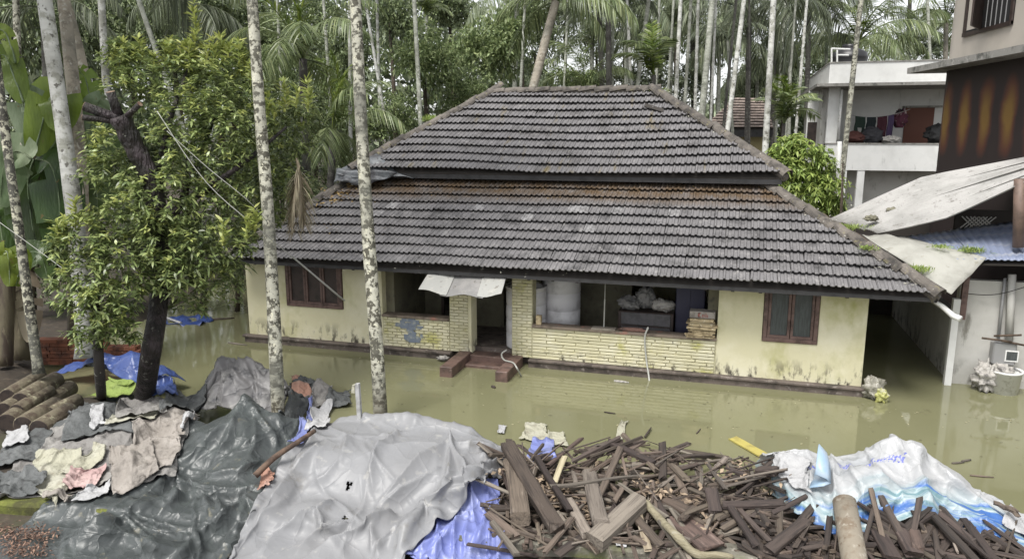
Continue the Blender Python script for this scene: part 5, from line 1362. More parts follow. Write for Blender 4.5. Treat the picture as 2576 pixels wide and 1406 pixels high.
# dry hanging leaves and undergrowth in the shade
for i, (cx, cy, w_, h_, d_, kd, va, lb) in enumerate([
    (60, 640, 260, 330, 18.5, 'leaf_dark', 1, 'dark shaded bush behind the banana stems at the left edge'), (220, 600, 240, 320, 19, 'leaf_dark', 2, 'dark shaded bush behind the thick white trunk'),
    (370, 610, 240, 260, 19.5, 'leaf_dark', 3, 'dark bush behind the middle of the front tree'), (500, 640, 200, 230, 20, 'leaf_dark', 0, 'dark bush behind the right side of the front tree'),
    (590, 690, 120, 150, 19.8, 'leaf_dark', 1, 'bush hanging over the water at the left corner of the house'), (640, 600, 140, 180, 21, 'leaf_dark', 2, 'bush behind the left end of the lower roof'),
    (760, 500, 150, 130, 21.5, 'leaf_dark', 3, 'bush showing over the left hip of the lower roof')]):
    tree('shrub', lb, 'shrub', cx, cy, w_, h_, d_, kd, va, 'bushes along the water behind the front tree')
# low ferny palm leaves at the left edge
palm('young_palm', 'young palm with pale striped fronds low at the left edge', 'palm', [PZ(-40, 880, .1), PD(-35, 850, 14.6), PD(-30, 830, 14.6)], .05, 'palm_dark', 'areca', 8, .7, 88, None, (10, 50))
# dry coconut frond hanging in front of the left hip
df = thing('dry_frond', 'dry straw-coloured palm frond hanging beside the left hip of the lower roof', 'frond', PD(752, 398, 12.75))
for k in range(4):
    o = link_mesh('dry_leaf', FR['dry'][0], df, (0.02 * k - .05, 0, -.04 * k), (0, R(4 - 3 * k), YAW + R(70 * k))); o.scale = (.42 + .03 * (k % 3),) * 3
# torn dark tarpaulin over the left end of the upper roof
M['blacktarp'] = mat('dark_tarpaulin', (.13, .14, .15), .45, [((.05, .05, .055), 3, .45, .6), ((.24, .25, .26), 5, .6, .7)], bump=[(8, .6, None, .05)])
quad_cloth('torn_tarpaulin', [PY(845, 440, 16.0), PY(1040, 448, 16.15), PY(965, 395, 17.0), PY(905, 400, 17.1)], 26, 14, M['blacktarp'], 'torn dark tarpaulin over the left end of the upper roof eave', 'tarpaulin', .22, 5, .04)
quad_cloth('torn_tarpaulin', [PY(838, 458, 15.95), PY(930, 468, 16.0), PY(1000, 436, 16.1), PY(850, 425, 16.2)], 22, 12, M['blacktarp'], 'ragged black flap hanging below the torn tarpaulin at the left roof corner', 'tarpaulin', .05, 6, .04)
for k, (a, b) in enumerate((((905, 385), (975, 430)), ((915, 405), (985, 436)))):
    tag(MB().tube([PY(*a, 16.6), PY(*b, 16.2)], .03, 6).build('batten', M['darkwood']), ('dark batten lying on the torn tarpaulin, upper one', 'dark batten lying on the torn tarpaulin, lower one')[k], 'batten')
# leaf litter on the left hip
M['litter'] = mat('brown_leaf_litter', (.20, .13, .06), .9, (), .4, two=(.34, .24, .10))
rn = np.random.RandomState(31)
def litter(name, pts_px, n, rpx, fn, mt, size, label):
    B_ = []
    for px, py in pts_px:
        for k in range(n):
            B_.append(fn(px + rn.normal(0, rpx), py + rn.normal(0, rpx * .5)))
    B_ = np.array(B_) + np.array([0, 0, .05]) + rn.uniform(0, .05, (len(B_), 3))
    d_ = rn.normal(0, 1, (len(B_), 3)); d_[:, 2] *= .35
    V, F = leaves(B_, d_, rn.uniform(.6, 1.3, len(B_)) * size, rn.uniform(.3, .5, len(B_)) * size, .3, rn, 2)
    return tag(link_mesh(name, np_mesh(name, V, F, mt)), label, kind='stuff')
def on_lower(px, py):
    dr = ray(px, py); n = Vector((0, -math.sin(TH1), math.cos(TH1))); p0 = Vector((0, EY, EZ))
    return CAM + dr * ((p0 - CAM).dot(n) / dr.dot(n))
def on_upper(px, py):
    dr = ray(px, py); n = Vector((0, -math.sin(TH2), math.cos(TH2))); p0 = Vector((0, UY, UZ))
    return CAM + dr * ((p0 - CAM).dot(n) / dr.dot(n))
litter('leaf_litter', [(870, 475), (850, 490), (885, 470), (830, 500), (810, 520), (850, 505), (880, 500)], 45, 16, on_lower, M['litter'], .12, 'brown leaf litter caught on the left hip of the lower roof')
M['lichenfleck'] = mat('pale_lichen', (.36, .35, .29), .95, (), .3, two=(.5, .49, .42))
litter('lichen_flecks', [(2000, 520), (2040, 545), (2070, 565), (2130, 610), (2215, 670), (2290, 725), (2330, 738), (2180, 645), (1990, 505), (2250, 690)], 26, 13, on_lower, M['lichenfleck'], .06, 'pale lichen crust flecked along the right hip of the lower roof')
litter('lichen_flecks', [(1700, 275), (1660, 245), (1730, 300), (1800, 345), (1850, 380), (1900, 410), (1560, 228), (1600, 232)], 22, 10, on_upper, M['lichenfleck'], .06, 'pale lichen crust flecked along the right hip of the upper roof')
rq = random.Random(17)
litter('lichen_flecks', [(rq.uniform(760, 2150), rq.uniform(500, 700)) for _ in range(150)], 3, 7, on_lower, M['lichenfleck'], .035, 'pale lichen spots scattered over the lower roof tiles')
litter('lichen_flecks', [(rq.uniform(1050, 1850), rq.uniform(260, 430)) for _ in range(90)], 3, 7, on_upper, M['lichenfleck'], .035, 'pale lichen spots scattered over the upper roof tiles')
litter('leaf_litter', [(rq.uniform(900, 1950), rq.uniform(475, 520)) for _ in range(60)] + [(rq.uniform(750, 1000), rq.uniform(560, 600)) for _ in range(14)], 4, 10, on_lower, M['litter'], .06, 'dead leaves lying on the lower roof below the upper eave')
# moss and grass tufts on roof edges
def tuft(px, py, Y, w_px, h, n, label, mt='leaf_lime'):
    rn = np.random.RandomState(int(px)); c = np.array(PY(px, py, Y)); W = w_px * Y / FPX / 2
    b = c + rn.normal(0, 1, (n, 3)) * np.array([W * .5, W * .4, .012])
    d_ = rn.normal(0, .55, (n, 3)) + np.array([0, 0, 1.0])
    V, F = leaves(b, d_, rn.uniform(.5, 1.1, n) * h, np.full(n, .014), .35, rn, 2)
    return tag(link_mesh('grass_tuft', np_mesh('grass_tuft', V - c, F, M[mt]), None, c), label, 'grass tuft', None, 'stuff')
tuft(2128, 572, 16.6, 85, .12, 420, 'bright grass tuft on the low end of the cement sheets beside the hip')
tuft(2300, 680, 15.0, 70, .17, 420, 'grass tuft on the hip of the yellow house near its right eave')
tuft(2440, 632, 15.6, 50, .16, 260, 'grass tuft on the blue sheet roof before the brown pole')
tuft(2365, 622, 15.6, 40, .1, 160, 'small grass tuft on the edge of the blue sheet roof')
tuft(2182, 625, 14.6, 40, .1, 160, 'small mossy tuft halfway down the right hip')
tuft(1080, 302, 18.5, 50, .25, 220, 'yellow-green tuft on the left hip of the upper roof')
tuft(1660, 232, 19.2, 40, .2, 160, 'green tuft at the right end of the ridge')
for k, (px, py, w_) in enumerate(((2192, 552, 22), (2248, 532, 30), (2168, 536, 0))):
    if w_: lump('moss_cushion', PY(px, py + 4, 17.0 + .5 * k), (.30 + .05 * k, .3, .14), mat('dry_moss_%s' % 'ab'[k], (.19, .18, .13), .95, [((.11, .105, .08), 8, .5, .6)]), ('dark moss cushion on the cement sheets, lower one', 'dark moss cushion on the cement sheets, upper larger one')[k], 'moss', 60 + k)
# broken slot in the upper roof near the right hip, its dark drawn as a slab
m = MB(); a = on_upper(1622, 276); b = on_upper(1668, 290)
up_n = Vector((0, -math.sin(TH2), math.cos(TH2)))
m.slab([a + up_n * .085, b + up_n * .085, b + up_n * .085 + Vector((.0, .12, .08)), a + up_n * .085 + Vector((0, .12, .08))], .012)
tag(m.build('slipped_tile', M['under']), 'near-black slab drawn for a broken slot near the right hip of the upper roof', 'roof tile')
# wires
def wire(pts, r, label, mt='rope'):
    pxline(smooth([PD(*p) for p in pts], 5), r, 'cable', M[mt], label, 'cable', 5)
wire([(395, 280, 11.2), (520, 460, 11.3), (680, 600, 11.7), (862, 755, 14.4)], .007, 'thin pale cable slanting across the front tree down to the left window')
wire([(420, 330, 11.3), (520, 420, 11.4), (640, 520, 11.6), (700, 600, 12.6)], .006, 'second thin cable just above the slanting one in the front tree')
wire([(0, 560, 12.8), (110, 640, 12.6), (190, 700, 12.4)], .006, 'thin cable crossing the leaning trunk at the left edge')
pxline([PD(735, 645, 14.0), PD(800, 700, 14.1), PD(868, 757, 14.3)], .014, 'guy_wire', M['rope'], 'pale stay rod slanting across the left window', 'rod')
# ------------------------------------------------------------------ the foreground: heaps under sheets, timber, logs
GX0, GX1, GY0, GY1, GR = -17.0, 8.0, 3.0, 15.0, .04
_gx = np.arange(GX0, GX1 + GR, GR); _gy = np.arange(GY0, GY1 + GR, GR)
GXX, GYY = np.meshgrid(_gx, _gy)
def kerb_y(x): return 6.45 + (x + 8.6) * .15
HM = np.maximum(ground_h(GXX, GYY), -.05)
kd_ = np.abs(GYY - (kerb_y(GXX) + .17))
HM = np.maximum(HM, .22 * (1 - sstep(.16, .19, kd_)))
def bump(cx, cy, ax, ay, h, p=3.0, rot=0.0, base=0.0):
    global HM
    c, s = math.cos(rot), math.sin(rot)
    dx, dy = GXX - cx, GYY - cy
    u_, v_ = (dx * c + dy * s) / ax, (-dx * s + dy * c) / ay
    HM = np.maximum(HM, base + h * np.exp(-(np.abs(u_) ** p + np.abs(v_) ** p)))
def ridge(pts, wid, h=None, p=2.0):
    """a rounded ridge through 3-d points"""
    for a, b in zip(pts[:-1], pts[1:]):
        n = max(2, int((Vector(a) - Vector(b)).length / .15))
        for i in range(n + 1):
            q = Vector(a).lerp(Vector(b), i / n)
            bump(q.x, q.y, wid, wid, q.z, p)
# pale grey tarpaulin heap
bump(-4.3, 8.75, 1.75, 1.05, .62, 5, .03)
ridge([PY(860, 1050, 9.4), PY(1020, 1036, 9.4), PY(1180, 1075, 9.4)], .32)
for px, py, Y, w_ in ((1215, 1135, 8.75, .20), (1045, 1045, 9.3, .3), (960, 1050, 9.3, .25), (810, 1080, 9.0, .28), (1265, 1120, 9.2, .25), (870, 1240, 7.9, .3)):
    q = PY(px, py, Y); bump(q.x, q.y, w_, w_, q.z, 1.5)
bump(-4.6, 7.4, .7, .35, .30, 2.5); bump(-3.5, 7.3, .6, .4, .25, 2.5); bump(-5.3, 7.6, .4, .7, .33, 2.5)
# dark tarpaulin heap
bump(-6.75, 8.7, .85, .75, .66, 3)
for px, py, Y, w_ in ((620, 1005, 9.0, .42), (690, 1040, 9.0, .4), (560, 1065, 8.6, .4), (740, 1055, 9.2, .3), (600, 1150, 8.0, .5), (480, 1130, 8.1, .3), (420, 1260, 7.0, .3), (560, 1280, 7.0, .3), (250, 1330, 6.3, .25), (400, 1370, 6.0, .3)):
    q = PY(px, py, Y); bump(q.x, q.y, w_, w_, max(.12, q.z), 2)
# hood behind
for px, py, Y, w_ in ((565, 905, 10.4, .30), (620, 905, 10.4, .32), (600, 930, 10.3, .5), (680, 945, 10.4, .35)):
    q = PY(px, py, Y); bump(q.x, q.y, w_, w_, q.z, 2.6)
# left heap of sheets
for px, py, Y, w_ in ((240, 1030, 9.0, .6), (400, 1035, 9.0, .6), (120, 1080, 8.6, .7), (320, 1080, 8.4, .6), (220, 1130, 8.0, .6), (430, 1120, 8.2, .45), (60, 1160, 7.8, .5), (350, 1190, 7.5, .45), (130, 1200, 7.4, .5), (480, 1060, 8.8, .4)):
    q = PY(px, py, Y); bump(q.x, q.y, w_, w_, max(.15, q.z), 2.2)
rj = np.random.RandomState(3)
for k in range(70):
    x, y = rj.uniform(-11.5, -7.2), rj.uniform(7.0, 9.3)
    i_, j_ = int((y - GY0) / GR), int((x - GX0) / GR)
    bump(x, y, rj.uniform(.06, .14), rj.uniform(.06, .14), HM[i_, j_] + rj.uniform(.03, .10), 1.6)
# timber heap
for px, py, Y, w_ in ((1300, 1120, 9.4, .5), (1420, 1125, 9.5, .6), (1560, 1105, 9.6, .5), (1680, 1140, 9.6, .6), (1800, 1165, 9.6, .6), (1900, 1175, 9.6, .6), (1400, 1210, 8.8, .7), (1600, 1220, 8.8, .7), (1800, 1240, 8.8, .7), (1500, 1300, 8.2, .6), (1750, 1320, 8.2, .6), (1950, 1280, 8.6, .7), (1330, 1270, 8.2, .5), (2100, 1340, 8.4, .7), (2300, 1360, 8.6, .7), (2480, 1370, 8.9, .6)):
    q = PY(px, py, Y); bump(q.x, q.y, w_, w_ * .8, max(.18, q.z - .06), 2.4)
# heap under the printed banner
for px, py, Y, w_ in ((1990, 1150, 9.6, .4), (2080, 1160, 9.5, .4), (2240, 1115, 9.8, .42), (2280, 1118, 9.8, .4), (2180, 1180, 9.2, .5), (2380, 1190, 9.7, .4), (2480, 1260, 9.6, .4), (2560, 1320, 9.5, .4), (2300, 1250, 9.1, .5), (2430, 1310, 9.1, .5)):
    q = PY(px, py, Y); bump(q.x, q.y, w_, w_, max(.15, q.z), 2.2)
# blue sheet heap and stacked things by the tree at left
for x, y, a, h in ((-12.1, 11.0, .5, .35), (-11.4, 10.9, .6, .62), (-10.8, 11.0, .5, .68), (-10.2, 10.9, .45, .5), (-9.6, 10.3, .4, .3), (-9.2, 10.0, .4, .25)):
    bump(x, y, a, .4, h, 2.5)

def hat(x, y):
    fx = np.clip((x - GX0) / GR, 0, len(_gx) - 2.001); fy = np.clip((y - GY0) / GR, 0, len(_gy) - 2.001)
    i = fx.astype(int); j = fy.astype(int); u = fx - i; v = fy - j
    return (HM[j, i] * (1 - u) + HM[j, i + 1] * u) * (1 - v) + (HM[j + 1, i] * (1 - u) + HM[j + 1, i + 1] * u) * v
def hz(x, y): return float(hat(np.array([x]), np.array([y]))[0])
def on_heap(px, py, off=0.0):
    d_ = ray(px, py); t = 6.0
    while t < 16:
        q = CAM + d_ * t
        if q.z <= hz(q.x, q.y) + off: return q
        t += .01
    return q

def drape(corners, nu, nv, slack=1.06, seed=0, steps=70, iters=7, lift=.12, edge=.05, crumple=.03, base=None, bend=.25):
    """let a sheet fall on the heaps: position-based cloth, returns (nv,nu,3)"""
    rn = np.random.RandomState(seed)
    a, b, c, d_ = [np.array(q[:2], float) for q in corners]
    u = np.linspace(0, 1, nu)[None, :, None]; v = np.linspace(0, 1, nv)[:, None, None]
    XY = (a * (1 - u) + b * u) * (1 - v) + (d_ * (1 - u) + c * u) * v
    flat = XY.copy()
    e = edge
    ph = rn.uniform(0, 6, 12)
    uu, vv = np.broadcast_to(u[..., 0], (nv, nu)), np.broadcast_to(v[..., 0], (nv, nu))
    rim = np.maximum(np.abs(2 * uu - 1), np.abs(2 * vv - 1)) ** 6
    XY = XY + (rim * e)[..., None] * np.stack([np.sin(vv * 13 + ph[0]) + np.sin(vv * 29 + ph[1]), np.sin(uu * 13 + ph[2]) + np.sin(uu * 31 + ph[3])], -1)
    hf = (lambda x, y: np.maximum(hat(x, y), base(x, y))) if base is not None else hat
    P = np.empty((nv, nu, 3)); P[..., :2] = XY
    n2 = sum(np.sin(uu * rn.uniform(4, 16) + vv * rn.uniform(-16, 16) + rn.uniform(0, 6)) for _ in range(8)) / 8
    P[..., 2] = hf(XY[..., 0], XY[..., 1]) + lift + crumple * n2
    def L(A, B): return np.linalg.norm(A - B, axis=-1)
    l1 = L(flat[:, 1:], flat[:, :-1]) * slack; l2 = L(flat[1:], flat[:-1]) * slack
    l3 = L(flat[1:, 1:], flat[:-1, :-1]) * slack; l4 = L(flat[1:, :-1], flat[:-1, 1:]) * slack
    Q = P.copy(); dt2 = 9.8 * .016 ** 2
    def fix(A, B, l, k):
        dlt = B - A; n = np.sqrt((dlt * dlt).sum(-1)) + 1e-9
        dlt *= ((n - l) / n * .5 * k)[..., None]; A += dlt; B -= dlt
    for s in range(steps):
        V = (P - Q) * .93; Q = P.copy(); P = P + V; P[..., 2] -= dt2
        for it in range(iters):
            for o in (0, 1):
                m_ = (nu - o) // 2 * 2
                fix(P[:, o:o + m_:2], P[:, o + 1:o + m_:2], l1[:, o:o + m_:2][:, :m_ // 2], 1.0)
                m_ = (nv - o) // 2 * 2
                fix(P[o:o + m_:2], P[o + 1:o + m_:2], l2[o:o + m_:2][:m_ // 2], 1.0)
            for o in (0, 1):
                r_ = (nv - o) // 2 * 2
                A, B = P[o:o + r_:2], P[o + 1:o + r_:2]
                la, lb = l3[o:o + r_:2][:r_ // 2], l4[o:o + r_:2][:r_ // 2]
                for o2 in (0, 1):
                    m_ = (nu - o2) // 2 * 2
                    fix(A[:, o2:o2 + m_:2], B[:, o2 + 1:o2 + m_:2], la[:, o2:o2 + m_:2][:, :m_ // 2], .6)
                    fix(A[:, o2 + 1:o2 + m_:2], B[:, o2:o2 + m_:2], lb[:, o2:o2 + m_:2][:, :m_ // 2], .6)
            if bend:
                M_ = (P[:, 2:] + P[:, :-2]) * .5; dlt = (M_ - P[:, 1:-1]) * bend * .3
                P[:, 1:-1] += dlt
                M_ = (P[2:] + P[:-2]) * .5; dlt = (M_ - P[1:-1]) * bend * .3
                P[1:-1] += dlt
            h = hf(P[..., 0], P[..., 1]) + .014
            low = P[..., 2] < h
            P[..., 2] = np.where(low, h, P[..., 2])
            P[..., :2] = np.where(low[..., None], P[..., :2] * .45 + Q[..., :2] * .55, P[..., :2])
    return P
def upsample(P):
    nv, nu = P.shape[:2]
    A = np.empty((nv, 2 * nu - 1, 3)); A[:, ::2] = P
    L_ = np.concatenate([P[:, :1] * 2 - P[:, 1:2], P, P[:, -1:] * 2 - P[:, -2:-1]], 1)
    A[:, 1::2] = (-L_[:, :-3] + 9 * L_[:, 1:-2] + 9 * L_[:, 2:-1] - L_[:, 3:]) / 16
    B = np.empty((2 * nv - 1, A.shape[1], 3)); B[::2] = A
    L_ = np.concatenate([A[:1] * 2 - A[1:2], A, A[-1:] * 2 - A[-2:-1]], 0)
    B[1::2] = (-L_[:-3] + 9 * L_[1:-2] + 9 * L_[2:-1] - L_[3:]) / 16
    return B
def project(P):
    v = P - np.array(CAM); z = v @ np.array(_f)
    return np.stack([IW / 2 + FPX * (v @ np.array(_r)) / z, IH / 2 - FPX * (v @ np.array(_u)) / z], -1)
def crease(P, amp, freq, seed, n=7, ang=None):
    """sharp pleats of stiff sheeting: long warped crest lines, steep on one side, flat between"""
    rn = np.random.RandomState(seed)
    X = P[..., :2]; out = np.zeros(P.shape[:2]); A_ = rn.uniform(0, np.pi) if ang is None else ang
    for k in range(n):
        an = A_ + rn.normal(0, .4) if k < n * .6 else rn.uniform(0, np.pi)
        f = freq * rn.uniform(.7, 1.5) * (1 if k < n * .6 else 1.6)
        q = X @ np.array([np.cos(an), np.sin(an)]) * f + rn.uniform(0, 1)
        q = q + .38 * np.sin(X @ rn.normal(0, 1, 2) * freq * 1.3 + rn.uniform(0, 6)) + .13 * np.sin(X @ rn.normal(0, 1, 2) * freq * 3.1 + rn.uniform(0, 6))
        sg = q - np.round(q)
        w_ = rn.uniform(.055, .13) * (1 if k < n * .6 else .6) * min(1.6, 1.6 / freq)
        wd = np.where(sg > 0, w_, w_ * .42)
        r_ = np.clip(1 - np.abs(sg) / f / (wd * 1.5), 0, 1) ** 2.2
        msk = np.clip(.35 + .9 * np.sin(X @ rn.normal(0, 1, 2) * freq * 1.5 + rn.uniform(0, 6)) * np.sin(X @ rn.normal(0, 1, 2) * freq * 1.2 + rn.uniform(0, 6)), 0, 1)
        out += amp * r_ * msk * (1 if k < n * .6 else .6)
    return out
def fold_disp(P, folds):
    px = project(P); out = np.zeros(P.shape[:2])
    for pts, w, h in folds:
        best = np.full(P.shape[:2], 1e9); tt = np.zeros(P.shape[:2]); sd_ = np.zeros(P.shape[:2]); n = len(pts) - 1
        for i in range(n):
            a_, b_ = np.array(pts[i], float), np.array(pts[i + 1], float); ab = b_ - a_
            t = np.clip(((px - a_) @ ab) / (ab @ ab), 0, 1); dv_ = px - (a_ + t[..., None] * ab); dd = np.linalg.norm(dv_, axis=-1)
            m_ = dd < best; best = np.where(m_, dd, best); tt = np.where(m_, (i + t) / n, tt); sd_ = np.where(m_, ab[0] * dv_[..., 1] - ab[1] * dv_[..., 0], sd_)
        wd = w * (.6 + 1.1 * tt) * np.where(sd_ > 0, .75, 2.1)
        out += 1.5 * h * np.clip(1 - best / wd, 0, 1) ** 2.1 * np.sin(np.pi * np.clip(tt * .86 + .1, 0, 1)) ** .6
    return out
def raise_heap(P, extra=.006):
    """later things rest on this sheet"""
    global HM
    for Q_ in (P,):
        i = np.clip(((Q_[..., 0] - GX0) / GR).round().astype(int), 0, HM.shape[1] - 1); j = np.clip(((Q_[..., 1] - GY0) / GR).round().astype(int), 0, HM.shape[0] - 1)
        np.maximum.at(HM, (j.ravel(), i.ravel()), Q_[..., 2].ravel() + extra)
def cloth_obj(name, P, mt, label, cat, sub=1, th=.006, holes=(), crumple=(.03, 1.6, 1), folds=(), up=1):
    for _ in range(up): P = upsample(P)
    for _ in range(3):
        P[1:-1, 1:-1] = P[1:-1, 1:-1] * .2 + .2 * (P[:-2, 1:-1] + P[2:, 1:-1] + P[1:-1, :-2] + P[1:-1, 2:])
    N_ = np.cross(np.gradient(P, axis=1), np.gradient(P, axis=0)); N_ /= np.linalg.norm(N_, axis=-1, keepdims=True) + 1e-9
    N_ *= np.sign(N_[..., 2:3]); N_ = N_ * .7 + np.array([0, 0, .3])
    dsp = crease(P, *crumple) if crumple else 0
    if folds: dsp = dsp + fold_disp(P, folds)
    P = P + N_ * (dsp[..., None] if crumple or folds else 0)
    raise_heap(P)
    nv, nu = P.shape[:2]
    i = np.arange(nv - 1)[:, None] * nu + np.arange(nu - 1)[None, :]
    F = np.stack([i, i + 1, i + 1 + nu, i + nu], -1).reshape(-1, 4)
    if holes:
        C_ = P.reshape(-1, 3)[F].mean(1); keep = np.ones(len(F), bool)
        for k, (hx, hy, hr) in enumerate(holes):
            an = np.arctan2(C_[:, 1] - hy, C_[:, 0] - hx)
            keep &= np.hypot(C_[:, 0] - hx, (C_[:, 1] - hy)) > hr * (.75 + .35 * np.sin(3 * an + k))
        F = F[keep]
    V = P.reshape(-1, 3); org = Vector((float(V[:, 0].mean()), float(V[:, 1].mean()), float(V[:, 2].min())))
    me = np_mesh(name, V - np.array(org), F, mt, True)
    uv = me.uv_layers.new(name='sheet')
    gu, gv = np.meshgrid(np.linspace(0, 1, nu), np.linspace(0, 1, nv))
    T = np.stack([gu, gv], -1).reshape(-1, 2)
    uv.data.foreach_set('uv', T[F.ravel()].astype(np.float32).ravel())
    o = link_mesh(name, me, None, org)
    ORG[o.name] = org
    s_ = o.modifiers.new('thickness', 'SOLIDIFY'); s_.thickness = th; s_.offset = -1
    return tag(o, label, cat)

M['tarp_pale'] = mat('pale_grey_tarpaulin', (.235, .237, .245), .42, [((.225, .225, .23), 1.4, .45, .65), ((.175, .17, .162), 3.2, .60, .74), ((.32, .315, .305), 6, .6, .7)], spec=.32)
M['tarp_dark'] = mat('dark_green_grey_tarpaulin', (.055, .062, .062), .40, [((.088, .096, .096), 1.8, .5, .68), ((.07, .08, .078), 3, .52, .66), ((.16, .15, .11), 5, .63, .72)], spec=.5)
M['tarp_hood'] = mat('grey_hood_tarpaulin', (.17, .165, .165), .5, [((.24, .235, .22), 2, .5, .66), ((.07, .07, .075), 4, .55, .68)])
M['tarp_blue'] = mat('faded_blue_tarpaulin', (.17, .20, .44), .4, [((.24, .27, .47), 2.5, .45, .65), ((.11, .13, .31), 4, .58, .7)])
M['tarp_blue2'] = mat('strong_blue_tarpaulin', (.04, .07, .22), .38, [((.08, .12, .29), 3, .5, .66), ((.03, .05, .16), 4, .58, .7)])
for nm, c1, c2, c3 in (('rag_grey', (.20, .19, .18), (.29, .28, .26), (.10, .095, .09)), ('rag_dark', (.085, .09, .09), (.13, .135, .135), (.04, .04, .04)), ('rag_taupe', (.25, .225, .20), (.34, .31, .28), (.13, .115, .10)), ('rag_cream', (.36, .35, .27), (.41, .40, .33), (.23, .21, .16)), ('rag_pink', (.40, .27, .26), (.46, .34, .32), (.28, .19, .18)), ('rag_white', (.38, .38, .385), (.43, .43, .43), (.29, .29, .285)), ('rag_orange', (.34, .19, .14), (.40, .25, .20), (.18, .11, .08)), ('rag_lime', (.20, .27, .06), (.26, .33, .09), (.12, .16, .04))):
    M[nm] = mat(nm, c1, .75, [(c2, 2.2, .48, .66), (c3, 4.5, .56, .70)], bump=[(11, .8, None, .05), (45, .3, None, .01)])

def crinkle(m, specs):
    """sharp crumple lines of plastic sheeting as fine relief"""
    nt = m.node_tree; N = nt.nodes; L = nt.links; bs = N[m['bsdf']]
    g = N.new('ShaderNodeNewGeometry'); prev = None
    if bs.inputs['Normal'].is_linked: prev = bs.inputs['Normal'].links[0].from_socket
    for sc, st, wrp, dist in specs:
        no = N.new('ShaderNodeTexNoise'); no.inputs['Scale'].default_value = sc * .7; no.inputs['Detail'].default_value = 3; L.new(g.outputs['Position'], no.inputs['Vector'])
        mx = N.new('ShaderNodeVectorMath'); mx.operation = 'MULTIPLY_ADD'; L.new(no.outputs['Color'], mx.inputs[0]); mx.inputs[1].default_value = (wrp,) * 3; L.new(g.outputs['Position'], mx.inputs[2])
        v = N.new('ShaderNodeTexVoronoi'); v.feature = 'DISTANCE_TO_EDGE'; v.inputs['Scale'].default_value = sc; L.new(mx.outputs[0], v.inputs['Vector'])
        pw = N.new('ShaderNodeMath'); pw.operation = 'POWER'; L.new(v.outputs[0], pw.inputs[0]); pw.inputs[1].default_value = .55
        b = N.new('ShaderNodeBump'); b.invert = True; b.inputs['Strength'].default_value = st; b.inputs['Distance'].default_value = dist; L.new(pw.outputs[0], b.inputs['Height'])
        if prev is not None: L.new(prev, b.inputs['Normal'])
        prev = b.outputs[0]
    L.new(prev, bs.inputs['Normal'])
crinkle(M['tarp_pale'], [(1.7, .40, .35, .06), (6, .22, .14, .02)])
crinkle(M['tarp_dark'], [(3.2, .5, .25, .05), (8, .35, .12, .02)])
crinkle(M['tarp_hood'], [(4, .5, .2, .04)]); crinkle(M['tarp_blue'], [(4, .5, .2, .04)]); crinkle(M['tarp_blue2'], [(4, .5, .2, .04)])
# kerbs
def kerb(x0, x1, mt, label):
    d_ = Vector((1, .15, 0)).normalized()
    mb = MB(); n = 24
    rn = random.Random(int(x0 * 10))
    prof = [(0, -.3), (0, .19), (.03, .222), (.30, .222), (.34, .19), (.34, -.3)]
    for i in range(n + 1):
        x = x0 + (x1 - x0) * i / n
        for j, (o, z) in enumerate(prof):
            q = rn.uniform(-.012, .012)
            mb.v.append((x, kerb_y(x) + o + q, z + (q if 0 < j < 5 else 0)))
    k = len(prof)
    for i in range(n):
        for j in range(k - 1):
            mb.f.append((i * k + j, (i + 1) * k + j, (i + 1) * k + j + 1, i * k + j + 1))
    mb.f += [tuple(range(k)), tuple(n * k + j for j in range(k - 1, -1, -1))]
    return tag(mb.build('kerb', mt), label, 'kerb')
kerb(-14, -5.0, M['mosskerb'], 'low mossy green kerb wall at the lower left under the rumpled sheets')
kerb(-4.9, 6.0, M['kerb'], 'low bare concrete kerb along the front of the timber heap')

# ---- the sheets
D1 = drape([(-8.15, 5.35), (-5.05, 5.45), (-5.75, 9.55), (-7.75, 9.45)], 74, 84, 1.06, 11, 34, 5, .08, .05, .05)
DF = [([(620, 1000), (530, 1115), (410, 1200), (310, 1345), (60, 1405)], 26, .07), ([(405, 1203), (475, 1236), (550, 1250), (640, 1240)], 22, .10), ([(420, 1255), (520, 1262), (600, 1258), (660, 1225)], 16, .07), ([(640, 1255), (570, 1305), (500, 1360), (430, 1410)], 20, .10),
      ([(350, 1285), (280, 1310), (175, 1385)], 20, .09), ([(490, 1245), (530, 1290), (600, 1330)], 16, .06), ([(630, 1020), (665, 1075), (700, 1130)], 9, .035), ([(770, 1055), (745, 1110)], 10, .04), ([(600, 1030), (560, 1130), (470, 1190)], 14, .04), ([(640, 1030), (640, 1120), (600, 1200)], 13, .035),
      ([(610, 1005), (690, 1100), (690, 1180)], 14, .035), ([(330, 1300), (400, 1330), (520, 1345)], 18, .07), ([(250, 1350), (350, 1375), (470, 1400)], 20, .07), ([(460, 1190), (540, 1200), (650, 1160)], 10, .035), ([(200, 1340), (290, 1330), (380, 1280)], 16, .06), ([(640, 1300), (580, 1350), (560, 1400)], 16, .07)]
DF2 = [([(560, 1075), (520, 1120), (455, 1180)], 10, .035), ([(590, 1060), (575, 1110), (535, 1170)], 8, .03), ([(700, 1060), (720, 1110), (735, 1140)], 8, .03), ([(660, 1160), (600, 1185), (540, 1195)], 9, .04), ([(450, 1215), (430, 1270), (380, 1330)], 12, .06), ([(540, 1255), (560, 1300), (540, 1350)], 12, .06), ([(310, 1320), (360, 1350), (380, 1400)], 12, .05), ([(150, 1365), (230, 1350), (320, 1340)], 10, .04), ([(600, 1270), (660, 1280), (690, 1300)], 10, .05), ([(420, 1330), (480, 1370), (510, 1410)], 13, .05)]
cloth_obj('dark_tarpaulin', D1, M['tarp_dark'], 'big dark green-grey tarpaulin draped over a heap left of the pale tarpaulin', 'tarpaulin', crumple=(.045, 1.0, 5, 8, .5), folds=DF + DF2)
B1 = drape([on_heap(985, 1425), on_heap(1290, 1425), on_heap(1255, 1215), on_heap(1030, 1275)], 46, 40, 1.06, 8, 24, 5, .04, .05, .05)
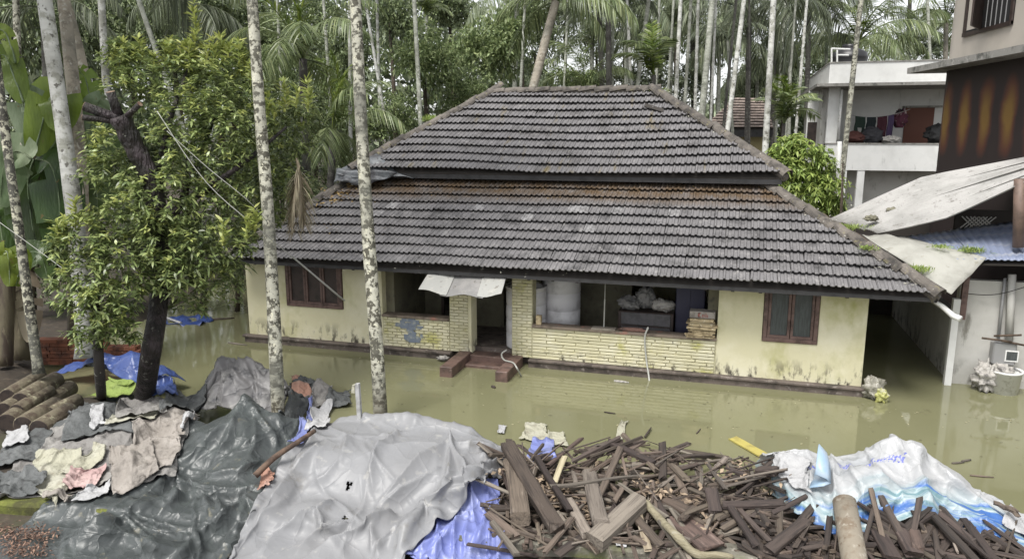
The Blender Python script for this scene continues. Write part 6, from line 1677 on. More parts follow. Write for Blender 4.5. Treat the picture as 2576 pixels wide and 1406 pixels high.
cloth_obj('blue_tarpaulin', B1, M['tarp_blue'], 'faded blue tarpaulin showing below the right edge of the pale tarpaulin', 'tarpaulin', crumple=(.06, 1.8, 9, 8, .2), folds=[([(1235, 1260), (1215, 1330), (1180, 1400)], 14, .06), ([(1180, 1290), (1120, 1340), (1040, 1390)], 14, .06), ([(1140, 1330), (1100, 1375), (1060, 1405)], 12, .05)])
L1 = drape([(-5.1, 5.9), (-3.4, 6.3), (-2.5, 9.25), (-6.0, 9.8)], 84, 84, 1.06, 4, 36, 5, .08, .04, .05)
LF = [([(800, 1125), (700, 1245), (615, 1360)], 22, .07), ([(1130, 1120), (1050, 1165), (975, 1255), (915, 1335)], 20, .08), ([(1130, 1120), (1125, 1200), (1085, 1300)], 15, .05), ([(1130, 1120), (1165, 1180), (1180, 1240)], 12, .05), ([(1130, 1120), (1200, 1128), (1265, 1150)], 13, .05), ([(1130, 1120), (1040, 1118), (940, 1130)], 13, .03),
      ([(1000, 1090), (945, 1135), (932, 1185), (940, 1240)], 13, .05), ([(1238, 1165), (1200, 1205), (1105, 1250), (1010, 1335)], 24, .12), ([(830, 1265), (800, 1290), (810, 1335), (860, 1345)], 16, .07), ([(985, 1300), (900, 1345), (780, 1400)], 18, .08), ([(790, 1280), (720, 1330), (650, 1400)], 16, .06), ([(940, 1340), (935, 1400)], 14, .05),
      ([(1000, 1330), (960, 1375), (945, 1410)], 14, .06), ([(860, 1150), (820, 1200), (760, 1240)], 14, .035), ([(830, 1080), (870, 1105), (860, 1150)], 13, .04), ([(800, 1060), (780, 1120), (730, 1190)], 14, .05), ([(870, 1320), (800, 1345), (740, 1400)], 14, .06), ([(1100, 1180), (1010, 1240), (960, 1290)], 12, .045), ([(1245, 1190), (1190, 1235), (1130, 1260)], 12, .06), ([(1270, 1140), (1230, 1130), (1190, 1100)], 12, .04)]
h1, h2, h3 = on_heap(878, 1225), on_heap(868, 1305), on_heap(1045, 1300)
LF = [(p_, w_, h_ * 1.35) for p_, w_, h_ in LF]
cloth_obj('pale_tarpaulin', L1, M['tarp_pale'], 'big pale silver-grey tarpaulin draped over the heap at the bottom centre', 'tarpaulin', crumple=(.035, .8, 14, 7, .55), folds=LF, holes=((h1.x, h1.y, .048), (h2.x, h2.y, .04), (h3.x, h3.y, .03)))
H1 = drape([(-9.0, 9.55), (-7.0, 9.75), (-6.9, 10.95), (-8.6, 11.0)], 46, 36, 1.15, 6, 30, 5, .05, .04, .05)
cloth_obj('grey_tarpaulin', H1, M['tarp_hood'], 'dull grey tarpaulin humped over a heap behind the dark tarpaulin', 'tarpaulin', crumple=(.055, 1.8, 3), folds=[([(560, 905), (540, 950), (505, 1010)], 14, .08), ([(575, 910), (600, 960), (640, 990)], 12, .06), ([(620, 905), (670, 940), (720, 980)], 12, .05), ([(555, 915), (570, 960), (560, 1010)], 12, .07), ([(600, 905), (620, 950), (680, 985)], 10, .05)])
# tangle of sheets at the left
def rag(px, mt, name, label, nu=30, nv=26, slack=1.12, seed=0, off=0.0, steps=14, crumple=.05):
    c = [on_heap(*q) for q in px]
    P = drape(c, nu, nv, slack, seed, steps, 4, .04, .03, crumple * .6, base=(lambda x, y: hat(x, y) + min(off, .02)))
    ext = max(float(np.ptp(P[..., 0])), float(np.ptp(P[..., 1])))
    return cloth_obj(name, P, M[mt], label, 'sheet', 1, .005, crumple=(.012 + .03 * min(1, ext / 1.5), 1.9 / max(.55, min(1.1, ext)), seed + 50, 9))
rag([(-20, 1262), (440, 1212), (505, 1035), (110, 1030)], 'rag_grey', 'crumpled_sheet', 'wide grey sheet lying under the whole rumpled heap at left', 64, 44, 1.06, seed=60)
rag([(-30, 1180), (170, 1130), (230, 1040), (40, 1090)], 'rag_dark', 'crumpled_sheet', 'dark crumpled sheet at the far left below the logs', seed=1)
rag([(60, 1230), (330, 1190), (330, 1060), (130, 1090)], 'rag_grey', 'crumpled_sheet', 'large grey sheet in the middle of the rumpled heap at left', 40, 34, seed=2, off=.02)
rag([(160, 1110), (350, 1110), (380, 1030), (200, 1015)], 'rag_dark', 'crumpled_sheet', 'dark grey sheet at the top of the rumpled heap at left', seed=3, off=.03)
rag([(320, 1200), (440, 1170), (500, 1050), (330, 1060)], 'rag_taupe', 'crumpled_sheet', 'large taupe sheet on the right side of the rumpled heap at left', 44, 40, 1.2, seed=4, off=.04, crumple=.1)
rag([(280, 1250), (400, 1190), (380, 1110), (270, 1140)], 'rag_taupe', 'crumpled_sheet', 'taupe rag hanging beside the pink cloth in the left heap', seed=5, off=.06, crumple=.1)
rag([(45, 1225), (150, 1270), (210, 1130), (100, 1140)], 'rag_cream', 'crumpled_sheet', 'cream sheet spread on the front of the left heap', seed=6, off=.06)
rag([(150, 1190), (185, 1195), (290, 1125), (240, 1110)], 'rag_cream', 'crumpled_sheet', 'narrow cream band curving over the left heap', 26, 14, seed=7, off=.085)
rag([(155, 1220), (235, 1235), (270, 1175), (175, 1180)], 'rag_pink', 'crumpled_sheet', 'faded pink cloth on the front of the left heap', seed=8, off=.08)
rag([(180, 1265), (250, 1255), (285, 1205), (210, 1225)], 'rag_white', 'crumpled_sheet', 'pale strip of cloth below the pink cloth', 20, 14, seed=9, off=.06)
rag([(95, 1275), (180, 1262), (200, 1235), (110, 1245)], 'rag_taupe', 'crumpled_sheet', 'taupe scrap lying on the mossy kerb', 22, 14, seed=10, off=.03)
rag([(225, 1085), (262, 1082), (262, 1025), (230, 1028)], 'rag_white', 'crumpled_sheet', 'upright white plastic strip at the top of the left heap', 14, 20, seed=11, off=.09)
rag([(265, 1075), (395, 1055), (395, 1035), (270, 1050)], 'rag_cream', 'crumpled_sheet', 'long cream strip lying across the top of the left heap', 34, 10, seed=12, off=.09)
rag([(455, 1085), (495, 1060), (495, 1045), (460, 1055)], 'rag_white', 'crumpled_sheet', 'white scrap at the right end of the left heap', 16, 12, seed=13, off=.08)
rag([(10, 1130), (75, 1115), (75, 1085), (20, 1090)], 'rag_white', 'crumpled_sheet', 'white torn scrap lying below the logs at the left edge', 18, 12, 1.3, seed=14, off=.06)
rag([(-20, 1260), (90, 1250), (120, 1195), (-10, 1190)], 'rag_dark', 'crumpled_sheet', 'dark grey sheet in the lower left corner above the mossy kerb', seed=15, off=.02)
rag([(290, 1050), (420, 1045), (420, 1010), (300, 1005)], 'rag_grey', 'crumpled_sheet', 'grey sheet along the back of the left heap by the tree trunk', seed=16, off=.03)
rag([(395, 1030), (520, 1020), (520, 975), (420, 960)], 'rag_dark', 'crumpled_sheet', 'dark sheet between the tree trunk and the humped grey tarpaulin', seed=17, off=.02, crumple=.1)
rag([(385, 1000), (455, 1000), (440, 955), (390, 935)], 'tarp_blue2', 'blue_sheet', 'crumpled blue sheet just right of the big tree trunk', seed=18, off=.04, crumple=.1)
cloth_obj('blue_sheet', drape([(-12.7, 10.75), (-10.0, 10.45), (-9.75, 11.3), (-12.1, 11.45)], 48, 24, 1.08, 21, 16, 4, .05, .05, .05), M['tarp_blue2'], 'strong blue sheet over the stack behind the two tree trunks at left', 'sheet', 1, .005)
cloth_obj('lime_sheet', drape([(-11.05, 10.15), (-10.3, 10.1), (-10.35, 10.75), (-11.0, 10.75)], 22, 18, 1.1, 22, 16, 4, .05, .04, .05, base=lambda x, y: hat(x, y) + .03), M['rag_lime'], 'small lime-green sheet below the blue one between the logs and the thin trunk', 'sheet', 1, .005)
# scraps between the hood and the right-hand palm
lump('rag_pile', on_heap(770, 990), (.6, .4, .34), M['rag_dark'], 'low dark rag pile on the bank under the orange rag', 'rag', 41, amp=.35); raise_pile = [bump(on_heap(x, 1000).x, on_heap(x, 1000).y, .28, .22, .30, 2.2) for x in (750, 800)]
rag([(735, 1010), (790, 1005), (765, 955), (735, 955)], 'rag_orange', 'crumpled_sheet', 'orange rag standing on the bank behind the dark tarpaulin', 18, 18, 1.2, seed=41, off=.03)
rag([(775, 1025), (835, 1020), (830, 975), (785, 975)], 'rag_grey', 'crumpled_sheet', 'grey rag right of the orange one on the bank', 24, 20, 1.25, seed=42, off=.03)
rag([(815, 1030), (885, 1022), (880, 985), (825, 972)], 'rag_dark', 'crumpled_sheet', 'dark crumpled rag nearest the white post on the bank', 26, 20, 1.3, seed=43, off=.03)
rag([(705, 1040), (780, 1040), (775, 1005), (715, 1000)], 'rag_dark', 'crumpled_sheet', 'dark crumpled rag below the orange one', 24, 18, 1.25, seed=44, off=.03)
M['greypost'] = mat('weathered_white_post', (.40, .40, .40), .7, [((.25, .25, .24), 5, .5, .65)])
pp = on_heap(906, 1046)
ps = thing('white_post', 'short white post with a pale yellow rag standing by the right-hand palm trunk', 'post', pp)
m = MB(); m.hexa([tuple(pp + Vector(q)) for q in ((-.035, -.03, -.3), (.035, -.03, -.3), (.035, .03, -.3), (-.035, .03, -.3), (-.055, -.03, .50), (.01, -.03, .51), (.01, .03, .51), (-.055, .03, .50))]); m.build('post_shaft', M['greypost'], ps, bevel=.006)
m = MB(); m.hexa([tuple(pp + Vector(q)) for q in ((-.11, -.04, .36), (-.05, -.04, .36), (-.05, .03, .36), (-.11, .03, .36), (-.09, -.04, .48), (-.055, -.04, .48), (-.055, .03, .48), (-.09, .03, .48))]); m.build('rag_tip', M['rag_cream'], ps)
# branch and cloths at the left rim of the pale tarpaulin
M['branch'] = mat('brown_branch', (.13, .085, .06), .9, [((.06, .04, .03), 6, .45, .6), ((.24, .19, .15), 9, .6, .68)], bump=[(20, .6, None, .02)])
def rim(px, py, o): return on_heap(px, py, .1) + Vector((0, 0, o))
pxline(smooth([rim(642, 1200, .02), rim(690, 1162, .06), rim(745, 1125, .06), rim(792, 1092, .05)], 5), [.045 - .001 * i for i in range(16)], 'branch', M['branch'], 'thick brown branch lying on the left rim of the pale tarpaulin', 'branch', 8)
rag([(645, 1240), (680, 1225), (700, 1175), (655, 1180)], 'rag_orange', 'crumpled_sheet', 'orange-pink rag under the lower end of the thick branch', 18, 18, 1.2, seed=45, off=.03)
rag([(735, 1115), (775, 1100), (800, 1035), (775, 1030)], 'tarp_blue', 'blue_sheet', 'faded blue cloth standing out at the left back rim of the pale tarpaulin', 18, 22, 1.2, seed=23, off=.1)
rag([(770, 1075), (830, 1070), (830, 1030), (775, 1030)], 'rag_white', 'crumpled_sheet', 'white crumpled plastic at the left back corner of the pale tarpaulin', 20, 20, 1.25, seed=24, off=.1, crumple=.1)

# ---- printed banner
BN = mat('printed_banner', (.46, .47, .475), .4)
crinkle(BN, [(4, .45, .2, .04), (10, .3, .1, .015)])
def banner_print():
    nt = BN.node_tree; N = nt.nodes; L = nt.links; bs = N[BN['bsdf']]
    uv = N.new('ShaderNodeUVMap'); uv.uv_map = 'sheet'
    sx = N.new('ShaderNodeSeparateXYZ'); L.new(uv.outputs[0], sx.inputs[0])
    def mth(op, a, b=None, c=None):
        n = N.new('ShaderNodeMath'); n.operation = op
        for i, q in enumerate((a, b, c)):
            if q is None: continue
            if isinstance(q, (int, float)): n.inputs[i].default_value = q
            else: L.new(q, n.inputs[i])
        return n.outputs[0]
    def noise(sc, mapping, det=5):
        mp = N.new('ShaderNodeMapping'); mp.inputs['Scale'].default_value = mapping; L.new(uv.outputs[0], mp.inputs['Vector'])
        n = N.new('ShaderNodeTexNoise'); n.inputs['Scale'].default_value = sc; n.inputs['Detail'].default_value = det; L.new(mp.outputs[0], n.inputs['Vector'])
        return n.outputs[0]
    def rng(v, a, b):
        n = N.new('ShaderNodeMapRange'); n.inputs['From Min'].default_value = a; n.inputs['From Max'].default_value = b; L.new(v, n.inputs['Value']); return n.outputs[0]
    def mix(f, a, col):
        n = N.new('ShaderNodeMix'); n.data_type = 'RGBA'; L.new(f, n.inputs['Factor'])
        if isinstance(a, tuple): n.inputs['A'].default_value = (*a, 1)
        else: L.new(a, n.inputs['A'])
        n.inputs['B'].default_value = (*col, 1); return n.outputs['Result']
    U, Vv = sx.outputs[0], sx.outputs[1]
    n1 = noise(3, (1.5, 2.5, 1)); n2 = noise(7, (1.2, 3, 1)); n3 = noise(2, (2, 2, 1))
    cur = mix(rng(n3, .5, .7), (.39, .395, .40), (.30, .315, .33))
    # sea-green and blue picture printed over the lower and right part
    pic = mth('ADD', mth('MULTIPLY', U, .55), mth('SUBTRACT', .62, mth('MULTIPLY', Vv, 1.0)))
    pic = rng(mth('ADD', pic, mth('MULTIPLY', n1, .35)), .62, .82)
    c2 = mix(rng(n2, .42, .58), (.37, .44, .455), (.15, .25, .28))
    n = N.new('ShaderNodeMix'); n.data_type = 'RGBA'; L.new(pic, n.inputs['Factor']); L.new(cur, n.inputs['A']); L.new(c2, n.inputs['B']); cur = n.outputs['Result']
    bl = mth('MULTIPLY', rng(noise(4, (1, 3.2, 1)), .45, .56), rng(mth('ADD', pic, mth('MULTIPLY', U, .4)), .75, 1.15))
    cur = mix(bl, cur, (.05, .13, .36))
    # two lines of blue hand-like lettering
    for v0, v1, u0, u1, s in ((.70, .755, .30, .56, 70), (.58, .62, .14, .25, 60)):
        band = mth('MULTIPLY', mth('MULTIPLY', mth('GREATER_THAN', Vv, v0), mth('LESS_THAN', Vv, v1)), mth('MULTIPLY', mth('GREATER_THAN', U, u0), mth('LESS_THAN', U, u1)))
        txt = mth('MULTIPLY', band, rng(noise(s, (1.6, .7, 1), 1), .48, .54))
        cur = mix(txt, cur, (.12, .14, .42))
    # grey sign-like panel, white sheet patch
    L.new(cur, bs.inputs['Base Color'])
banner_print()
BANNER_EDGE = [(1900, 1165), (1945, 1245), (2000, 1290), (2095, 1345), (2185, 1345), (2290, 1300), (2400, 1330), (2500, 1350), (2600, 1390)]
def lay_banner():
    # footprint: lower rim along the photograph's edge, upper rim along the water side
    lo = [on_heap(x, y, .06) for x, y in BANNER_EDGE]; hi = [PY(x, y, Y) for x, y, Y in ((1925, 1148, 9.75), (2000, 1128, 9.8), (2090, 1150, 9.8), (2180, 1135, 9.9), (2250, 1106, 9.95), (2330, 1150, 9.95), (2430, 1225, 9.9), (2520, 1290, 9.8), (2620, 1370, 9.6))]
    nu, nv = 96, 44
    t = np.linspace(0, 1, len(lo)); u = np.linspace(0, 1, nu)
    A = np.stack([np.interp(u, t, [q[k] for q in lo]) for k in range(3)], -1); B_ = np.stack([np.interp(u, t, [q[k] for q in hi]) for k in range(3)], -1)
    v = np.linspace(0, 1, nv)[:, None, None]
    P = A * (1 - v) + B_ * v
    hh = hat(P[..., 0], P[..., 1]) + .03
    P[..., 2] = np.maximum(hh, P[..., 2] + .10 * np.sin(np.pi * v[..., 0]) * (1 - .5 * v[..., 0]))
    for _ in range(6): P[1:-1, 1:-1, 2] = np.maximum(hh[1:-1, 1:-1], .25 * (P[:-2, 1:-1, 2] + P[2:, 1:-1, 2] + P[1:-1, :-2, 2] + P[1:-1, 2:, 2]))
    return P
BF = [([(2245, 1108), (2300, 1180), (2330, 1260), (2300, 1300)], 22, .07), ([(2090, 1155), (2100, 1230), (2090, 1330)], 14, .06), ([(2050, 1170), (2030, 1240), (2060, 1320)], 14, .06), ([(2180, 1140), (2215, 1200), (2260, 1240), (2280, 1270)], 14, .05), ([(2290, 1120), (2380, 1200), (2480, 1290), (2580, 1370)], 20, .07), ([(2330, 1240), (2420, 1290), (2520, 1340)], 14, .05),
      ([(2270, 1250), (2200, 1290), (2170, 1340)], 14, .05), ([(1960, 1150), (1970, 1200), (1990, 1260)], 14, .05), ([(2270, 1245), (2350, 1215), (2420, 1225)], 12, .04), ([(2130, 1160), (2170, 1240), (2160, 1320)], 12, .04)]
cloth_obj('printed_banner', lay_banner(), BN, 'white and blue printed plastic banner spread over the right end of the timber heap', 'banner', crumple=(.04, 1.4, 41), folds=BF)
# stiff upright fold of the banner: pale blue inside
fb = on_heap(2052, 1175, .05)
M['banner_blue'] = mat('banner_back', (.27, .38, .50), .4, [((.38, .44, .5), 3, .5, .65)])
mb = MB(); n = 11
for i in range(n):
    t = i / (n - 1); hgt = .40 * math.sin(math.pi * (t * .8 + .1)) ** .8
    c0 = fb + Vector((-.10 + .10 * t, -.42 + .62 * t, -.08))
    for k in range(5):
        u = k / 4
        mb.v.append(tuple(c0 + Vector((.05 * u + .20 * math.sin(math.pi * u) * (1 - .4 * t), .04 * u, hgt * u))))
mb.f = [(i * 5 + k, i * 5 + k + 1, (i + 1) * 5 + k + 1, (i + 1) * 5 + k) for i in range(n - 1) for k in range(4)]
tag(solid(mb.build('banner_fold', M['banner_blue'], None, True), .008), 'stiff pale blue fold standing up at the left of the printed banner', 'sheet')
rag([(1935, 1215), (2030, 1260), (2040, 1165), (1935, 1150)], 'rag_white', 'white_sheet', 'plain white sheet at the left end of the printed banner', 30, 26, 1.1, seed=33, off=.06)
rag([(2520, 1330), (2620, 1390), (2620, 1320), (2530, 1270)], 'rag_white', 'white_sheet', 'white scrap at the right edge beside the printed banner', 22, 18, 1.1, seed=35, off=.08)
rag([(1310, 1108), (1380, 1112), (1375, 1075), (1325, 1070)], 'rag_cream', 'crumpled_sheet', 'cream plastic sheet at the water edge behind the timber heap', 20, 16, 1.2, seed=36, off=.05)
rag([(1375, 1118), (1425, 1125), (1420, 1095), (1380, 1090)], 'rag_cream', 'crumpled_sheet', 'smaller cream scrap right of the cream sheet at the water edge', 16, 14, 1.2, seed=37, off=.05)
rag([(1330, 1150), (1395, 1150), (1390, 1115), (1340, 1118)], 'tarp_blue', 'crumpled_sheet', 'pale bluish scrap of plastic at the upper left of the timber heap', 16, 14, 1.2, seed=38, off=.05)
tag(rag([(1530, 1118), (1560, 1118), (1575, 1072), (1550, 1078)], 'rag_cream', 'torn_bag', 'white torn bag on the peak of the timber heap', 16, 18, 1.25, seed=46, off=.04), cat='bag')
# ------------------------------------------------------------------ timber
def wood(name, a, b, c, g1=.46):
    M[name] = mat(name, a, .85, [(b, 5, g1, .62, 6, (.35, 5, 5)), (c, 3, .6, .7, 5, (.5, 3, 3))], .42, 0.012, [(9, .7, (.25, 6, 6), .02)], coord='obj')
wood('wood_brown', (.115, .090, .070), (.058, .045, .036), (.20, .165, .135))
wood('wood_grey', (.18, .155, .128), (.10, .084, .07), (.26, .235, .20))
wood('wood_dark', (.062, .047, .040), (.032, .025, .022), (.12, .095, .08))
wood('wood_red', (.095, .068, .055), (.055, .04, .033), (.17, .13, .105))
wood('wood_pale', (.38, .33, .23), (.28, .235, .155), (.45, .41, .32))
def plank(name, p, q, w_, t_, mt, label, cat='plank', group=None, seed=0, roll=None, seg=4, rnd=False):
    p, q = Vector(p), Vector(q); rn = random.Random(seed)
    X = (q - p); L_ = X.length; X.normalize()
    Z = Vector((0, 0, 1)) if abs(X.z) < .95 else Vector((0, 1, 0))
    Y = Z.cross(X).normalized(); Z = X.cross(Y)
    if roll is None: roll = rn.uniform(-.5, .5)
    Y, Z = Y * math.cos(roll) + Z * math.sin(roll), Z * math.cos(roll) - Y * math.sin(roll)
    mb = MB()
    k = 7 if rnd else 8
    bow = rn.uniform(-.012, .012) * L_
    for i in range(seg + 1):
        u = i / seg; x = (u - .5) * L_
        sw = 1 + rn.uniform(-.05, .05); 
        if rnd:
            ring = [(math.cos(2 * math.pi * j / k) * w_ * .5 * (1 - .35 * u), math.sin(2 * math.pi * j / k) * w_ * .5 * (1 - .35 * u)) for j in range(k)]
            dy, dz = rn.uniform(-.12, .12) * w_ * (2.5 if seg > 4 else 1), rn.uniform(-.1, .1) * w_
        else:
            c = min(w_, t_) * .16; a, b = w_ / 2 * sw, t_ / 2 * sw
            ring = [(-a + c, -b), (a - c, -b), (a, -b + c), (a, b - c), (a - c, b), (-a + c, b), (-a, b - c), (-a, -b + c)]
            dy = bow * math.sin(math.pi * u); dz = 0
        for (y, z) in ring:
            ex = rn.uniform(-.5, .5) * min(w_, .06) if i in (0, seg) else 0
            mb.v.append((x + ex, y + dy, z + dz))
    for i in range(seg):
        for j in range(k):
            mb.f.append((i * k + j, i * k + (j + 1) % k, (i + 1) * k + (j + 1) % k, (i + 1) * k + j))
    mb.f += [tuple(range(k - 1, -1, -1)), tuple(seg * k + j for j in range(k))]
    me = mb.mesh(name, mt)
    mtx = Matrix((X, Y, Z)).transposed().to_4x4(); mtx.translation = (p + q) / 2
    o = link_mesh(name, me); o.matrix_world = mtx
    return tag(o, label, cat, group)
def heap_piece(x, y, L_, ang, off, **kw):
    dx, dy = math.cos(ang) * L_ / 2, math.sin(ang) * L_ / 2
    pts = [(x + dx * s, y + dy * s) for s in (-1, -.5, 0, .5, 1)]
    hs = [hz(*q) for q in pts]
    zc = max(hs[2], (hs[0] + hs[4]) / 2, hs[1] * .7 + hs[3] * .3, hs[3] * .7 + hs[1] * .3) + off
    sl = (hs[4] - hs[0]) * .8 + kw.pop('dz', 0)
    return plank(p=(x - dx, y - dy, zc - sl / 2), q=(x + dx, y + dy, zc + sl / 2), **kw)
rw = random.Random(99)
MARKS = [((1340, 1220), 'longest squared beam'), ((1552, 1312), 'thick weathered post end'), ((1497, 1255), 'squared grey beam'), ((1455, 1305), 'short yellowish beam'), ((1745, 1340), 'broad flat brown board'), ((1712, 1272), 'smaller broad board'),
         ((1550, 1105), 'white bag'), ((1700, 1345), 'pale crooked branch'), ((1705, 1215), 'pale wedge-shaped chip'), ((1718, 1148), 'dark board over the water'), ((1715, 1172), 'long light pole'), ((1490, 1210), 'long grey stick'), ((1350, 1130), 'bluish plastic scrap'),
         ((1865, 1320), 'slanting purple-brown beam'), ((1930, 1185), 'left tip of the white sheet'), ((1982, 1345), 'wide dark aslant board'), ((2130, 1330), 'round barked log'), ((2225, 1370), 'flat dark board'), ((2280, 1360), 'squared dark beam end'), ((2400, 1345), 'lower banner edge'), ((2510, 1365), 'white scrap at the right edge'), ((1895, 1268), 'level plank'), ((1300, 1250), 'upright thick beam'), ((1600, 1385), 'front kerb'), ((1850, 1395), 'right end of the kerb')]
USED = {}
def piece_label(px, py, ang_scr, L_, w_, tone, kind):
    m_ = min(MARKS, key=lambda q: math.hypot(q[0][0] - px, (q[0][1] - py) * 1.3))
    dx, dy = px - m_[0][0], py - m_[0][1]
    where = ('left of', 'right of')[dx > 0] if abs(dx) > abs(dy) * 1.2 else ('above', 'below')[dy > 0]
    near = 'just ' if math.hypot(dx, dy) < 45 else '' if math.hypot(dx, dy) > 95 else ''
    size = 'short' if L_ < .42 else 'long' if L_ > .68 else 'middling'
    thick = 'thin' if w_ < .05 else 'broad' if w_ > .085 else 'narrow'
    d_ = ang_scr % 180
    lean = 'level' if d_ < 18 or d_ > 162 else 'steep' if 70 < d_ < 110 else 'rising right' if d_ < 90 else 'rising left'
    return '%s %s %s %s %s, %s%s the %s' % (size, thick, tone, kind, lean, near, where, m_[1])
def edge_y(px):
    return float(np.interp(px, [q[0] for q in BANNER_EDGE], [q[1] for q in BANNER_EDGE]))
def scatter(n, zone, kinds, offs, lens, wid=(.035, .10)):
    for i in range(n):
        for _ in range(50):
            px, py = rw.uniform(zone[0], zone[2]), rw.uniform(zone[1], zone[3])
            if len(zone) < 5 or zone[4](px, py): break
        q = on_heap(px, py)
        k = rw.choices([z[0] for z in kinds], [z[1] for z in kinds])[0]
        ang = YAW + rw.choice([rw.gauss(1.0, .45), rw.gauss(2.2, .5), rw.gauss(0, .35), rw.uniform(0, 3.14)])
        L_ = rw.uniform(*lens)
        if 'stick' in k:
            w_ = rw.uniform(.014, .036); t_ = w_; L_ *= 1.3
            mt, tone = (M['wood_pale'], 'pale') if k == 'stick_pale' else rw.choice([(M['wood_brown'], 'brown'), (M['wood_grey'], 'grey'), (M['wood_brown'], 'brown'), (M['wood_dark'], 'dark')])
        else:
            w_ = rw.uniform(*wid); t_ = rw.uniform(.018, .05)
            tone = k.split('_')[1]
            mt = M['wood_' + tone]
        c, s_ = math.cos(ang), math.sin(ang)
        e = project(np.array([[q.x - c * .2, q.y - s_ * .2, q.z], [q.x + c * .2, q.y + s_ * .2, q.z]]))
        kind = 'stick' if 'stick' in k else 'board'
        lb = piece_label(px, py, math.degrees(math.atan2(-(e[1, 1] - e[0, 1]), e[1, 0] - e[0, 0])), L_, w_, {'red': 'reddish'}.get(tone, tone), kind)
        o = heap_piece(q.x, q.y, L_, ang, rw.uniform(*offs), dz=rw.uniform(-.10, .10), name='timber_stick' if kind == 'stick' else 'timber_board', w_=w_, t_=t_, mt=mt, label=lb, cat=kind, group='loose pieces of the timber heap', seed=i + int(px), rnd=kind == 'stick')
        USED.setdefault(lb, []).append(o)
M['scrapwood'] = mat('scrap_wood', (.10, .075, .058), .85, [((.05, .038, .03), 14, .45, .6), ((.19, .16, .13), 9, .6, .7)], .45, .01, [(30, .6, None, .01)])
def small_scraps(n, zone, ok_, name, label):
    mb = MB()
    for i in range(n):
        for _ in range(40):
            px, py = rw.uniform(zone[0], zone[2]), rw.uniform(zone[1], zone[3])
            if ok_(px, py): break
        q = on_heap(px, py); a = rw.uniform(0, math.pi); L_ = rw.uniform(.10, .42); w_ = rw.uniform(.008, .03); t_ = rw.uniform(.006, .02)
        X = Vector((math.cos(a), math.sin(a), rw.gauss(0, .25))).normalized(); Y = Vector((0, 0, 1)).cross(X).normalized(); Z = X.cross(Y)
        c = q + Vector((0, 0, rw.uniform(.0, .05)))
        mb.hexa([tuple(c + X * (sx * L_ / 2) + Y * (sy * w_ * (1 if sx < 0 else .6)) + Z * (sz * t_)) for sz in (-1, 1) for sx, sy in ((-1, -1), (1, -1), (1, 1), (-1, 1))])
    tag(mb.build(name, M['scrapwood']), label, kind='stuff')
small_scraps(240, (1245, 1110, 1930, 1400), lambda px, py: 1378 > py > 1116 + abs(px - 1560) * .15, 'timber_scraps', 'splinters and small sticks filling the open half of the timber heap')
small_scraps(160, (1890, 1190, 2576, 1410), lambda px, py: py > edge_y(px) + 6, 'timber_scraps', 'dark splinters filling the timber heap under the banner')
def za(px, py): return py > 1112 + abs(px - 1560) * .15
scatter(95, (1255, 1110, 1930, 1392, za), (('plank_brown', 4), ('plank_grey', 4), ('plank_dark', 2), ('stick', 3), ('plank_red', .8)), (.0, .02), (.4, 1.0), (.045, .12))
scatter(105, (1260, 1130, 1900, 1380, za), (('plank_brown', 3), ('plank_grey', 2.5), ('stick', 6), ('stick_pale', .5), ('plank_red', .5)), (.03, .08), (.35, .85), (.03, .08))
scatter(110, (1880, 1180, 2576, 1410, lambda px, py: py > edge_y(px) + 14 + (px < 1960) * 5), (('plank_dark', 8), ('plank_brown', 1), ('stick', 1)), (.0, .05), (.28, .7), (.035, .095))
for lb, os_ in USED.items():
    if len(os_) > 1:
        os_.sort(key=lambda o: o.matrix_world.translation.x)
        nm_ = ['left one', 'right one'] if len(os_) == 2 else ['leftmost', 'middle', 'rightmost'] if len(os_) == 3 else None
        for k, o in enumerate(os_):
            if nm_:
                l2 = lb + ', ' + nm_[k]
                o['label'] = l2 if len(l2.split()) <= 15 else ' '.join(l2.split()[1:])
# the pieces one can point to
def beam(a, b, w_px, ratio, mt, label, off=(.10, .10), name='timber_beam', cat='beam', seed=0, roll=.1, rnd=False, seg=5):
    p, q = on_heap(*a, off[0]), on_heap(*b, off[1])
    d_ = ((p + q) / 2 - CAM).length; w_ = w_px * d_ / FPX
    return plank(name, p, q, w_, w_ * ratio, M[mt], label, cat, None, seed, roll, seg, rnd)
beam((1278, 1120), (1400, 1325), 36, .7, 'wood_brown', 'longest squared beam slanting down the left end of the timber heap', (.14, .16), seed=1)
beam((1288, 1165), (1310, 1305), 44, .7, 'wood_brown', 'upright thick beam against the pale tarpaulin at the left end of the heap', (.16, .16), seed=2)
beam((1497, 1362), (1607, 1262), 46, .9, 'wood_grey', 'thick pale weathered post end lying aslant at the front of the heap', (.12, .18), seed=3)
beam((1482, 1190), (1512, 1318), 37, .8, 'wood_grey', 'squared grey beam pointing at the viewer left of the thick post', (.14, .18), seed=4)
beam((1430, 1262), (1478, 1345), 26, .7, 'wood_grey', 'short yellowish beam left of the thick weathered post', (.10, .12), seed=5)
beam((1700, 1300), (1790, 1375), 62, .2, 'wood_red', 'broad flat brown board at the front right of the open heap', (.05, .08), 'timber_board', 'board', 6, .05)
beam((1680, 1255), (1745, 1290), 40, .25, 'wood_red', 'smaller broad brown board behind the flat one', (.08, .08), 'timber_board', 'board', 7, .05)
beam((1350, 1150), (1435, 1285), 15, .8, 'wood_dark', 'thin dark batten leaning right of the longest beam', (.2, .2), 'timber_batten', 'batten', 8)
beam((1500, 1265), (1560, 1130), 16, .8, 'wood_brown', 'straight brown batten rising to the peak of the heap', (.16, .12), 'timber_batten', 'batten', 9)
beam((1440, 1160), (1560, 1100), 11, .8, 'wood_dark', 'thin dark rod pointing up to the white bag', (.12, .14), 'timber_batten', 'batten', 10)
beam((1530, 1110), (1645, 1165), 18, .6, 'wood_dark', 'dark batten sloping right from the peak of the heap', (.1, .12), 'timber_batten', 'batten', 11)
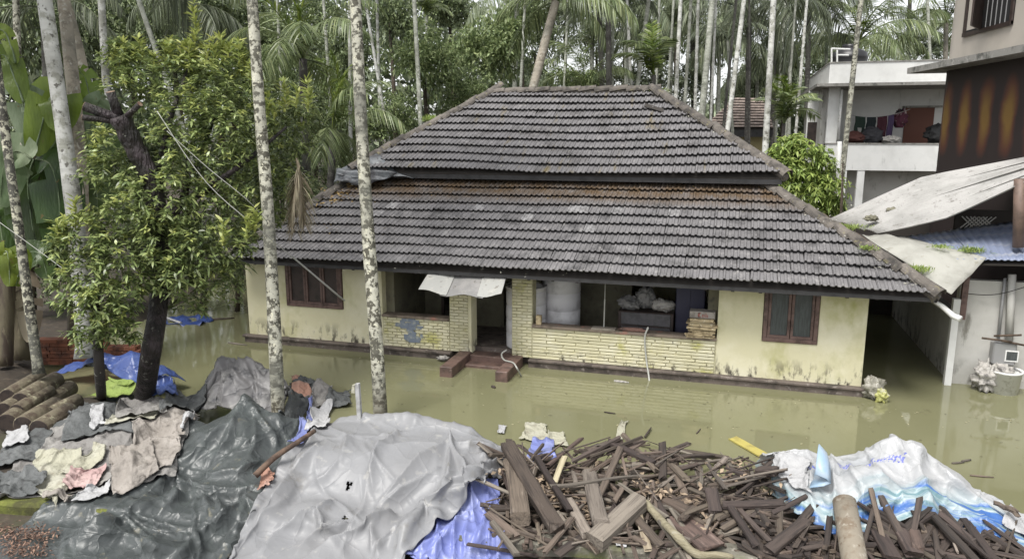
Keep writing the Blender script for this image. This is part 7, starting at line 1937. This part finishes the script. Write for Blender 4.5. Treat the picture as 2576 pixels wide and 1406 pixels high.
beam((1640, 1150), (1795, 1145), 13, .6, 'wood_dark', 'dark board sticking out over the water at the back of the heap', (.12, .05), 'timber_board', 'board', 12)
beam((1590, 1190), (1840, 1155), 11, .9, 'wood_grey', 'long light pole lying along the back of the heap', (.14, .05), 'pole', 'pole', 13, rnd=True)
beam((1385, 1225), (1600, 1195), 12, .9, 'wood_grey', 'long grey stick lying across the middle of the heap', (.16, .16), 'timber_stick', 'stick', 14, rnd=True)
beam((1395, 1215), (1420, 1150), 14, .4, 'wood_pale', 'short pale lath standing up at the left of the heap', (.15, .2), 'lath', 'lath', 15)
beam((1590, 1290), (1660, 1370), 22, .5, 'wood_brown', 'short brown board right of the thick weathered post', (.14, .12), 'timber_board', 'board', 16)
beam((1600, 1270), (1630, 1380), 18, .3, 'wood_pale', 'pale broken board standing behind the thick weathered post', (.08, .1), 'timber_board', 'board', 17)
beam((1820, 1270), (1970, 1265), 22, .5, 'wood_dark', 'dark plank lying level left of the white sheet', (.12, .12), 'timber_board', 'board', 18)
beam((1790, 1235), (1800, 1290), 30, .5, 'wood_dark', 'dark short block standing in the middle of the heap', (.12, .12), 'timber_block', 'block', 19)
beam((1830, 1265), (1900, 1370), 16, .6, 'wood_dark', 'dark purple-brown beam slanting down toward the kerb', (.12, .14), seed=20)
beam((1855, 1275), (1935, 1360), 13, .6, 'wood_dark', 'second dark slanting beam just right of the first', (.12, .14), seed=21)
beam((1905, 1185), (1950, 1185), 26, .7, 'wood_dark', 'dark square block under the left tip of the white sheet', (.12, .12), 'timber_block', 'block', 22)
beam((1935, 1385), (2030, 1310), 28, .5, 'wood_dark', 'wide dark board lying aslant under the banner edge', (.1, .1), 'timber_board', 'board', 23)
beam((2245, 1400), (2205, 1330), 34, .3, 'wood_dark', 'flat dark board pointing down under the middle of the banner', (.1, .1), 'timber_board', 'board', 24)
beam((2300, 1392), (2260, 1325), 34, .5, 'wood_dark', 'squared dark beam end right of the flat dark board', (.1, .1), seed=25)
beam((2300, 1335), (2310, 1375), 22, .5, 'wood_red', 'short reddish block under the banner near its middle', (.16, .16), 'timber_block', 'block', 26)
beam((2560, 1290), (2500, 1265), 14, .8, 'wood_brown', 'brown stick at the right edge behind the banner', (.1, .1), 'timber_stick', 'stick', 27, rnd=True)
# pale crooked branch
pxline(smooth([on_heap(1622, 1262, .15), on_heap(1655, 1300, .17), on_heap(1700, 1345, .16), on_heap(1750, 1392, .14), on_heap(1800, 1396, .12), on_heap(1845, 1400, .10)], 5), [.045, .05, .048, .045, .045, .05, .05, .045, .045, .045, .05, .055, .05, .045, .045, .05, .052, .045, .042, .042, .045, .042, .04, .036, .03, .02], 'crooked_branch', M['wood_pale'], 'pale crooked peeled branch winding down to the kerb', 'branch', 8)
# round log on the banner
lg = thing('round_log', 'pale barked round log lying over the banner and pointing at the viewer', 'log', on_heap(2140, 1400))
M['palebark'] = mat('pale_log_bark', (.235, .205, .16), .9, [((.18, .14, .10), 7, .48, .62), ((.33, .30, .25), 10, .58, .68), ((.12, .09, .06), 14, .64, .7)], bump=[(16, .7, None, .02)])
p, q = on_heap(2124, 1262, .22), on_heap(2160, 1470, .22)
q = p + (q - p).normalized() * 1.9
dv = (p - q).normalized()
MB().tube([p, p.lerp(q, .3), p.lerp(q, .65), q], [.128, .132, .135, .14], 18).build('log_body', M['palebark'], lg, True)
MB().tube([p, p + dv * .008], [.118, .115], 18).build('log_end', M['wood_pale'], lg)
# coconut logs at the left
M['logbark'] = mat('coconut_log_bark', (.135, .115, .078), .9, [((.075, .055, .038), 5, .45, .6), ((.30, .28, .19), 7, .58, .68)], bump=[(14, .8, None, .03), (5, .5, (.1, .1, 6), .03)])
M['logend'] = mat('wet_log_end', (.035, .024, .019), .8, [((.018, .012, .01), 10, .48, .6)])
LG = [((19, 998), (98, 950), 17, 'mossy coconut log at the top left of the log stack'), ((52, 1010), (140, 956), 20, 'pale lichened coconut log, middle one on top of the log stack'), ((75, 1042), (176, 976), 19, 'long brown coconut log at the right of the log stack'),
      ((125, 1042), (195, 1008), 17, 'dark coconut log lowest on the right of the log stack'), ((10, 1032), (90, 985), 17, 'coconut log in the second row at the left edge'), ((42, 1034), (125, 985), 16, 'coconut log in the second row under the pale one'),
      ((18, 1064), (95, 1010), 21, 'coconut log in the bottom row at the left edge'), ((58, 1070), (140, 1020), 21, 'coconut log in the bottom row under the long brown one'), ((98, 1080), (175, 1035), 22, 'coconut log in the bottom row nearest the rumpled sheets')]
for i, (a, b, r_, lb) in enumerate(LG):
    p = PY(*a, 8.98 if i < 4 else 8.72 if i < 6 else 8.45); q = PZ(*b, p.z)
    r = r_ * (p - CAM).length / FPX
    t = thing('coconut_log', lb, 'log', p, 'coconut logs stacked at the left')
    MB().tube([p, p.lerp(q, .5), q], [r, r * 1.03, r * .98], 14).build('log_body', M['logbark'], t, True)
    dv = (p - q).normalized()
    MB().tube([p, p + dv * .01], [r * .93, r * .9], 14).build('log_end', M['logend'], t)
# brick stack behind the blue sheet
bs_ = thing('brick_stack', 'stack of red bricks behind the blue sheet at the left', 'brick stack', (-12.9, 11.7, .1))
M['redbrick'] = mat('red_brick', (.22, .085, .05), .9, [((.11, .05, .035), 6, .48, .62), ((.32, .17, .12), 9, .6, .7)], jitter=.3, bump=[(30, .3)])
m = MB(); m.box((-.112, -.052, 0), (.112, .052, .07)); BK = m.mesh('brick', M['redbrick'])
rb2 = random.Random(6)
p0 = PZ(112, 916, .05); dirx = Vector((math.cos(YAW), math.sin(YAW), 0))
for lv in range(7):
    for j in range(9 if lv < 5 else 6):
        for k in range(2):
            q = p0 + dirx * (.23 * j + .06 * (lv % 2) + rb2.uniform(-.01, .01)) + Vector((-.28, .96, 0)) * (.12 * k) + Vector((0, 0, .078 * lv))
            link_mesh('brick', BK, bs_, q - Vector((-12.9, 11.7, .1)), (0, 0, YAW + rb2.uniform(-.06, .06)))
# ------------------------------------------------------------------ things afloat and small scraps
rf = thing('floating_raft', 'blue plastic sheet floating in the water behind the big tree trunk', 'sheet', PZ(470, 808, .0))
mb = MB(); c = PZ(468, 806, .02); n = 12
for i in range(7):
    for j in range(n):
        mb.v.append((c.x + (j / (n - 1) - .5) * 1.3 + .06 * math.sin(i * 2), c.y + (i / 6 - .5) * .8 + .08 * math.sin(j * 1.4), c.z + .05 * math.sin(j * 1.1 + i) + .07 * math.sin(i * 1.9 + j * .5)))
mb.f = [(i * n + j, i * n + j + 1, (i + 1) * n + j + 1, (i + 1) * n + j) for i in range(6) for j in range(n - 1)]
solid(mb.build('blue_film', M['tarp_blue2'], rf, True), .01)
MB().tube([PZ(420, 800, .05), PZ(455, 812, .06)], .03, 6).build('white_rim', M['rag_white'], rf)
def floatstick(x0, y0, x1, y1, r, mt, label, name='floating_stick', cat='stick', z=.01):
    pxline([PZ(x0, y0, z), PZ((x0 + x1) / 2, (y0 + y1) / 2, z + .005), PZ(x1, y1, z)], [r, r * 1.1, r * .7], name, M[mt], label, cat)
floatstick(500, 806, 590, 800, .03, 'wood_brown', 'brown stick floating right of the blue plastic sheet')
floatstick(1622, 1098, 1638, 1075, .016, 'wood_dark', 'dark twig poking out of the water behind the peak of the heap', z=.04)
floatstick(1752, 1090, 1762, 1078, .010, 'wood_dark', 'tiny dark twig floating in the middle of the yard')
floatstick(1520, 1036, 1548, 1040, .012, 'wood_dark', 'small dark twig floating in front of the porch reflection')
floatstick(1858, 1148, 1905, 1166, .014, 'wood_dark', 'dark twig at the water edge left of the banner')
floatstick(2420, 1160, 2442, 1156, .018, 'wood_grey', 'small pale stick floating right of the banner')
floatstick(2440, 1195, 2500, 1200, .012, 'wood_brown', 'thin brown twig floating beyond the banner')
floatstick(1238, 972, 1246, 975, .03, 'wood_dark', 'small dark scrap floating in front of the left step flank', 'floating_scrap', 'scrap')
floatstick(1545, 958, 1582, 962, .025, 'clothpale', 'pale scrap floating beside the plinth left of the hanging hose', 'floating_scrap', 'scrap')
floatstick(575, 862, 620, 868, .022, 'wood_grey', 'curved pale stick floating near the left corner of the house')
floatstick(2395, 1165, 2425, 1162, .016, 'wood_grey', 'pale splinter floating between the banner and the shed', 'floating_scrap', 'scrap')
a, b = PZ(1845, 1102, .015), PZ(1935, 1152, .03)
M['yellowboard'] = mat('yellow_board', (.42, .36, .10), .6, [((.30, .25, .08), 5, .5, .65)])
plank('floating_board', a, b, .17, .03, M['yellowboard'], 'yellow-green board floating in the water behind the left tip of the banner', 'board', None, 3, 0)
lump('floating_scrap', PZ(1308, 905, 0), (.2, .1, .05), M['clothpale'], 'pale scrap in the water by the right step flank', 'scrap', 51)
for i, (x, y, s, lb) in enumerate([(1262, 1084, .16, 'small white scrap at the water edge right of the pale tarpaulin'), (1340, 1240, .2, 'white scrap of plaster in the timber heap near the long beam'), (1705, 1215, .26, 'pale wedge-shaped stone chip on the middle of the timber heap'), (1815, 1215, .2, 'light grey stone chip right of the wedge-shaped one'), (1560, 1372, .2, 'white broken plastic piece at the foot of the thick post'), (1620, 1340, .18, 'white scrap right of the foot of the thick post')]):
    tag(rag([(x - s * 75, y + s * 45), (x + s * 70, y + s * 55), (x + s * 80, y - s * 50), (x - s * 60, y - s * 60)], 'rag_white' if i % 2 == 0 else 'rag_grey', 'pale_scrap', lb, 12, 10, 1.15, seed=70 + i, off=.03), cat='scrap')
# leaf litter in the lower left corner and along the bank
def on_ground(px, py):
    return on_heap(px, py)
M['litter2'] = mat('ground_litter', (.07, .04, .03), .9, (), .5, two=(.20, .125, .09))
litter('leaf_litter', [(20, 1370), (60, 1360), (100, 1355), (30, 1400), (80, 1395), (10, 1350)], 130, 22, on_ground, M['litter2'], .045, 'brown leaf litter on the ground in the lower left corner')
M['debris'] = mat('bank_debris', (.12, .085, .06), .9, (), .5, two=(.26, .2, .14))
litter('bank_debris', [(1300 + 55 * i, 1200 + 30 * (i % 5)) for i in range(12)], 70, 30, on_ground, M['debris'], .10, 'fine chips and bark between the boards of the timber heap')

# leaves and scum drifting on the flood
M['scum'] = mat('drifting_scum', (.13, .12, .06), .8, (), .5, two=(.28, .26, .16))
rn = np.random.RandomState(8)
def drift():
    n = 420
    px = rn.uniform(560, 2576, n); py = 900 + (px - 560) * .075 + rn.gamma(1.6, 45, n)
    k = rn.rand(n) < .35
    py = np.where(k, 868 + (px - 630) * .094 + rn.uniform(2, 14, n), py)
    B_ = np.array([PZ(x, y, .006) for x, y in zip(px, py)])
    B_ = B_[(B_[:, 1] > 10.9) & (B_[:, 1] < 16)]
    m_ = len(B_); d_ = rn.normal(0, 1, (m_, 3)); d_[:, 2] = 0
    V, F = leaves(B_, d_, rn.uniform(.02, .07, m_), rn.uniform(.012, .03, m_), 0, np.random.RandomState(2), 2)
    V[:, 2] = .004 + .004 * rn.rand(len(V))
    tag(link_mesh('drift_specks', np_mesh('drift_specks', V, F, M['scum'])), 'tiny leaves and scum drifting on the flood water', kind='stuff')
drift()
